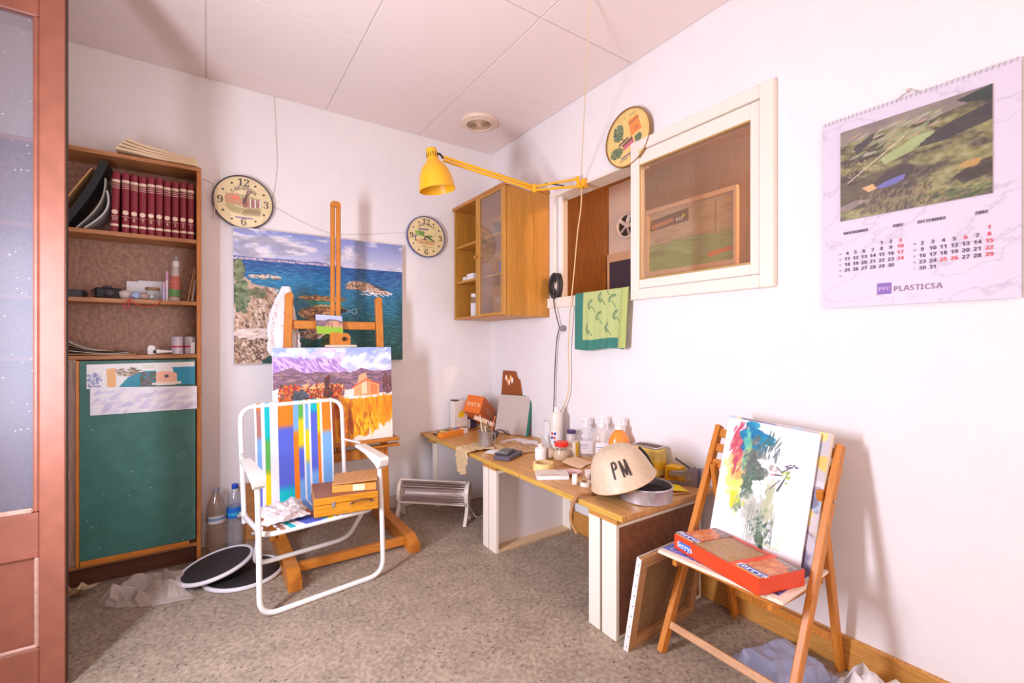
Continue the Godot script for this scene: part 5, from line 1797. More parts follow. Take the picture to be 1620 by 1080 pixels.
func cabinet() -> void:
	var P := Vector3(0, 1.31, 0.37)
	var t := thing("wall_cabinet", "light oak wall cabinet with one glazed door, hung in the corner", "cabinet", P)
	var put := func(called: String, a: Vector3, b: Vector3, m: Material) -> MeshInstance3D:
		var s := mb()
		span(s, a - P, b - P, 0.002)
		return obj(called, s, m, t)
	var oak: Material = M.oak
	var top := mat(c8(226, 150, 66), 0.4, 0.0, M.gu, 1.6)
	put.call("side_panel", Vector3(-0.335, 1.31, 0.712), Vector3(-0.002, 2.118, 0.73), oak)
	put.call("side_panel", Vector3(-0.335, 1.31, 0.008), Vector3(-0.002, 2.118, 0.026), oak)
	put.call("top_panel", Vector3(-0.35, 2.118, 0.004), Vector3(-0.002, 2.14, 0.735), top)
	put.call("bottom_panel", Vector3(-0.337, 1.31, 0.026), Vector3(-0.002, 1.328, 0.712), top)
	put.call("back_panel", Vector3(-0.014, 1.328, 0.026), Vector3(-0.004, 2.118, 0.712), oak)
	for y in [1.85, 1.592]:
		put.call("shelf", Vector3(-0.325, y - 0.016, 0.026), Vector3(-0.014, y, 0.712), oak)
	# the glazed door
	var d := Node3D.new()
	d.name = "door"
	t.add_child(d, true)
	var st := mb()
	span(st, Vector3(-0.356, 1.318, 0.372) - P, Vector3(-0.338, 2.114, 0.425) - P, 0.002)
	obj("stile", st, oak, d)
	st = mb()
	span(st, Vector3(-0.356, 1.318, 0.69) - P, Vector3(-0.338, 2.114, 0.73) - P, 0.002)
	obj("stile", st, oak, d)
	for e in [[1.318, 1.335], [2.1, 2.114]]:
		st = mb()
		span(st, Vector3(-0.355, e[0], 0.425) - P, Vector3(-0.339, e[1], 0.69) - P, 0.002)
		obj("rail", st, oak, d)
	st = mb()
	span(st, Vector3(-0.349, 1.335, 0.425) - P, Vector3(-0.345, 2.1, 0.69) - P, 0.0)
	obj("glass_pane", st, glassy(c8(176, 150, 140), 0.15, 0.04), d)
	st = mb()
	lathe(st, [Vector2(0.005, 0), Vector2(0.005, 0.01), Vector2(0.011, 0.018), Vector2(0.011, 0.024), Vector2(0, 0.028)], 14, Transform3D(Basis(Vector3.UP, Vector3.LEFT, Vector3.BACK), Vector3(-0.356, 1.715, 0.4) - P))
	obj("knob", st, mat(c8(196, 130, 52), 0.35), d)
	# what it holds
	var jar := func(called: String, label: String, at: Vector3, r: float, h: float, fill_c: Color, fill_h: float, lid_c: Color) -> void:
		var j := thing(called, label, "jar", at)
		var s := mb()
		lathe(s, [Vector2(0, 0), Vector2(r, 0), Vector2(r, h * 0.76), Vector2(r * 0.8, h * 0.84), Vector2(r * 0.8, h * 0.88)], 20)
		obj("glass", s, M.glass, j)
		s = mb()
		lathe(s, [Vector2(0, 0.003), Vector2(r * 0.94, 0.003), Vector2(r * 0.94, fill_h), Vector2(0, fill_h)], 20)
		obj("contents", s, mat(fill_c, 0.8), j)
		s = mb()
		lathe(s, [Vector2(r * 0.84, h * 0.86), Vector2(r * 0.88, h * 0.88), Vector2(r * 0.88, h), Vector2(0, h)], 20)
		obj("lid", s, mat(lid_c, 0.4), j)
	jar.call("glass_jar", "clear jar half filled with white powder, white lid, cabinet floor", Vector3(-0.24, 1.329, 0.15), 0.03, 0.17, c8(240, 236, 234), 0.1, c8(238, 230, 222))
	jar.call("glass_jar", "tall white filled jar on the top cabinet shelf behind glass", Vector3(-0.2, 1.851, 0.6), 0.042, 0.17, c8(226, 214, 206), 0.13, c8(224, 212, 206))
	jar.call("glass_jar", "dark brown filled jar behind the cabinet door stile", Vector3(-0.22, 1.851, 0.43), 0.036, 0.11, c8(96, 84, 66), 0.08, c8(80, 72, 60))
	for e in [[0.07, 0.04, 0.035, "tiny white carton nearest the corner on the cabinet shelf"], [0.16, 0.09, 0.05, "longer white carton on the cabinet's middle shelf"]]:
		st = mb()
		box(st, Vector3(-0.26, 1.593 + e[2] * 0.5, e[0]), Vector3(0.05, e[2], e[1]))
		tag(obj("white_carton", st, M.white), e[3], "carton")
	for e in [[Vector3(-0.24, 1.593, 0.53), 0.026, 0.085, c8(90, 110, 190), "blue drinking cup on the middle cabinet shelf"], [Vector3(-0.26, 1.593, 0.6), 0.026, 0.085, c8(120, 110, 170), "violet drinking cup beside the blue cup in the cabinet"]]:
		st = mb()
		lathe(st, [Vector2(0, 0.003), Vector2(e[1] * 0.8, 0), Vector2(e[1], e[2]), Vector2(e[1] - 0.002, e[2]), Vector2(e[1] * 0.78, 0.005), Vector2(0, 0.005)], 20)
		var o := obj("drinking_cup", st, mat(e[3], 0.3))
		o.position = e[0]
		tag(o, e[4], "cup")
	st = mb()
	lathe(st, [Vector2(0, 0), Vector2(0.024, 0), Vector2(0.01, 0.005), Vector2(0.004, 0.012), Vector2(0.004, 0.05), Vector2(0.02, 0.065), Vector2(0.026, 0.09), Vector2(0.022, 0.115), Vector2(0.021, 0.115), Vector2(0.025, 0.09), Vector2(0.0, 0.062)], 20)
	var o2 := obj("wine_glass", st, M.glass)
	o2.position = Vector3(-0.25, 1.329, 0.5)
	tag(o2, "small stemmed glass on the cabinet floor behind the glazed door", "glass")
	st = mb()
	lathe(st, [Vector2(0, 0), Vector2(0.03, 0), Vector2(0.032, 0.012), Vector2(0.02, 0.02), Vector2(0, 0.022)], 18)
	o2 = obj("small_dish", st, mat(c8(96, 88, 74), 0.5))
	o2.position = Vector3(-0.26, 1.593, 0.45)
	tag(o2, "small dark dish on the middle cabinet shelf", "dish")

func lamp() -> void:
	var t := thing("desk_lamp", "yellow articulated lamp with bell shade clamped above the hatch", "lamp", Vector3(-0.02, 2.08, 1.06))
	var P := Vector3(-0.02, 2.08, 1.06)
	var yl: Material = M.yellow_paint
	var B := Vector3(-0.045, 2.095, 1.045) - P
	var E := Vector3(-0.24, 2.068, 0.885) - P
	var H := Vector3(-0.8, 2.15, 0.8) - P
	var st := mb()
	box(st, Vector3(-0.016, 2.086, 1.075) - P, Vector3(0.032, 0.055, 0.03), Basis.IDENTITY, 0.004)
	box(st, Vector3(-0.028, 2.06, 1.09) - P, Vector3(0.05, 0.01, 0.03), Basis.IDENTITY, 0.003)
	obj("clamp", st, yl, t)
	st = mb()
	tube(st, [Vector3(-0.04, 2.02, 1.1) - P, Vector3(-0.03, 2.055, 1.1) - P], 0.004, 8)
	tube(st, [Vector3(-0.055, 2.02, 1.1) - P, Vector3(-0.025, 2.02, 1.1) - P], 0.003, 8)
	obj("clamp_screw", st, M.steel, t)
	st = mb()
	tube(st, [B + Vector3(0.01, -0.035, 0.01), B + Vector3(0.0, 0.035, 0.0)], 0.012, 12)
	obj("swivel", st, yl, t)
	var up := Vector3(0, 0.022, 0)
	for s in [1.0, -1.0]:
		st = mb()
		tube(st, [B + up * s, E + up * s * 0.5], 0.0075, 8)
		obj("lower_arm_rod", st, yl, t)
	for s in [1.0, -1.0]:
		st = mb()
		tube(st, [E + up * s * 0.45, H + up * s * 0.45], 0.0085, 8)
		obj("upper_arm_rod", st, yl, t)
	st = mb()
	tube(st, [B.lerp(E, 0.3) - up * 0.4, B.lerp(E, 0.75) + up * 1.1], 0.004, 8)
	obj("strut", st, M.charcoal, t)
	for s in [1.0, -1.0]:
		st = mb()
		var a: Vector3 = E.lerp(H, 0.03) + up * s * 1.1
		var b: Vector3 = E.lerp(H, 0.42) + up * s * 0.9
		var pts := []
		for k in 61:
			var p: Vector3 = a.lerp(b, k / 60.0)
			pts.append(p + Vector3(0, sin(k * 1.9) * 0.0035, cos(k * 1.9) * 0.0035))
		tube(st, pts, 0.002, 4)
		obj("spring", st, M.steel, t)
	st = mb()
	box(st, E, Vector3(0.026, 0.05, 0.02), Basis(Vector3.UP, 0.6), 0.003)
	obj("elbow_plate", st, yl, t)
	st = mb()
	tube(st, curve([H, H + Vector3(-0.02, 0.02, 0.0), H + Vector3(-0.045, 0.012, 0.0), H + Vector3(-0.06, 0.0, 0.0)]), 0.006, 8)
	obj("head_joint", st, M.charcoal, t)
	# bell shade, opening downwards, a little tipped
	var ax := Vector3(0.16, -0.97, 0.02).normalized()
	var top := Vector3(-0.872, 2.188, 0.8) - P
	var bas := basis_to(ax, Vector3.BACK)
	var tf := Transform3D(Basis(bas.x, bas.z, -bas.y), top)
	st = mb()
	lathe(st, [Vector2(0, 0), Vector2(0.028, 0.002), Vector2(0.03, 0.01), Vector2(0.029, 0.05), Vector2(0.034, 0.066), Vector2(0.056, 0.088), Vector2(0.074, 0.115), Vector2(0.087, 0.15), Vector2(0.096, 0.2), Vector2(0.098, 0.222), Vector2(0.0965, 0.222), Vector2(0.094, 0.2), Vector2(0.085, 0.15), Vector2(0.072, 0.116), Vector2(0.054, 0.09), Vector2(0.03, 0.07)], 40, tf)
	var sh := obj("shade", st, yl, t)
	st = mb()
	for k in 14:
		var a := TAU * k / 14.0
		box(st, tf * Vector3(cos(a) * 0.0298, 0.036, sin(a) * 0.0298), Vector3(0.002, 0.026, 0.004), tf.basis * Basis(Vector3.UP, -a), 0.0)
	obj("vent_slots", st, mat(c8(120, 84, 10), 0.6), sh)
	st = mb()
	tube(st, curve([tf * Vector3(0, 0, 0), tf * Vector3(0.002, -0.012, 0), tf * Vector3(-0.002, -0.02, 0)]), 0.0028, 6)
	obj("toggle", st, M.steel, t)
	st = mb()
	lathe(st, [Vector2(0, 0.17), Vector2(0.02, 0.165), Vector2(0.03, 0.145), Vector2(0.026, 0.12), Vector2(0.014, 0.1), Vector2(0.013, 0.07)], 20, tf)
	obj("bulb", st, mat(c8(240, 236, 228), 0.3), t)
	# cords: one slung from the ceiling, one down to the desk, one from the cable coil
	st = mb()
	tube(st, curve([Vector3(-0.544, 2.626, 1.68), Vector3(-0.3, 2.366, 1.385), Vector3(-0.05, 2.105, 1.085)]), 0.0026, 6)
	tag(obj("hanging_string", st, mat(c8(228, 206, 168), 0.6)), "straight cream string slung from the ceiling to the yellow lamp clamp", "string")
	st = mb()
	tube(st, curve([Vector3(-0.042, 2.06, 1.08), Vector3(-0.04, 1.95, 1.075), Vector3(-0.045, 1.8, 1.05), Vector3(-0.04, 1.62, 1.02), Vector3(-0.04, 1.45, 0.995), Vector3(-0.04, 1.3, 0.975), Vector3(-0.035, 1.1, 0.955), Vector3(-0.03, 0.9, 0.955), Vector3(-0.03, 0.8, 0.935), Vector3(-0.04, 0.7, 0.88)]), 0.0036, 6)
	tag(obj("lamp_cord", st, mat(c8(228, 196, 150), 0.6)), "cream cord hanging from the lamp clamp past the sill", "cord")
	var k := thing("cable_coil", "coil of black cable standing on the hatch sill beside the cabinet", "coil", Vector3(-0.01, 1.43, 0.81))
	for i in 7:
		st = mb()
		var r := 0.064 + rng.randf_range(-0.014, 0.01)
		var c := Vector3(rng.randf_range(-0.02, 0.02), 0.078 + rng.randf_range(-0.006, 0.004), rng.randf_range(-0.004, 0.004))
		var tilt := Basis(Vector3.UP, rng.randf_range(-0.3, 0.3)) * Basis(Vector3.BACK, rng.randf_range(-0.1, 0.1))
		var ring := []
		for j in 28: ring.append(c + tilt * Vector3(0, sin(TAU * j / 28.0) * r * 1.05, cos(TAU * j / 28.0) * r * 0.8))
		tube(st, ring, 0.008, 7, true)
		obj("cable_loop", st, M.black if i % 2 else M.charcoal, k)
	st = mb()
	tube(st, curve([Vector3(-0.03, 1.5, 0.81), Vector3(-0.035, 1.4, 0.815), Vector3(-0.03, 1.3, 0.84), Vector3(-0.025, 1.235, 0.86), Vector3(-0.02, 1.22, 0.845), Vector3(-0.02, 1.15, 0.825), Vector3(-0.02, 1.0, 0.81), Vector3(-0.02, 0.8, 0.8), Vector3(-0.03, 0.66, 0.8), Vector3(-0.05, 0.6, 0.79)]), 0.0035, 6)
	tag(obj("power_cable", st, mat(c8(70, 66, 74), 0.5)), "dark cable dropping from the cable coil down the wall to the desk", "cable")
	st = mb()
	lathe(st, [Vector2(0, -0.012), Vector2(0.016, -0.011), Vector2(0.02, 0), Vector2(0.016, 0.011), Vector2(0, 0.012)], 18, Transform3D(Basis(Vector3.UP, Vector3.LEFT, Vector3.BACK), Vector3(-0.022, 1.232, 0.886)))
	tag(obj("cord_switch", st, mat(c8(140, 134, 146), 0.4)), "round grey switch on the dark wall cable", "switch")

func towel() -> void:
	var st := mb()
	sheet(st, 44, 40, func(u: float, v: float) -> Vector3:
		# v = 1 at the top; hangs over the sill, a fold at the far side
		var z := lerpf(1.02, 1.41 + 0.03 * v, u)
		var fold := 0.007 * sin(u * 15.0) * (1.2 - v) + 0.004 * sin(u * 33.0 + v * 2.0) * (1.0 - v)
		var drop := 0.33 + 0.008 * sin(u * 6.0)
		var s := v * 1.0
		if s > 0.9:
			var k := (s - 0.9) / 0.1
			return Vector3(-0.03 + 0.08 * k, 1.436 + 0.004 * sin(u * 12.0), z)
		return Vector3(-0.034 - absf(fold) - 0.004 * (1.0 - v), 1.436 - drop * (1.0 - s / 0.9), z), 0.003)
	var m := picture(towel_picture(), 0.9)
	var t := obj("hand_towel", st, m)
	tag(t, "yellow-green printed towel with teal border hanging over the hatch sill", "towel")
	st = mb()
	sheet(st, 8, 26, func(u: float, v: float) -> Vector3:
		return Vector3(-0.05 - 0.012 * sin(u * PI), lerpf(1.115, 1.434, v), lerpf(1.372 + 0.03 * v, 1.425 + 0.02 * v, u)), 0.003)
	obj("turned_edge", st, mat(c8(176, 188, 112), 0.9), t)

func next_room() -> void:
	var st: SurfaceTool
	var t := thing("wall_fan", "small pale round-cornered wall fan in the room behind the hatch", "fan", Vector3(0.62, 1.975, 0.845), -PI / 2)
	var pale := mat(c8(226, 206, 190), 0.5)
	st = mb()
	var ring := []
	for k in 24: ring.append(Vector3(cos(TAU * k / 24.0) * 0.085, sin(TAU * k / 24.0) * 0.085, 0.014))
	tube(st, ring, 0.012, 8, true)
	obj("housing_ring", st, pale, t)
	st = mb()
	lathe(st, [Vector2(0, 0.003), Vector2(0.085, 0.003)], 24, Transform3D(Basis(Vector3.RIGHT, Vector3.BACK, Vector3.DOWN), Vector3.ZERO))
	obj("back_plate", st, mat(c8(70, 54, 44), 0.7), t)
	for k in 5:
		st = mb()
		var a := TAU * k / 5.0
		box(st, Vector3(cos(a) * 0.048, sin(a) * 0.048, 0.012), Vector3(0.056, 0.026, 0.003), Basis(Vector3.BACK, a) * Basis(Vector3.RIGHT, 0.4))
		obj("blade", st, pale, t)
	st = mb()
	lathe(st, [Vector2(0, 0.022), Vector2(0.018, 0.02), Vector2(0.02, 0.004)], 18, Transform3D(Basis(Vector3.RIGHT, Vector3.BACK, Vector3.DOWN), Vector3.ZERO))
	obj("hub", st, pale, t)
	# dark recess below it, with a pale moulding
	t = thing("dark_screen", "dark grey panel in a pale frame below the wall fan", "screen", Vector3(0.605, 1.46, 0.84), -PI / 2)
	st = mb()
	box(st, Vector3(0, 0.135, 0), Vector3(0.3, 0.27, 0.02))
	obj("panel", st, mat(c8(70, 64, 76), 0.4), t)
	st = mb()
	box(st, Vector3(0, 0.3, 0.004), Vector3(0.34, 0.06, 0.024))
	box(st, Vector3(-0.16, 0.135, 0.004), Vector3(0.02, 0.27, 0.024))
	obj("frame", st, mat(c8(222, 180, 140), 0.5), t)
	# pale framed window across the next room with a green lower panel
	t = thing("framed_panel", "pale framed panel with green lower part seen through the hatch glass", "panel", Vector3(0.6, 1.586, 1.345), -PI / 2)
	var fr := mat(c8(246, 206, 168), 0.5)
	for e in [[0, 0.014, 0.64, 0.03], [0, 0.43, 0.64, 0.028]]:
		st = mb()
		box(st, Vector3(e[0], e[1], 0), Vector3(e[2], e[3], 0.03))
		obj("frame_rail", st, fr, t)
	for x in [-0.31, 0.31]:
		st = mb()
		box(st, Vector3(x, 0.222, 0), Vector3(0.022, 0.386, 0.03))
		obj("frame_stile", st, fr, t)
	var im := blank(256, 180, c8(206, 184, 150))
	poly(im, [[0, 0.55], [0.5, 0.5], [1, 0.56], [1, 1], [0, 1]], c8(150, 186, 118), 1.0, 3.0)
	brush(im, 500, 18, 5, 0.04, 0.0, 0.2)
	poly(im, [[0.02, 0.12], [0.5, 0.06], [0.5, 0.26], [0.02, 0.3]], c8(96, 72, 60))
	poly(im, [[0.04, 0.2], [0.32, 0.15], [0.32, 0.22], [0.04, 0.28]], c8(206, 132, 92))
	poly(im, [[0.72, 0.83], [0.97, 0.78], [0.97, 0.84], [0.73, 0.9]], c8(238, 128, 66))
	for i in 6: line(im, 0.03 + 0.03 * i, 0.66, 0.035 + 0.03 * i, 0.74, 1.2, c8(90, 92, 70))
	line(im, 0.8, 0.06, 0.8, 0.56, 2.0, c8(160, 134, 104))
	line(im, 0.0, 0.56, 0.8, 0.5, 1.6, c8(166, 140, 104))
	blot(im, 0.44 * 256, 0.16 * 180, 5, 6, 0, c8(226, 196, 60))
	blot(im, 0.93 * 256, 0.1 * 180, 7, 7, 0, c8(236, 190, 60))
	st = mb()
	quad_uv(st, Vector3(-0.3, 0.026, -0.004), Vector3(0.3, 0.026, -0.004), Vector3(0.3, 0.418, -0.004), Vector3(-0.3, 0.418, -0.004), Vector3.BACK)
	obj("printed_face", st, picture(im, 0.5), t)
	var wl := mat(c8(244, 240, 240), 0.5)
	letters("marking", "917", 0.03, wl, Transform3D(Basis.IDENTITY, Vector3(-0.06, 0.335, 0.004)), t, "Droid Sans", 0.001, true)
	letters("marking", "917", 0.03, wl, Transform3D(Basis.IDENTITY, Vector3(0.29, 0.014, 0.018)), t, "Droid Sans", 0.001, true)
	# ceiling bulb that lights that room
	t = thing("ceiling_bulb", "bare warm ceiling bulb in the room behind the hatch", "lamp", Vector3(0.36, 2.3, 2.6))
	st = mb()
	lathe(st, [Vector2(0, -0.11), Vector2(0.02, -0.105), Vector2(0.03, -0.085), Vector2(0.024, -0.06), Vector2(0.014, -0.04), Vector2(0.014, -0.03)], 16)
	var bm := mat(c8(255, 230, 190), 0.4)
	bm.emission_enabled = true
	bm.emission = c8(255, 214, 160)
	bm.emission_energy_multiplier = 4.0
	obj("bulb", st, bm, t)
	st = mb()
	lathe(st, [Vector2(0.016, -0.035), Vector2(0.018, 0.0)], 12)
	obj("holder", st, M.white, t)
	var l := OmniLight3D.new()
	l.name = "bulb_light"
	l.light_color = c8(255, 214, 166)
	l.light_energy = 2.0
	l.light_size = 0.03
	l.omni_range = 6.0
	l.omni_attenuation = 2.0
	l.shadow_enabled = true
	t.add_child(l)
	l.position = Vector3(0, -0.085, 0)

func calendar() -> void:
	# built facing +z, x to the right, then turned to the wall; origin at the lower middle
	var t := thing("wall_calendar", "marbled wall calendar with an aerial valley photograph above two months", "calendar", Vector3(-0.004, 1.271, 2.5735), -PI / 2)
	var st := mb()
	var zc := 2.5735
	var f := func(z: float, y: float, d: float) -> Vector3: return Vector3(z - zc, y - 1.271, d)
	st = mb()
	sheet(st, 10, 12, func(u: float, v: float) -> Vector3: return Vector3(lerpf(-0.2445, 0.2445, u), lerpf(0.0, 0.668, v), 0.003 + 0.004 * pow(1.0 - v, 2.0) * sin(u * 3.0)), 0.0012)
	obj("sheet", st, picture(marble_sheet(), 0.5), t)
	st = mb()
	var a: Vector3 = f.call(2.387, 1.575, 0.0085)
	var b: Vector3 = f.call(2.763, 1.888, 0.0085)
	quad_uv(st, Vector3(a.x, a.y, 0.0085), Vector3(b.x, a.y, 0.0085), Vector3(b.x, b.y, 0.0085), Vector3(a.x, b.y, 0.0085), Vector3.BACK)
	obj("photograph", st, picture(valley_picture(), 0.35), t)
	st = mb()
	box(st, (a + b) * 0.5 - Vector3(0, 0, 0.003), Vector3(0.378, 0.315, 0.004), Basis.IDENTITY, 0.0)
	obj("photo_card", st, mat(c8(210, 198, 206), 0.6), t)
	for i in 40:
		st = mb()
		var x := lerpf(-0.236, 0.236, i / 39.0)
		var ring := []
		for k in 10: ring.append(Vector3(x, 0.664 + sin(TAU * k / 10.0) * 0.006, 0.004 + cos(TAU * k / 10.0) * 0.005))
		tube(st, ring, 0.0011, 4, true)
		obj("binding_ring", st, mat(c8(214, 206, 210), 0.4), t)
	st = mb()
	tube(st, rounded([Vector3(-0.03, 0.662, 0.004), Vector3(-0.012, 0.68, 0.006), Vector3(0.012, 0.68, 0.006), Vector3(0.03, 0.662, 0.004)], 0.01, 4), 0.0016, 5)
	obj("hanger_wire", st, M.steel, t)
	st = mb()
	lathe(st, [Vector2(0, 0.014), Vector2(0.005, 0.013), Vector2(0.0055, 0.006), Vector2(0.003, 0.0)], 12, Transform3D(Basis(Vector3.RIGHT, Vector3.BACK, Vector3.DOWN), Vector3(0, 0.684, -0.003)))
	obj("nail", st, mat(c8(214, 190, 176), 0.5), t)
	var ink := mat(c8(96, 84, 104), 0.7)
	var red := mat(c8(226, 84, 96), 0.7)
	var put := func(z: float, y: float, s: String, size: float, m: Material, bold: bool) -> void:
		letters("lettering", s, size, m, Transform3D(Basis.IDENTITY, f.call(z, y, 0.0075)), t, "Droid Sans", 0.0006, bold)
	put.call(2.432, 1.53, "NOVIEMBRE", 0.0125, ink, true)
	put.call(2.548, 1.528, "2002", 0.0125, ink, true)
	put.call(2.63, 1.527, "DICIEMBRE", 0.0125, ink, true)
	put.call(2.74, 1.525, "2002", 0.0125, ink, true)
	for mth in 2:
		var days := 30 if mth == 0 else 31
		var start := 4 if mth == 0 else 6
		for dd in days:
			var c := (start + dd) % 7
			var r := (start + dd) / 7
			var day := dd + 1
			var hol := c == 6 or (mth == 0 and day == 1 and false) or (mth == 1 and day in [6, 25, 26])
			put.call((2.407 if mth == 0 else 2.609) + 0.0245 * c, 1.479 - 0.0195 * r, str(day), 0.0155, red if hol else ink, true)
		for r in 5:
			put.call((2.386 if mth == 0 else 2.59), 1.459 - 0.0195 * r, str([45, 46, 47, 48, 49][r] if mth == 0 else [49, 50, 51, 52, 1][r]), 0.006, ink, false)
	st = mb()
	box(st, f.call(2.512, 1.3255, 0.0078), Vector3(0.038, 0.037, 0.0008), Basis.IDENTITY, 0.0)
	var lg := obj("logo_block", st, mat(c8(138, 104, 176), 0.6), t)
	letters("logo_mark", "PVC", 0.016, mat(c8(206, 184, 226), 0.6), Transform3D(Basis.IDENTITY, f.call(2.512, 1.3245, 0.0084)), lg, "Droid Serif", 0.0006, true)
	put.call(2.596, 1.322, "PLASTICSA", 0.024, mat(c8(150, 122, 150), 0.7), true)
	for i in 3: put.call(2.585, 1.304 - 0.008 * i, ["................", "..............", "............"][i], 0.008, mat(c8(176, 158, 178), 0.7), false)

func drawer_stand(label: String, x0: float, x1: float, z0: float, z1: float, open_front: bool, face: Material) -> void:
	# a shallow old drawer stood on its long side; the floor of the drawer is one upright face
	var P := Vector3((x0 + x1) * 0.5, 0, (z0 + z1) * 0.5)
	var t := thing("upright_drawer", label, "drawer", P)
	var h := 0.448
	var wd := mat(c8(242, 230, 214), 0.5)
	for e in [["front_board", Vector3(x0, 0.0, z0), Vector3(x0 + 0.018, h, z1)], ["end_board", Vector3(x1 - 0.016, 0.0, z0), Vector3(x1, h, z1)], ["bottom_board", Vector3(x0 + 0.018, 0.0, z0), Vector3(x1 - 0.016, 0.016, z1)], ["top_board", Vector3(x0 + 0.018, h - 0.016, z0), Vector3(x1 - 0.016, h, z1)]]:
		var st := mb()
		span(st, e[1] - P, e[2] - P)
		obj(e[0], st, mat(c8(220, 186, 146), 0.55) if e[0] == "bottom_board" and open_front else wd, t)
	var st2 := mb()
	if open_front: span(st2, Vector3(x0 + 0.018, 0.016, z0) - P, Vector3(x1 - 0.016, h - 0.016, z0 + 0.006) - P, 0.0)
	else: span(st2, Vector3(x0 + 0.018, 0.016, z1 - 0.005) - P, Vector3(x1 - 0.016, h - 0.016, z1 - 0.001) - P, 0.0)
	obj("drawer_floor", st2, face, t)

func desk() -> void:
	var pale := mat(c8(236, 228, 228), 0.5)
	var hard := mat(c8(150, 92, 56), 0.55, 0.0, mottle(0.05, 0.25, 95), 2.0)
	drawer_stand("upright white drawer at the corner end of the desk", -0.55, -0.1, 0.1, 0.16, false, pale)
	drawer_stand("rear of the two upright white drawers under the middle of the desk", -0.575, -0.03, 0.845, 0.9, false, pale)
	drawer_stand("upright white drawer, open side showing, under the middle of the desk", -0.575, -0.03, 0.91, 0.985, true, pale)
	drawer_stand("rear of the two upright white drawers under the helmet end", -0.575, -0.03, 1.702, 1.765, true, pale)
	drawer_stand("upright white drawer with brown hardboard face at the helmet end", -0.575, -0.03, 1.776, 1.852, false, hard)
	var st: SurfaceTool
	for e in [[0.85, 0.985, "short pine strip between the middle drawers and the desk top"], [1.705, 1.86, "short pine strip between the end drawers and the desk top"], [0.095, 0.17, "short pine strip on the corner drawer under the desk top"]]:
		st = mb()
		span(st, Vector3(-0.58, 0.4485, e[0]), Vector3(-0.06, 0.477, e[1]))
		tag(obj("wood_spacer", st, M.pine_u), e[2], "spacer")
	var ply := mat(c8(240, 178, 96), 0.4, 0.0, M.gv, 1.4)
	var lip := mat(c8(246, 196, 92), 0.4, 0.0, M.gu, 1.4)
	var d := thing("desk_board", "pine desk top board reaching from the corner to the seam", "desk top", Vector3(-0.3, 0.478, 0.62))
	st = mb()
	box(st, Vector3(0.002, 0.01, 0), Vector3(0.588, 0.02, 1.232), Basis.IDENTITY, 0.002)
	obj("board", st, ply, d)
	st = mb()
	box(st, Vector3(-0.296, 0.01, 0), Vector3(0.008, 0.0205, 1.232), Basis.IDENTITY, 0.002)
	obj("edge_band", st, lip, d)
	d = thing("desk_board", "pine desk top board under the helmet and round tin", "desk top", Vector3(-0.3, 0.478, 1.5725))
	st = mb()
	box(st, Vector3(0.002, 0.011, 0), Vector3(0.588, 0.022, 0.665), Basis.IDENTITY, 0.002)
	obj("board", st, mat(c8(234, 176, 108), 0.45, 0.0, M.gv, 1.4), d)
	st = mb()
	box(st, Vector3(-0.296, 0.011, 0), Vector3(0.008, 0.0225, 0.665), Basis.IDENTITY, 0.002)
	obj("edge_band", st, lip, d)

func pump_bottle(called: String, label: String, at: Vector3, body_m: Material, w: float, d: float, h: float, tint: Color) -> void:
	var t := thing(called, label, "bottle", at, -0.7)
	var st := mb()
	lathe(st, [Vector2(0, 0.002), Vector2(w * 0.94, 0), Vector2(w, 0.008), Vector2(w, h * 0.6), Vector2(w * 0.95, h * 0.7), Vector2(w * 0.62, h * 0.86), Vector2(w * 0.36, h * 0.93), Vector2(w * 0.34, h)], 22, Transform3D(Basis.IDENTITY.scaled(Vector3(1, 1, d)), Vector3.ZERO))
	obj("body", st, body_m, t)
	st = mb()
	lathe(st, [Vector2(w * 0.42, h * 0.96), Vector2(w * 0.42, h * 1.06), Vector2(w * 0.16, h * 1.08), Vector2(w * 0.14, h * 1.2)], 16)
	obj("pump_collar", st, M.white, t)
	st = mb()
	box(st, Vector3(-0.012, h * 1.21, 0), Vector3(0.044, 0.012, 0.016), Basis.IDENTITY, 0.003)
	obj("pump_nozzle", st, M.white, t)
	st = mb()
	box(st, Vector3(0, h * 0.33, w * d + 0.0006), Vector3(w * 1.35, h * 0.42, 0.0016), Basis.IDENTITY, 0.0)
	var lb := obj("label_card", st, mat(tint, 0.5), t)
	st = mb()
	for i in 3: box(st, Vector3(-w * 0.2, h * (0.42 - 0.06 * i), w * d + 0.0018), Vector3(w * (0.8 - 0.15 * i), 0.003, 0.0006), Basis.IDENTITY, 0.0)
	obj("label_print", st, mat(c8(120, 130, 170), 0.6), lb)

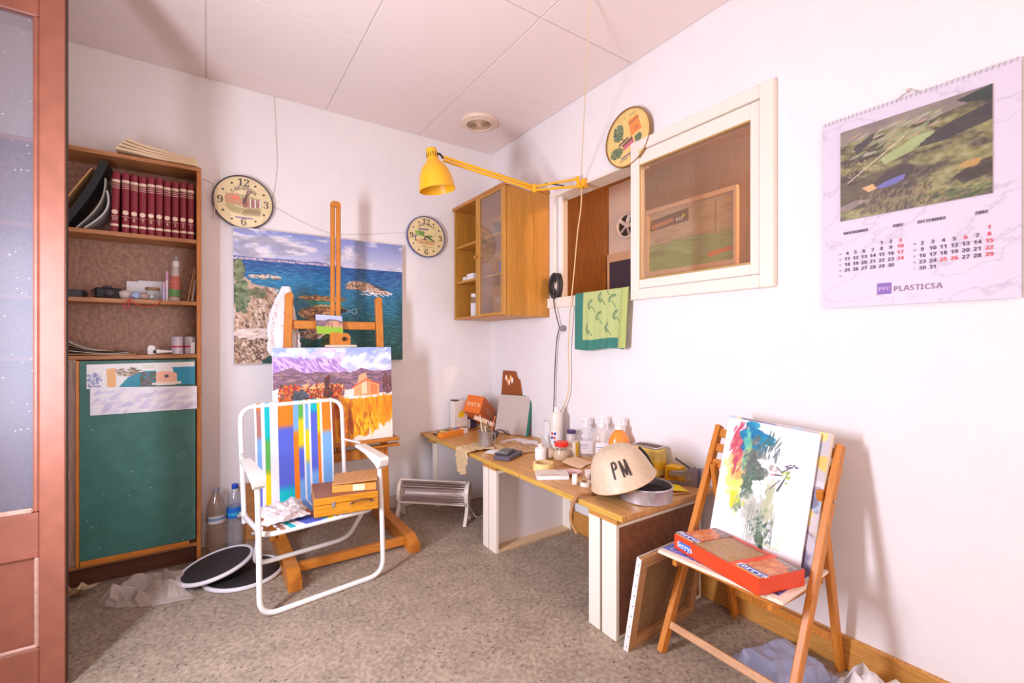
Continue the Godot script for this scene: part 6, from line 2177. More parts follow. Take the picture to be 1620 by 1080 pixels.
func desk_things() -> void:
	var st: SurfaceTool
	var t: Node3D
	var Y0 := 0.4985
	var Y1 := 0.5005
	# corner: paint set, white pack, orange boxes, dark pack
	t = thing("paint_set", "open orange paint set with coloured pans at the desk corner", "paint set", Vector3(-0.42, Y0, 0.12), 0.32)
	st = mb()
	box(st, Vector3(0, 0.004, 0), Vector3(0.26, 0.008, 0.09))
	obj("tray", st, M.charcoal, t)
	for i in 6:
		st = mb()
		box(st, Vector3(-0.1 + 0.04 * i, 0.019, 0.026), Vector3(0.034, 0.022, 0.036))
		obj("colour_pan", st, mat([c8(214, 200, 96), c8(90, 120, 84), c8(238, 150, 30), c8(86, 150, 190), c8(206, 84, 60), c8(190, 130, 70)][i], 0.5), t)
	st = mb()
	box(st, Vector3(0.0, 0.016, -0.024), Vector3(0.25, 0.02, 0.03))
	obj("pan_lid", st, mat(c8(176, 146, 124), 0.6), t)
	t = thing("orange_carton", "flat orange carton lying along the front of the paint set", "carton", Vector3(-0.45, Y0, 0.215), 0.3)
	st = mb()
	box(st, Vector3(0, 0.015, 0), Vector3(0.24, 0.03, 0.05))
	obj("body", st, mat(c8(236, 140, 40), 0.5), t)
	st = mb()
	box(st, Vector3(0.105, 0.0155, 0.0005), Vector3(0.04, 0.0315, 0.052))
	obj("end_label", st, mat(c8(236, 224, 218), 0.5), t)
	t = thing("patterned_pack", "white patterned paper pack with a yellow patch standing in the corner", "pack", Vector3(-0.33, Y0, 0.075), 0.2)
	var im := blank(128, 180, c8(236, 226, 216))
	dabs(im, 170, 7, 3, [c8(216, 204, 200), c8(246, 240, 234), c8(206, 190, 190)], Rect2(0, 0, 1, 1), 0, 2.0, 0.6)
	dabs(im, 18, 16, 12, [c8(248, 206, 20)], Rect2(0.4, 0.4, 0.26, 0.14), 0, 1.0)
	st = mb()
	box(st, Vector3(0, 0.11, -0.0), Vector3(0.125, 0.22, 0.05), Basis.IDENTITY, 0.006)
	obj("body", st, mat(c8(226, 216, 206), 0.6), t)
	st = mb()
	quad_uv(st, Vector3(-0.06, 0.004, 0.0256), Vector3(0.06, 0.004, 0.0256), Vector3(0.06, 0.216, 0.0256), Vector3(-0.06, 0.216, 0.0256), Vector3.BACK)
	obj("printed_face", st, picture(im, 0.6), t)
	st = mb()
	box(st, Vector3(-0.04, 0.222, 0), Vector3(0.04, 0.008, 0.05))
	obj("torn_flap", st, M.charcoal, t)
	t = thing("orange_box", "orange carton tipped on its corner behind the brush pot", "carton", Vector3(-0.19, Y0 + 0.11, 0.125), 0.55)
	var ob := mat(c8(222, 112, 34), 0.5)
	var wr := mat(c8(240, 206, 170), 0.6)
	t.rotation = Vector3(0.1, 0.6, -0.5)
	st = mb()
	box(st, Vector3(0, 0.03, 0), Vector3(0.27, 0.13, 0.13), Basis.IDENTITY, 0.002)
	obj("body", st, ob, t)
	st = mb()
	box(st, Vector3(0, 0.0955, 0), Vector3(0.266, 0.002, 0.126))
	obj("top_face", st, mat(c8(206, 176, 160), 0.6), t)
	letters("print", "terra", 0.055, wr, Transform3D(Basis.IDENTITY, Vector3(0.03, 0.032, 0.0655)), t, "Droid Serif")
	letters("print", "terra", 0.045, wr, Transform3D(Basis(Vector3.UP, -PI / 2), Vector3(-0.1355, 0.03, 0.0)), t, "Droid Serif")
	t = thing("paper_roll", "rolled pale sheets tied with thin string, lying on the orange carton", "roll", Vector3(-0.2, Y0 + 0.075, 0.22), 0.0)
	t.rotation = Vector3(0, -0.3, -0.42)
	st = mb()
	lathe(st, [Vector2(0.012, -0.08), Vector2(0.017, -0.08), Vector2(0.018, 0.0), Vector2(0.017, 0.08), Vector2(0.012, 0.08)], 16, Transform3D(Basis(Vector3.UP, Vector3.RIGHT, Vector3.FORWARD), Vector3.ZERO))
	obj("sheets", st, mat(c8(244, 214, 188), 0.7), t)
	for x in [-0.03, 0.035]:
		st = mb()
		var ring := []
		for k in 16: ring.append(Vector3(x, cos(TAU * k / 16.0) * 0.0188, sin(TAU * k / 16.0) * 0.0188))
		tube(st, ring, 0.0015, 4, true)
		obj("string", st, M.charcoal, t)
	t = thing("small_carton", "small white and navy carton under the tipped orange carton", "carton", Vector3(-0.24, Y0, 0.05), 0.3)
	st = mb()
	box(st, Vector3(-0.03, 0.035, 0), Vector3(0.06, 0.07, 0.05))
	obj("white_half", st, M.white, t)
	st = mb()
	box(st, Vector3(0.03, 0.035, 0), Vector3(0.06, 0.07, 0.05))
	obj("navy_half", st, mat(c8(64, 66, 96), 0.5), t)
	# sketch pad and palette leaning on the long wall
	t = thing("sketch_pad", "blank grey sketch pad with green binding leaning on the wall", "sketch pad", Vector3(-0.105, Y0, 0.42))
	var lean := Basis(Vector3.UP, -1.15) * Basis(Vector3.RIGHT, -0.26)
	st = mb()
	box(st, lean * Vector3(0, 0.1375, 0), Vector3(0.26, 0.275, 0.014), lean)
	obj("pages", st, mat(c8(196, 180, 172), 0.75), t)
	st = mb()
	box(st, lean * Vector3(0.137, 0.1385, 0), Vector3(0.014, 0.277, 0.018), lean)
	obj("binding", st, mat(c8(20, 112, 92), 0.5), t)
	st = mb()
	box(st, lean * Vector3(0.0, 0.14, -0.01), Vector3(0.262, 0.28, 0.004), lean)
	obj("back_cover", st, mat(c8(28, 90, 76), 0.5), t)
	t = thing("paint_palette", "brown wooden palette with notch and paint smears behind the sketch pad", "palette", Vector3(-0.04, Y0, 0.36))
	lean = Basis(Vector3.UP, -1.25) * Basis(Vector3.RIGHT, -0.08)
	st = mb()
	prism(st, [Vector2(-0.13, 0.0), Vector2(0.12, 0.0), Vector2(0.165, 0.43), Vector2(0.12, 0.436), Vector2(0.085, 0.41), Vector2(0.06, 0.378), Vector2(0.03, 0.38), Vector2(0.012, 0.4), Vector2(0.0, 0.435), Vector2(-0.12, 0.44)], 0.007, Transform3D(lean, Vector3.ZERO))
	obj("board", st, mat(c8(178, 96, 44), 0.4, 0.0, M.gv, 2.5), t)
	var cols := [c8(246, 232, 214), c8(238, 130, 40), c8(246, 220, 190), c8(250, 190, 90), c8(240, 236, 228)]
	for i in 5:
		st = mb()
		var o := Vector3(-0.085 + 0.014 * i, 0.385 - 0.016 * (i % 3), 0.004)
		lathe(st, [Vector2(0, 0.004), Vector2(0.009, 0.002), Vector2(0.012, 0.0)], 10, Transform3D(lean * Basis(Vector3.RIGHT, Vector3.BACK, Vector3.DOWN) * Basis.from_scale(Vector3(0.8, 1, 1.8)), lean * o))
		obj("paint_smear", st, mat(cols[i], 0.4), t)
	st = mb()
	lathe(st, [Vector2(0, 0.001), Vector2(0.008, 0.001), Vector2(0.008, 0.0)], 12, Transform3D(lean * Basis(Vector3.RIGHT, Vector3.BACK, Vector3.DOWN) * Basis.from_scale(Vector3(1, 1, 2.0)), lean * Vector3(0.07, 0.335, 0.0036)))
	obj("thumb_hole", st, mat(c8(236, 222, 214), 0.7), t)
	# brush pot
	t = thing("brush_pot", "steel pot holding brushes and wire, front of the desk", "pot", Vector3(-0.455, Y0, 0.67))
	st = mb()
	lathe(st, [Vector2(0, 0.003), Vector2(0.036, 0.0), Vector2(0.039, 0.003), Vector2(0.039, 0.088), Vector2(0.041, 0.092), Vector2(0.037, 0.09), Vector2(0.036, 0.006), Vector2(0, 0.006)], 28)
	obj("pot", st, M.steel, t)
	st = mb()
	lathe(st, [Vector2(0, 0.055), Vector2(0.036, 0.055)], 20)
	obj("liquid", st, mat(c8(96, 84, 76), 0.2), t)
	st = mb()
	tube(st, rounded([Vector3(0.039, 0.07, 0.0), Vector3(0.06, 0.075, 0.0), Vector3(0.058, 0.02, 0.0), Vector3(0.039, 0.02, 0.0)], 0.012, 4), 0.004, 8)
	obj("handle", st, M.steel, t)
	for i in 5:
		st = mb()
		var a := Vector3([-0.02, 0.0, 0.018, 0.01, -0.01][i], 0.05, [0.01, -0.015, 0.012, 0.0, 0.015][i])
		var b := a + Vector3([-0.02, 0.004, 0.03, 0.015, -0.004][i], [0.13, 0.1, 0.12, 0.085, 0.075][i], [0.0, -0.01, 0.01, -0.02, 0.01][i])
		tube(st, [a, b], [0.0035, 0.0028], 7)
		obj("brush_handle", st, mat([c8(238, 214, 186), c8(196, 150, 80), c8(226, 120, 60), c8(150, 120, 70), c8(236, 226, 210)][i], 0.45), t)
	st = mb()
	for i in 7:
		var a := Vector3(cos(i * 0.9) * 0.026, 0.09, sin(i * 0.9) * 0.026)
		tube(st, curve([a, a + Vector3(0.006, 0.02, 0.004), a + Vector3(-0.008, 0.032, -0.006), a + Vector3(-0.016, 0.018, 0.0)], 4), 0.0016, 5)
	obj("wire_tangle", st, mat(c8(160, 130, 90), 0.5), t)
	t.scale = Vector3.ONE * 1.14
	# cloth hanging over the desk edge
	st = mb()
	var n := noise(2.0, 3, 97)
	sheet(st, 22, 26, func(u: float, v: float) -> Vector3:
		var w := 0.06 + 0.03 * v + 0.012 * n.get_noise_1d(v * 3.0)
		var z := 0.66 + (u - 0.5) * 2.0 * w + 0.012 * n.get_noise_2d(u * 2.0, v * 3.0)
		var l := lerpf(-0.15, 0.17, v)
		var k := 0.006 * sin(u * 14.0 + v * 5.0) + 0.006 * n.get_noise_2d(u * 4.0, v * 4.0)
		if l > 0.0: return Vector3(-0.6 + minf(l, 0.17) * 0.95 - 0.004, Y0 + 0.009 + absf(k), z)
		return Vector3(-0.609 - absf(k) * 1.2, Y0 + 0.007 + l * (1.0 - 0.3 * absf(u - 0.45)), z), 0.003)
	var rg := mat(c8(228, 196, 150), 0.9, 0.0, M.soft_tex, 9.0)
	tag(obj("cleaning_cloth", st, rg), "tan wrinkled cloth hanging over the front edge of the desk", "cloth")
	# papers, dark case, rags, calculator on its pouch
	for i in 3:
		st = mb()
		var k := i
		var bs := Basis(Vector3.UP, 0.3 + 0.35 * i)
		sheet(st, 8, 8, func(u: float, v: float) -> Vector3:
			return Vector3(-0.2 - 0.01 * k, Y0 + 0.002 + 0.004 * k + 0.004 * sin(u * 4.0 + k), 0.64 + 0.07 * k) + bs * Vector3((u - 0.5) * 0.21, 0, (v - 0.5) * 0.15), 0.001)
		tag(obj("paper_sheet", st, mat([c8(236, 226, 222), c8(226, 214, 206), c8(240, 232, 230)][i], 0.8)), ["white sheet nearest the sketch pad on the desk", "cream sheet in the middle of the loose sheets on the desk", "white sheet nearest the bottles on the desk"][i], "paper")
	t = thing("dark_pouch", "soft dark grey pouch lying in front of the sketch pad", "pouch", Vector3(-0.31, Y0, 0.47), 0.4)
	st = mb()
	var n3 := noise(2.0, 2, 99)
	sheet(st, 18, 12, func(u: float, v: float) -> Vector3:
		var a := u * TAU
		var p := PI * (v - 0.5)
		var d := Vector3(cos(a) * cos(p), sin(p), sin(a) * cos(p))
		return Vector3(d.x * 0.1, 0.03 + d.y * 0.029 * (1.0 + 0.3 * n3.get_noise_2d(d.x * 3.0, d.z * 3.0)), d.z * 0.05), 0.0)
	obj("body", st, mat(c8(84, 72, 76), 0.7), t)
	st = mb()
	tube(st, curve([Vector3(0.08, 0.05, 0.01), Vector3(0.13, 0.04, 0.02), Vector3(0.17, 0.006, 0.04), Vector3(0.22, 0.004, 0.03)]), 0.004, 6)
	obj("strap", st, M.charcoal, t)
	for e in [[-0.33, 0.74, 0.0, c8(206, 160, 116), "crumpled tan rag next to the brush pot"], [-0.3, 0.86, 1.0, c8(222, 176, 134), "crumpled orange-tan rag behind the calculator"]]:
		st = mb()
		var n4 := noise(2.6, 3, 101 + int(e[2]))
		sheet(st, 22, 16, func(u: float, v: float) -> Vector3:
			var ed := smoothstep(0.0, 0.15, u) * smoothstep(1.0, 0.85, u) * smoothstep(0.0, 0.15, v) * smoothstep(1.0, 0.85, v)
			return Vector3(e[0] + (u - 0.5) * 0.2 + 0.015 * n4.get_noise_1d(v * 4.0), Y0 + 0.003 + ed * (0.014 + 0.024 * absf(n4.get_noise_2d(u * 2.5, v * 2.5))), e[1] + (v - 0.5) * 0.13 + 0.015 * n4.get_noise_1d(u * 4.0 + 7.0)), 0.002)
		tag(obj("crumpled_rag", st, mat(e[3], 0.9, 0.0, M.soft_tex, 9.0)), e[4], "rag")
	t = thing("wallet", "flat blue-grey wallet under the calculator", "wallet", Vector3(-0.47, Y0, 0.94), 0.5)
	st = mb()
	box(st, Vector3(0, 0.012, 0), Vector3(0.16, 0.024, 0.1), Basis.IDENTITY, 0.005)
	obj("body", st, mat(c8(92, 84, 96), 0.5), t)
	st = mb()
	box(st, Vector3(0.078, 0.012, 0), Vector3(0.012, 0.026, 0.102), Basis.IDENTITY, 0.003)
	obj("spine", st, mat(c8(62, 62, 84), 0.5), t)
	t = thing("calculator", "small dark calculator with grey keys lying on the wallet", "calculator", Vector3(-0.475, Y0 + 0.0245, 0.925), 0.62)
	st = mb()
	box(st, Vector3(0, 0.006, 0), Vector3(0.12, 0.012, 0.075), Basis.IDENTITY, 0.003)
	obj("body", st, mat(c8(74, 68, 66), 0.45), t)
	for i in 4:
		for j in 3:
			st = mb()
			box(st, Vector3(-0.022 + 0.022 * i, 0.0135, -0.02 + 0.02 * j), Vector3(0.016, 0.004, 0.012), Basis.IDENTITY, 0.001)
			obj("key", st, mat(c8(128, 124, 118), 0.5), t)
	st = mb()
	box(st, Vector3(-0.047, 0.0128, 0), Vector3(0.02, 0.002, 0.06), Basis.IDENTITY, 0.0)
	obj("display", st, mat(c8(140, 142, 130), 0.3), t)
	st = mb()
	sheet(st, 4, 4, func(u: float, v: float) -> Vector3: return Vector3(-0.47, Y0 + 0.002, 0.785) + Basis(Vector3.UP, 0.5) * Vector3((u - 0.5) * 0.1, 0.005 * sin(u * 3.0), (v - 0.5) * 0.06), 0.001)
	tag(obj("paper_scrap", st, M.paper), "small white paper scrap between the pot and the calculator", "paper")
	# bottles along the wall
	t = thing("glue_bottle", "tall white plastic bottle with blue and red printed label", "bottle", Vector3(-0.1, Y0, 0.92))
	st = mb()
	lathe(st, [Vector2(0, 0.002), Vector2(0.034, 0), Vector2(0.037, 0.005), Vector2(0.037, 0.2), Vector2(0.033, 0.215), Vector2(0.016, 0.224), Vector2(0.014, 0.232)], 24)
	obj("body", st, mat(c8(240, 228, 216), 0.4), t)
	st = mb()
	lathe(st, [Vector2(0.016, 0.226), Vector2(0.017, 0.228), Vector2(0.016, 0.252), Vector2(0, 0.254)], 16)
	obj("cap", st, M.white, t)
	st = mb()
	lathe(st, [Vector2(0.0375, 0.03), Vector2(0.0375, 0.11)], 24)
	obj("label_wrap", st, M.white, t)
	for e in [[0.095, 0.0, c8(60, 74, 160)], [0.095, 0.5, c8(214, 70, 70)], [0.07, 0.1, c8(214, 84, 84)], [0.07, 0.55, c8(66, 80, 170)], [0.045, 0.05, c8(70, 120, 190)]]:
		st = mb()
		var a: float = 2.5 + e[1]
		lathe(st, [Vector2(0, 0.001), Vector2(0.009, 0.0008), Vector2(0.009, 0.0)], 10, Transform3D(basis_to(Vector3(cos(a), 0, sin(a))) * Basis(Vector3.RIGHT, Vector3.BACK, Vector3.DOWN), Vector3(cos(a) * 0.0376, e[0], sin(a) * 0.0376)))
		obj("label_dot", st, mat(e[2], 0.5), t)
	t = thing("white_can", "plain white can with dark open top behind the tall white bottle", "can", Vector3(-0.09, Y0, 0.835))
	st = mb()
	lathe(st, [Vector2(0, 0), Vector2(0.034, 0), Vector2(0.034, 0.15), Vector2(0.036, 0.153), Vector2(0.034, 0.156), Vector2(0.031, 0.152), Vector2(0.031, 0.13)], 24)
	obj("body", st, M.white, t)
	st = mb()
	lathe(st, [Vector2(0, 0.145), Vector2(0.031, 0.145)], 20)
	obj("dark_contents", st, M.charcoal, t)
	t = thing("dark_lid_box", "small grey pot with dark violet lid behind the red-lidded jar", "pot", Vector3(-0.08, Y0, 1.035))
	st = mb()
	lathe(st, [Vector2(0, 0), Vector2(0.03, 0), Vector2(0.03, 0.1), Vector2(0.024, 0.11)], 20)
	obj("body", st, mat(c8(206, 190, 186), 0.4), t)
	st = mb()
	lathe(st, [Vector2(0.0305, 0.03), Vector2(0.0305, 0.055)], 20)
	obj("band", st, mat(c8(84, 92, 92), 0.5), t)
	st = mb()
	lathe(st, [Vector2(0.0255, 0.108), Vector2(0.027, 0.11), Vector2(0.027, 0.128), Vector2(0, 0.13)], 20)
	obj("lid", st, mat(c8(74, 48, 104), 0.4), t)
	t = thing("yellow_tub", "clear tub with a yellow front label behind the cards", "tub", Vector3(-0.16, Y0, 1.14), 0.5)
	st = mb()
	box(st, Vector3(0, 0.045, 0), Vector3(0.075, 0.09, 0.05), Basis.IDENTITY, 0.006)
	obj("body", st, mat(c8(226, 212, 196), 0.35), t)
	st = mb()
	box(st, Vector3(-0.006, 0.05, 0.0254), Vector3(0.05, 0.075, 0.001), Basis.IDENTITY, 0.0)
	obj("label_card", st, mat(c8(248, 206, 20), 0.5), t)
	pump_bottle("pump_bottle", "empty clear pump bottle, first of three by the wall", Vector3(-0.075, Y0, 1.155), glassy(c8(240, 236, 236), 0.16, 0.08), 0.054, 0.72, 0.172, c8(226, 220, 222))
	pump_bottle("pump_bottle", "clear pump bottle with large white label, middle of three", Vector3(-0.085, Y1, 1.29), glassy(c8(240, 220, 196), 0.2, 0.08), 0.054, 0.72, 0.192, c8(244, 242, 246))
	var amber := mat(c8(240, 140, 8), 0.15)
	amber.clearcoat_enabled = true
	pump_bottle("pump_bottle", "bright orange pump bottle with white label, beside the helmet", Vector3(-0.08, Y1, 1.41), amber, 0.056, 0.75, 0.198, c8(236, 238, 226))
	t = thing("storage_jar", "squat clear jar with red lid and pale contents on the desk", "jar", Vector3(-0.245, Y0, 1.14))
	st = mb()
	lathe(st, [Vector2(0, 0), Vector2(0.042, 0), Vector2(0.048, 0.012), Vector2(0.048, 0.04), Vector2(0.036, 0.072), Vector2(0.035, 0.08)], 26)
	obj("glass", st, M.glass, t)
	st = mb()
	lathe(st, [Vector2(0, 0.003), Vector2(0.042, 0.003), Vector2(0.046, 0.014), Vector2(0.046, 0.036), Vector2(0.038, 0.055), Vector2(0, 0.058)], 26)
	obj("contents", st, mat(c8(206, 176, 140), 0.7), t)
	st = mb()
	lathe(st, [Vector2(0.037, 0.074), Vector2(0.039, 0.076), Vector2(0.039, 0.096), Vector2(0.036, 0.099), Vector2(0, 0.099)], 26)
	obj("lid", st, mat(c8(226, 50, 34), 0.35), t)
	t = thing("white_flask", "small white plastic bottle with a short neck on the desk", "bottle", Vector3(-0.345, Y0, 1.08), 0.4)
	st = mb()
	lathe(st, [Vector2(0, 0), Vector2(0.029, 0), Vector2(0.032, 0.004), Vector2(0.032, 0.058), Vector2(0.028, 0.066), Vector2(0.013, 0.07)], 20)
	obj("body", st, M.white, t)
	st = mb()
	lathe(st, [Vector2(0.0135, 0.066), Vector2(0.0135, 0.088), Vector2(0, 0.09)], 14)
	obj("cap", st, mat(c8(240, 222, 204), 0.4), t)
	st = mb()
	lathe(st, [Vector2(0, -0.022), Vector2(0.024, -0.022), Vector2(0.03, -0.01), Vector2(0.03, 0.01), Vector2(0.024, 0.022), Vector2(0, 0.022)], 20, Transform3D(Basis(Vector3.UP, Vector3.RIGHT, Vector3.FORWARD), Vector3(-0.285, Y0 + 0.03, 1.09)))
	tag(obj("string_ball", st, mat(c8(222, 196, 170), 0.9, 0.0, M.soft_tex, 20.0)), "ball of pale string between the white flask and red-lidded jar", "string")
	st = mb()
	prism(st, [Vector2(-0.04, 0), Vector2(0.04, 0), Vector2(-0.036, 0.1)], 0.003, Transform3D(Basis(Vector3.UP, -0.4) * Basis(Vector3.RIGHT, -0.3), Vector3(-0.17, Y0, 0.92)))
	tag(obj("set_square", st, glassy(c8(206, 196, 190), 0.55, 0.2)), "smoky plastic set square leaning on the white bottle", "set square")
	# front row: tape, book, plate, rolls
	t = thing("slim_book", "slim white paperback lying at the front desk edge", "book", Vector3(-0.5, Y0 + 0.0022, 1.37), -0.55)
	st = mb()
	box(st, Vector3(0, 0.01, 0), Vector3(0.15, 0.016, 0.1), Basis.IDENTITY, 0.001)
	obj("pages", st, M.paper, t)
	for y in [0.001, 0.0192]:
		st = mb()
		box(st, Vector3(0, y, 0), Vector3(0.152, 0.0016, 0.102), Basis.IDENTITY, 0.0)
		obj("cover", st, mat(c8(228, 210, 196), 0.5), t)
	st = mb()
	for i in 5: box(st, Vector3(-0.05 + 0.018 * i, 0.0204, 0.036), Vector3(0.01 + 0.004 * (i % 2), 0.0006, 0.006), Basis.IDENTITY, 0.0)
	for i in 3: box(st, Vector3(0.03 + 0.012 * i, 0.0204, -0.036), Vector3(0.007, 0.0006, 0.006), Basis.IDENTITY, 0.0)
	obj("cover_print", st, mat(c8(90, 84, 96), 0.6), t)
	var ringm := func(called: String, label: String, at: Vector3, ro: float, ri: float, h: float, m: Material, core: Material, b: Basis) -> void:
		var q := thing(called, label, "tape", at)
		q.basis = b
		var s := mb()
		lathe(s, [Vector2(ri + 0.003, 0), Vector2(ro, 0), Vector2(ro, h), Vector2(ri + 0.003, h)], 36)
		obj("tape", s, m, q)
		s = mb()
		lathe(s, [Vector2(ri + 0.003, h), Vector2(ri, h), Vector2(ri, 0), Vector2(ri + 0.003, 0)], 36)
		obj("core", s, core, q)
	ringm.call("masking_tape", "wide roll of cream masking tape lying by the white paperback", Vector3(-0.455, Y0, 1.245), 0.052, 0.038, 0.038, mat(c8(242, 214, 140), 0.55), mat(c8(216, 176, 120), 0.7), Basis.IDENTITY)
	ringm.call("white_tape", "small white roll of tape standing at the front desk edge", Vector3(-0.5, Y1 + 0.026, 1.52), 0.026, 0.018, 0.02, mat(c8(240, 232, 226), 0.5), mat(c8(206, 176, 130), 0.7), Basis(Vector3.UP, 0.7) * Basis(Vector3.RIGHT, PI / 2))
	ringm.call("white_tape", "small white roll of tape lying flat beside the standing roll", Vector3(-0.455, Y1, 1.555), 0.027, 0.018, 0.018, mat(c8(238, 226, 214), 0.5), mat(c8(206, 176, 130), 0.7), Basis.IDENTITY)
	t = thing("small_plate", "shallow pinkish saucer with a spoon at the middle of the desk", "saucer", Vector3(-0.39, Y1, 1.4))
	st = mb()
	lathe(st, [Vector2(0, 0.003), Vector2(0.022, 0.0), Vector2(0.04, 0.012), Vector2(0.044, 0.018), Vector2(0.042, 0.018), Vector2(0.022, 0.006), Vector2(0, 0.005)], 30)
	obj("dish", st, mat(c8(226, 184, 172), 0.3), t)
	st = mb()
	lathe(st, [Vector2(0, 0.0065), Vector2(0.024, 0.0065)], 20)
	obj("dried_paint", st, mat(c8(160, 120, 116), 0.4), t)
	t = thing("carton_pack", "open white carton pack lying beside the helmet", "pack", Vector3(-0.33, Y1, 1.5), -0.5)
	st = mb()
	box(st, Vector3(0, 0.016, 0), Vector3(0.1, 0.032, 0.07))
	obj("body", st, mat(c8(240, 222, 208), 0.5), t)
	st = mb()
	box(st, Vector3(-0.03, 0.0165, 0.0353), Vector3(0.026, 0.022, 0.001), Basis.IDENTITY, 0.0)
	obj("label_patch", st, mat(c8(110, 84, 74), 0.5), t)
	st = mb()
	lathe(st, [Vector2(0.012, 0.032), Vector2(0.02, 0.032), Vector2(0.02, 0.04), Vector2(0.012, 0.04)], 20, Transform3D(Basis.IDENTITY, Vector3(0.01, 0, 0)))
	obj("ring", st, mat(c8(226, 196, 176), 0.4), t)
	st = mb()
	sheet(st, 8, 8, func(u: float, v: float) -> Vector3: return Vector3(-0.24, Y1 + 0.003 + 0.02 * v * v, 1.27) + Basis(Vector3.UP, 0.4) * Vector3((u - 0.5) * 0.16, 0.004 * sin(u * 5.0), (0.5 - v) * 0.11), 0.001)
	tag(obj("cream_card", st, mat(c8(236, 196, 160), 0.7)), "curled peach-coloured card behind the saucer", "card")
	t = thing("ink_vial", "tiny amber vial with dark cap standing behind the helmet", "bottle", Vector3(-0.2, Y1, 1.42))
	st = mb()
	lathe(st, [Vector2(0, 0), Vector2(0.019, 0), Vector2(0.02, 0.003), Vector2(0.02, 0.05), Vector2(0.012, 0.06)], 18)
	obj("body", st, mat(c8(214, 150, 70), 0.3), t)
	st = mb()
	lathe(st, [Vector2(0.0135, 0.058), Vector2(0.014, 0.06), Vector2(0.014, 0.08), Vector2(0, 0.082)], 16)
	obj("cap", st, M.charcoal, t)
	# helmet end
	t = thing("round_tin", "round aluminium tin with catch and dark inside under the helmet", "tin", Vector3(-0.362, Y1, 1.818))
	st = mb()
	lathe(st, [Vector2(0, 0.003), Vector2(0.1, 0.0), Vector2(0.106, 0.004), Vector2(0.106, 0.052), Vector2(0.109, 0.057), Vector2(0.106, 0.062), Vector2(0.102, 0.058), Vector2(0.101, 0.008), Vector2(0, 0.008)], 44)
	obj("body", st, mat(c8(204, 198, 206), 0.38, 0.7), t)
	st = mb()
	lathe(st, [Vector2(0, 0.03), Vector2(0.1, 0.03)], 32)
	obj("padding", st, mat(c8(52, 44, 44), 0.9), t)
	st = mb()
	var ca := Vector3(-0.62, 0, 0.78).normalized()
	box(st, ca * 0.111 + Vector3(0, 0.05, 0), Vector3(0.026, 0.024, 0.006), basis_to(ca))
	box(st, ca * 0.112 + Vector3(0, 0.03, 0), Vector3(0.012, 0.026, 0.004), basis_to(ca))
	obj("catch", st, M.steel, t)
	helmet()
	t = thing("yellow_canister", "pale yellow square canister with metal top edge at the wall", "canister", Vector3(-0.08, Y1, 1.6), 0.12)
	st = mb()
	box(st, Vector3(0, 0.07, 0), Vector3(0.09, 0.14, 0.15), Basis.IDENTITY, 0.012)
	obj("body", st, mat(c8(240, 206, 112), 0.4, 0.0, M.soft_tex, 4.0), t)
	st = mb()
	box(st, Vector3(0, 0.06, 0), Vector3(0.092, 0.06, 0.152), Basis.IDENTITY, 0.012)
	obj("printed_band", st, mat(c8(232, 180, 40), 0.4), t)
	st = mb()
	var rimp := rounded([Vector3(-0.038, 0.141, -0.068), Vector3(0.038, 0.141, -0.068), Vector3(0.038, 0.141, 0.068), Vector3(-0.038, 0.141, 0.068)], 0.014, 4, true)
	tube(st, rimp, 0.004, 6, true)
	obj("rim", st, M.steel, t)
	st = mb()
	box(st, Vector3(0, 0.1405, 0), Vector3(0.07, 0.002, 0.13), Basis.IDENTITY, 0.0)
	obj("opening", st, mat(c8(110, 80, 60), 0.7), t)
	t = thing("yellow_packet", "bright yellow box of staples behind the staple gun", "packet", Vector3(-0.05, Y1, 1.73), 0.2)
	st = mb()
	box(st, Vector3(0, 0.033, 0), Vector3(0.06, 0.066, 0.07))
	obj("body", st, mat(c8(244, 190, 20), 0.45), t)
	st = mb()
	box(st, Vector3(-0.0305, 0.03, 0), Vector3(0.001, 0.04, 0.05), Basis.IDENTITY, 0.0)
	obj("label_patch", st, mat(c8(206, 140, 20), 0.5), t)
	t = thing("staple_gun", "grey metal staple gun with raised handle at the desk end", "staple gun", Vector3(-0.085, Y1, 1.8), -1.0)
	st = mb()
	prism(st, [Vector2(-0.07, 0.0), Vector2(0.06, 0.0), Vector2(0.062, 0.075), Vector2(0.05, 0.09), Vector2(0.028, 0.08), Vector2(0.01, 0.064), Vector2(-0.05, 0.058), Vector2(-0.062, 0.05), Vector2(-0.06, 0.044), Vector2(-0.035, 0.04), Vector2(0.02, 0.046), Vector2(0.034, 0.034), Vector2(0.03, 0.02), Vector2(0.01, 0.012), Vector2(-0.03, 0.014), Vector2(-0.07, 0.012)], 0.022, Transform3D.IDENTITY)
	obj("body", st, mat(c8(146, 138, 144), 0.35, 0.5), t)
	st = mb()
	box(st, Vector3(0.066, 0.04, 0), Vector3(0.014, 0.084, 0.03), Basis.IDENTITY, 0.004)
	obj("nose", st, mat(c8(96, 92, 112), 0.4, 0.3), t)
	st = mb()
	bar(st, Vector3(0.03, 0.078, 0), Vector3(-0.035, 0.118, 0), 0.016, 0.006, Vector3.BACK)
	obj("handle", st, M.charcoal, t)
	st = mb()
	sheet(st, 6, 4, func(u: float, v: float) -> Vector3: return Vector3(-0.2, Y1 + 0.012 + 0.004 * sin(u * 4.0), 1.815) + Basis(Vector3.UP, -0.5) * Vector3((u - 0.5) * 0.12, 0, (v - 0.5) * 0.09), 0.002)
	tag(obj("yellow_leaflet", st, mat(c8(246, 212, 16), 0.6)), "yellow leaflet lying between the tin and the staple gun", "leaflet")
	st = mb()
	sheet(st, 6, 4, func(u: float, v: float) -> Vector3: return Vector3(-0.205, Y1 + 0.004, 1.82) + Basis(Vector3.UP, -0.35) * Vector3((u - 0.5) * 0.13, 0, (v - 0.5) * 0.1), 0.003)
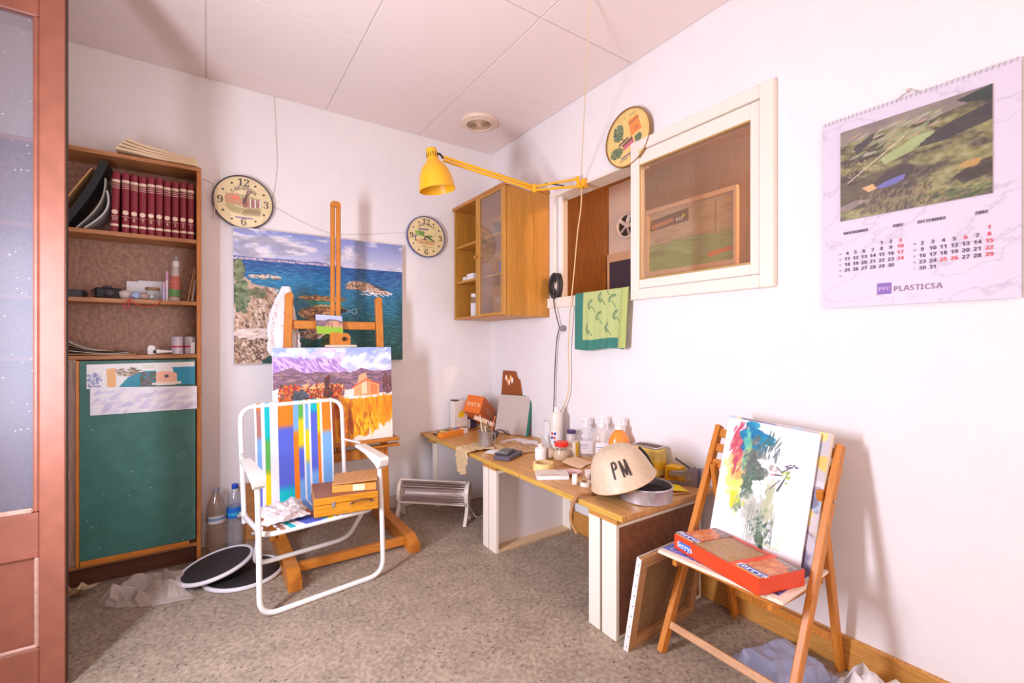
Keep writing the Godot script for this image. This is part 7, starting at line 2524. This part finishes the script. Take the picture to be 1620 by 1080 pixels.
	tag(obj("envelope", st, mat(c8(214, 160, 96), 0.7)), "tan envelope under the yellow leaflet", "envelope")

func helmet() -> void:
	var t := thing("helmet", "cream military police helmet marked with two black letters", "helmet", Vector3(-0.4, 0.562, 1.728))
	var face := Vector3(-0.62, 0.0, 0.78).normalized()
	var yaw := atan2(face.x, face.z)
	t.basis = Basis(Vector3.UP, yaw) * Basis(Vector3.BACK, 0.33) * Basis(Vector3.RIGHT, -0.04)
	var shell := mat(c8(228, 202, 172), 0.5, 0.0, mottle(0.03, 0.12, 111), 4.0)
	var f := func(u: float, v: float, off: float) -> Vector3:
		var a := u * TAU
		var p := v * PI * 0.5
		var rx := 0.128
		var rz := 0.152
		var r := cos(p)
		var flare := 0.012 * pow(1.0 - v, 8.0)
		var k := pow(r, 0.72)
		var y := 0.148 * pow(sin(p), 0.95)
		# the peak dips at the front, brim flares outwards
		y -= 0.012 * pow(1.0 - v, 6.0) * maxf(0.0, -sin(a))
		return Vector3(cos(a) * (rx * k + flare + off), y + off, sin(a) * (rz * k + flare * (1.6 if sin(a) > 0 else 1.0) + off))
	var st := mb()
	sheet(st, 48, 20, func(u: float, v: float) -> Vector3: return f.call(1.0 - u, v, 0.0), 0.003)
	obj("shell", st, shell, t)
	var rim := []
	for k in 60: rim.append(f.call(k / 60.0, 0.0, 0.0))
	st = mb()
	tube(st, rim, 0.0032, 6, true)
	obj("rim", st, mat(c8(220, 184, 146), 0.5), t)
	# letters bent over the shell: bars pressed on the surface
	var ink := mat(c8(58, 44, 38), 0.6)
	var on := func(x: float, y: float) -> Vector3:
		# x across the front (metres), y up
		var a := PI * 0.5 - x / 0.142 * 1.06
		var best := 0.0
		var lo := 0.0
		var hi := 1.0
		for i in 18:
			best = (lo + hi) * 0.5
			var q: Vector3 = f.call(fposmod(a / TAU, 1.0), best, 0.0026)
			if q.y < y: lo = best
			else: hi = best
		return f.call(fposmod(a / TAU, 1.0), best, 0.0026)
	var stroke := func(pts: Array) -> SurfaceTool:
		var s := mb()
		for i in pts.size() - 1:
			var p: Vector2 = pts[i]
			var q: Vector2 = pts[i + 1]
			var steps := 5
			for k in steps:
				var m0 := p.lerp(q, float(k) / steps)
				var m1 := p.lerp(q, float(k + 1) / steps)
				var A: Vector3 = on.call(m0.x, m0.y)
				var B: Vector3 = on.call(m1.x, m1.y)
				var nn := (A + B) * 0.5 - Vector3(0, 0.04, 0)
				bar(s, A, B + (B - A) * 0.12, 0.0078, 0.0014, nn.cross(B - A), 0.0)
		return s
	var top := 0.108
	var bot := 0.05
	var ps: SurfaceTool = stroke.call([Vector2(-0.04, bot), Vector2(-0.04, top), Vector2(-0.026, top), Vector2(-0.0215, top - 0.006), Vector2(-0.0215, top - 0.016), Vector2(-0.026, top - 0.022), Vector2(-0.04, top - 0.022)])
	obj("letter_p", ps, ink, t)
	ps = stroke.call([Vector2(0.0, bot), Vector2(0.0, top), Vector2(0.0145, bot + 0.006), Vector2(0.029, top), Vector2(0.029, bot)])
	obj("letter_m", ps, ink, t)
	# liner and chin strap
	st = mb()
	sheet(st, 40, 10, func(u: float, v: float) -> Vector3: return f.call(u, v * 0.9 + 0.05, -0.006), 0.0015)
	obj("liner", st, mat(c8(60, 52, 48), 0.9), t)
	st = mb()
	var sa: Vector3 = f.call(0.98, 0.1, 0.004)
	tube(st, curve([f.call(0.98, 0.45, 0.006), f.call(0.98, 0.25, 0.007), sa, sa + Vector3(0.004, -0.025, 0.004)]), 0.006, 6)
	obj("side_strap", st, M.black, t)
	st = mb()
	var inv := t.transform.affine_inverse()
	tube(st, curve([inv * Vector3(-0.47, 0.52, 1.66), inv * Vector3(-0.54, 0.51, 1.67), inv * Vector3(-0.595, 0.515, 1.665), inv * Vector3(-0.617, 0.49, 1.66), inv * Vector3(-0.622, 0.43, 1.645), inv * Vector3(-0.617, 0.39, 1.65), inv * Vector3(-0.612, 0.36, 1.67)]), 0.007, 6)
	obj("chin_strap", st, mat(c8(170, 120, 76), 0.7), t)

func folding_chair() -> void:
	var P := Vector3(-0.25, 0, 2.2)
	var t := thing("folding_chair", "orange wooden slatted folding chair standing against the long wall", "chair", P)
	var st: SurfaceTool
	var wd: Material = M.beech
	var zs := [1.985, 2.42]
	for i in 2:
		var z: float = zs[i]
		st = mb()
		bar(st, Vector3(-0.478, 0.0, z) - P, Vector3(-0.1, 0.8, z) - P, 0.022, 0.036, Vector3.BACK, 0.003)
		obj("leg", st, wd, t)
		st = mb()
		var zi := z + (0.026 if i == 0 else -0.026)
		bar(st, Vector3(-0.034, 0.0, zi) - P, Vector3(-0.185, 0.66, zi) - P, 0.02, 0.034, Vector3.BACK, 0.003)
		obj("leg", st, wd, t)
		st = mb()
		bar(st, Vector3(-0.47, 0.352, zi + (0.024 if i == 0 else -0.024)) - P, Vector3(-0.13, 0.338, zi + (0.024 if i == 0 else -0.024)) - P, 0.018, 0.03, Vector3.BACK, 0.002)
		obj("seat_rail", st, wd, t)
	for y in [0.772, 0.716, 0.658]:
		st = mb()
		var x: float = -0.478 + 0.378 * y / 0.8
		bar(st, Vector3(x, y, zs[0] + 0.01) - P, Vector3(x, y, zs[1] - 0.01) - P, 0.034, 0.012, Vector3(0.43, 0.9, 0), 0.002)
		obj("back_slat", st, M.beech_u, t)
	for i in 6:
		st = mb()
		var x := lerpf(-0.46, -0.16, i / 5.0)
		bar(st, Vector3(x, lerpf(0.368, 0.352, i / 5.0), zs[0] + 0.03) - P, Vector3(x, lerpf(0.368, 0.352, i / 5.0), zs[1] - 0.03) - P, 0.04, 0.01, Vector3.RIGHT, 0.002)
		obj("seat_slat", st, M.beech_u, t)
	st = mb()
	bar(st, Vector3(-0.436, 0.092, zs[0]) - P, Vector3(-0.436, 0.092, zs[1]) - P, 0.026, 0.014, Vector3(0.43, 0.9, 0), 0.002)
	obj("stretcher", st, mat(c8(236, 178, 128), 0.5, 0.0, M.gu, 2.0), t)
	st = mb()
	bar(st, Vector3(-0.058, 0.115, zs[0] + 0.026) - P, Vector3(-0.058, 0.115, zs[1] - 0.026) - P, 0.028, 0.014, Vector3.UP, 0.002)
	obj("stretcher", st, wd, t)
	for e in [[-0.43, 0.1, 0], [-0.43, 0.1, 1], [-0.182, 0.63, 0], [-0.182, 0.63, 1]]:
		st = mb()
		var z: float = zs[e[2]] + (-0.0125 if e[2] == 0 else 0.0125)
		lathe(st, [Vector2(0, 0.003), Vector2(0.005, 0.002), Vector2(0.006, 0.0)], 10, Transform3D(basis_to(Vector3(0, 0, -1 if e[2] == 0 else 1)) * Basis(Vector3.RIGHT, Vector3.BACK, Vector3.DOWN), Vector3(e[0], e[1], z) - P))
		obj("bolt", st, M.dull_steel, t)
	# printed board on the seat
	var im := blank(300, 220, c8(104, 120, 206))
	dabs(im, 120, 14, 4, [c8(90, 106, 192), c8(116, 130, 212), c8(100, 114, 200)], Rect2(0, 0, 1, 1), 0, 2.0, 0.5)
	for i in 46:
		var x := rng.randf()
		var y := rng.randf()
		var r := rng.randf_range(6, 16)
		for k in 14:
			var a := k * 0.34 + i
			blot(im, x * 300 + cos(a) * r, y * 220 + sin(a) * r * 0.7, 1.9, 1.9, 0, c8(226, 226, 244), 0.9)
	poly(im, [[0, 0], [1, 0], [1, 0.05], [0, 0.05]], c8(236, 224, 206))
	poly(im, [[0, 0.93], [1, 0.93], [1, 1], [0, 1]], c8(240, 226, 206))
	poly(im, [[0.95, 0], [1, 0], [1, 1], [0.95, 1]], c8(240, 224, 206))
	for i in 14: poly(im, [[0.8, 0.06 + i * 0.062], [0.94, 0.08 + i * 0.062], [0.94, 0.112 + i * 0.062], [0.8, 0.092 + i * 0.062]], c8(40, 40, 52))
	t = thing("printed_board", "thin board with blue curly print resting on the folding chair seat", "board", Vector3(-0.315, 0.3745, 2.198))
	t.rotation = Vector3(0.0, 0.06, -0.045)
	st = mb()
	box(st, Vector3(0, 0.006, 0), Vector3(0.38, 0.012, 0.42))
	obj("board", st, mat(c8(240, 222, 200), 0.5), t)
	st = mb()
	# picture's right edge lies towards +z, its bottom towards -x (the chair's front)
	quad_uv(st, Vector3(-0.189, 0.0124, -0.209), Vector3(-0.189, 0.0124, 0.209), Vector3(0.189, 0.0124, 0.209), Vector3(0.189, 0.0124, -0.209), Vector3.UP)
	obj("printed_face", st, picture(im, 0.45), t)
	# red carton with a clear window, folded towel inside
	t = thing("towel_carton", "red orange gift carton with clear window lying on the printed board", "carton", Vector3(-0.392, 0.3915, 2.215))
	t.basis = Basis(Vector3.BACK, -0.05) * Basis(Vector3.UP, -0.2 - PI / 2)
	# local x runs along the carton (towards +z of the room), local z towards the front
	var red := mat(c8(232, 74, 34), 0.35)
	var cw := 0.35
	var cd := 0.2
	var ch := 0.05
	st = mb()
	box(st, Vector3(0, 0.001, 0), Vector3(cw, 0.002, cd), Basis.IDENTITY, 0.0)
	obj("base", st, red, t)
	for s in [-1.0, 1.0]:
		st = mb()
		box(st, Vector3(0, ch / 2, s * (cd / 2 - 0.001)), Vector3(cw, ch, 0.002), Basis.IDENTITY, 0.0)
		obj("side", st, red, t)
		st = mb()
		box(st, Vector3(s * (cw / 2 - 0.001), ch / 2, 0), Vector3(0.002, ch, cd - 0.004), Basis.IDENTITY, 0.0)
		obj("end_flap", st, red, t)
	st = mb()
	var n := noise(2.0, 3, 121)
	sheet(st, 18, 12, func(u: float, v: float) -> Vector3:
		var e := smoothstep(0.0, 0.08, v) * smoothstep(1.0, 0.92, v)
		return Vector3((u - 0.5) * (cw - 0.012), 0.006 + e * (ch - 0.0085 + 0.003 * n.get_noise_2d(u * 2.0, v * 2.0)), (0.5 - v) * (cd - 0.01)), 0.002)
	obj("folded_towel", st, mat(c8(196, 142, 66), 0.85, 0.0, M.soft_tex, 5.0), t)
	var cover := func(x0: float, x1: float, flip: bool) -> void:
		var pm := blank(150, 220, c8(214, 122, 72))
		dabs(pm, 120, 18, 9, [c8(226, 140, 84), c8(200, 100, 60), c8(236, 164, 96), c8(214, 110, 70)], Rect2(0, 0, 1, 1), 0.5, 0.6, 0.6)
		poly(pm, [[0, 0], [1, 0], [1, 0.14], [0.6, 0.2], [0, 0.1]], c8(120, 104, 100), 0.9, 6.0)
		poly(pm, [[0.7, 0.05], [1, 0.05], [1, 0.34], [0.8, 0.3]], c8(104, 92, 92), 0.8, 6.0)
		scribble(pm, 0.1, 0.1, 0.9, 0.14, 0.11, c8(246, 226, 206))
		scribble(pm, 0.2, 0.6, 0.85, 0.64, 0.12, c8(246, 214, 190))
		scribble(pm, 0.3, 0.7, 0.9, 0.73, 0.12, c8(246, 214, 190))
		poly(pm, [[0, 0.94], [1, 0.94], [1, 1], [0, 1]], c8(232, 170, 90))
		var s := mb()
		box(s, Vector3((x0 + x1) * 0.5, ch + 0.0005, 0), Vector3(x1 - x0, 0.001, cd), Basis.IDENTITY, 0.0)
		var o := obj("cover_panel", s, red, t)
		s = mb()
		quad_uv(s, Vector3(x0, ch + 0.0014, cd / 2 - 0.002), Vector3(x1, ch + 0.0014, cd / 2 - 0.002), Vector3(x1, ch + 0.0014, -cd / 2 + 0.002), Vector3(x0, ch + 0.0014, -cd / 2 + 0.002), Vector3.UP)
		obj("printed_face", s, picture(pm, 0.35), o)
		s = mb()
		box(s, Vector3((x0 + x1) * 0.5, ch + 0.0018, cd / 2 - 0.028), Vector3(x1 - x0 - 0.006, 0.0008, 0.03), Basis.IDENTITY, 0.0)
		obj("brand_strip", s, mat(c8(38, 76, 176), 0.35), o)
		letters("lettering", "ferrys", 0.034, mat(c8(236, 236, 244), 0.4), Transform3D(Basis(Vector3.RIGHT, -PI / 2), Vector3((x0 + x1) * 0.5, ch + 0.0026, cd / 2 - 0.028)), t, "Droid Serif", 0.0006, true)
	cover.call(-cw / 2, -cw / 2 + 0.084, false)
	cover.call(cw / 2 - 0.088, cw / 2, true)
	st = mb()
	box(st, Vector3(cw / 2 - 0.1, ch + 0.0006, 0), Vector3(0.024, 0.0012, cd), Basis.IDENTITY, 0.0)
	obj("red_edge", st, red, t)
	st = mb()
	box(st, Vector3(-0.014, ch + 0.0006, 0), Vector3(0.148, 0.0006, cd - 0.004), Basis.IDENTITY, 0.0)
	var film := glassy(Color.WHITE, 0.05, 0.12)
	film.metallic_specular = 0.2
	obj("clear_window", st, film, t)
	st = mb()
	box(st, Vector3(-cw / 2 + 0.052, ch * 0.45, cd / 2 + 0.0004), Vector3(0.056, 0.024, 0.0008), Basis.IDENTITY, 0.0)
	obj("brand_strip", st, mat(c8(52, 120, 206), 0.35), t)
	letters("lettering", "ferrys", 0.024, mat(c8(240, 240, 246), 0.4), Transform3D(Basis.IDENTITY, Vector3(-cw / 2 + 0.052, ch * 0.45, cd / 2 + 0.0012)), t, "Droid Serif", 0.0006, true)
	# works on paper propped against the chair back
	var prop := func(called: String, label: String, zc: float, w: float, h: float, x0: float, m: Material, edge: Material, thick: float) -> void:
		var q := thing(called, label, "painting", Vector3(x0, 0.392, zc))
		# faces -x; lean back with the chair
		q.basis = Basis(Vector3.UP, -PI / 2) * Basis(Vector3.BACK, -0.045) * Basis(Vector3.RIGHT, -0.23)
		var s := mb()
		box(s, Vector3(0, h / 2, -thick / 2), Vector3(w, h, thick), Basis.IDENTITY, 0.001)
		obj("board", s, edge, q)
		s = mb()
		quad_uv(s, Vector3(-w / 2 + 0.001, 0.001, 0.0004), Vector3(w / 2 - 0.001, 0.001, 0.0004), Vector3(w / 2 - 0.001, h - 0.001, 0.0004), Vector3(-w / 2 + 0.001, h - 0.001, 0.0004), Vector3.BACK)
		obj("painted_face", s, m, q)
	prop.call("abstract_study", "white paper with blue, red and green abstract brush study on the chair", 2.2, 0.325, 0.465, -0.262, picture(palette_picture(), 0.7), M.paper, 0.006)
	var bm := blank(120, 160, c8(196, 186, 190))
	dabs(bm, 160, 12, 9, [c8(240, 214, 120), c8(150, 140, 170), c8(196, 160, 140), c8(214, 206, 214), c8(120, 112, 140), c8(226, 190, 90), c8(170, 196, 220)], Rect2(0, 0, 1, 1), 1.2, 0.6, 0.9)
	prop.call("colour_canvas", "paint-streaked canvas showing at both sides behind the abstract study", 2.21, 0.36, 0.47, -0.249, picture(bm, 0.6), mat(c8(236, 222, 200), 0.7), 0.022)
	# stretched canvas, its back to us, leaning between desk end and chair
	t = thing("stretched_canvas", "stretched canvas seen from behind, leaning on the desk end", "canvas", Vector3(-0.37, 0.0, 1.9))
	t.basis = Basis(Vector3.UP, 0.03) * Basis(Vector3.RIGHT, 0.17)
	var fw := mat(c8(214, 160, 108), 0.55, 0.0, M.gu, 2.0)
	for e in [[Vector3(0, 0.02, 0), Vector3(0.42, 0.04, 0.018)], [Vector3(0, 0.35, 0), Vector3(0.42, 0.04, 0.018)], [Vector3(-0.19, 0.185, 0), Vector3(0.04, 0.29, 0.018)], [Vector3(0.19, 0.185, 0), Vector3(0.04, 0.29, 0.018)]]:
		st = mb()
		box(st, e[0], e[1])
		obj("stretcher_bar", st, fw, t)
	st = mb()
	box(st, Vector3(0, 0.185, -0.0105), Vector3(0.424, 0.374, 0.002), Basis.IDENTITY, 0.0)
	box(st, Vector3(-0.2115, 0.185, 0), Vector3(0.002, 0.374, 0.02), Basis.IDENTITY, 0.0)
	obj("canvas_cloth", st, mat(c8(236, 230, 226), 0.8), t)
	st = mb()
	box(st, Vector3(0, 0.185, -0.0085), Vector3(0.35, 0.3, 0.001), Basis.IDENTITY, 0.0)
	obj("canvas_back", st, mat(c8(150, 112, 74), 0.8, 0.0, M.soft_tex, 5.0), t)
	for i in 9:
		st = mb()
		lathe(st, [Vector2(0, 0.0015), Vector2(0.003, 0.001), Vector2(0.003, 0)], 8, Transform3D(Basis(Vector3.UP, Vector3.LEFT, Vector3.BACK), Vector3(-0.2125, 0.02 + 0.041 * i, 0.002)))
		obj("tack", st, M.dull_steel, t)

func under_chair() -> void:
	var st: SurfaceTool
	var t := thing("plastic_tray", "clear bluish plastic packing tray on the floor under the folding chair", "tray", Vector3(-0.2, 0, 2.28), -0.25)
	var pl := StandardMaterial3D.new()
	pl.albedo_color = Color(0.8, 0.83, 0.95, 0.4)
	pl.transparency = BaseMaterial3D.TRANSPARENCY_ALPHA
	pl.roughness = 0.25
	st = mb()
	var n := noise(1.6, 2, 131)
	sheet(st, 9, 7, func(u: float, v: float) -> Vector3:
		var e := smoothstep(0.0, 0.14, u) * smoothstep(1.0, 0.86, u) * smoothstep(0.0, 0.14, v) * smoothstep(1.0, 0.86, v)
		return Vector3((u - 0.5) * 0.26, 0.006 + e * (0.04 + 0.012 * n.get_noise_2d(u * 2.0, v * 2.0)), (0.5 - v) * 0.2), 0.0012, true)
	obj("moulding", st, pl, t)
	st = mb()
	box(st, Vector3(0, 0.003, 0), Vector3(0.28, 0.004, 0.22), Basis.IDENTITY, 0.001)
	obj("flange", st, pl, t)
	# white printed shopping bag
	st = mb()
	var n2 := noise(1.5, 3, 133)
	var im := blank(240, 200, c8(226, 220, 220))
	for i in 9:
		var x := rng.randf()
		var y := rng.randf()
		line(im, x, y, x + rng.randf_range(-0.06, 0.06), y + rng.randf_range(0.06, 0.16), 1.8, c8(226, 208, 40), 0.9)
	for i in 5:
		var x := rng.randf() * 0.8
		var y := rng.randf() * 0.8
		for k in 6: line(im, x + 0.03 * k, y + 0.02 * sin(k), x + 0.03 * (k + 1), y + 0.02 * sin(k + 1.0), 2.4, c8(112, 106, 116), 0.7)
	sheet(st, 16, 13, func(u: float, v: float) -> Vector3:
		var e := smoothstep(0.0, 0.2, u) * smoothstep(1.0, 0.75, u) * smoothstep(0.0, 0.25, v) * smoothstep(1.0, 0.8, v)
		var x := lerpf(-0.34, -0.07, u) + 0.015 * n2.get_noise_2d(v * 3.0, 1.0)
		var z := lerpf(2.76, 2.42, v) + 0.02 * n2.get_noise_2d(u * 3.0, 5.0)
		var crease := absf(n2.get_noise_2d(u * 1.6, v * 1.6))
		return Vector3(x, 0.006 + e * (0.07 + 0.06 * u + 0.07 * crease - 0.03 * v + 0.035 * n2.get_noise_2d(u * 11.0, v * 11.0 + 9.0)), z), 0.001, true)
	tag(obj("shopping_bag", st, picture(im, 0.45)), "crumpled white plastic shopping bag with grey and yellow print by the skirting", "bag")

func _ready() -> void:
	rng.seed = 4711
	materials()
	stage()
	setting()
	bookcase()
	red_books()
	shelf_things()
	back_wall_things()
	easel()
	beach_chair()
	floor_things()
	cabinet()
	lamp()
	towel()
	next_room()
	calendar()
	desk()
	desk_things()
	folding_chair()
	under_chair()
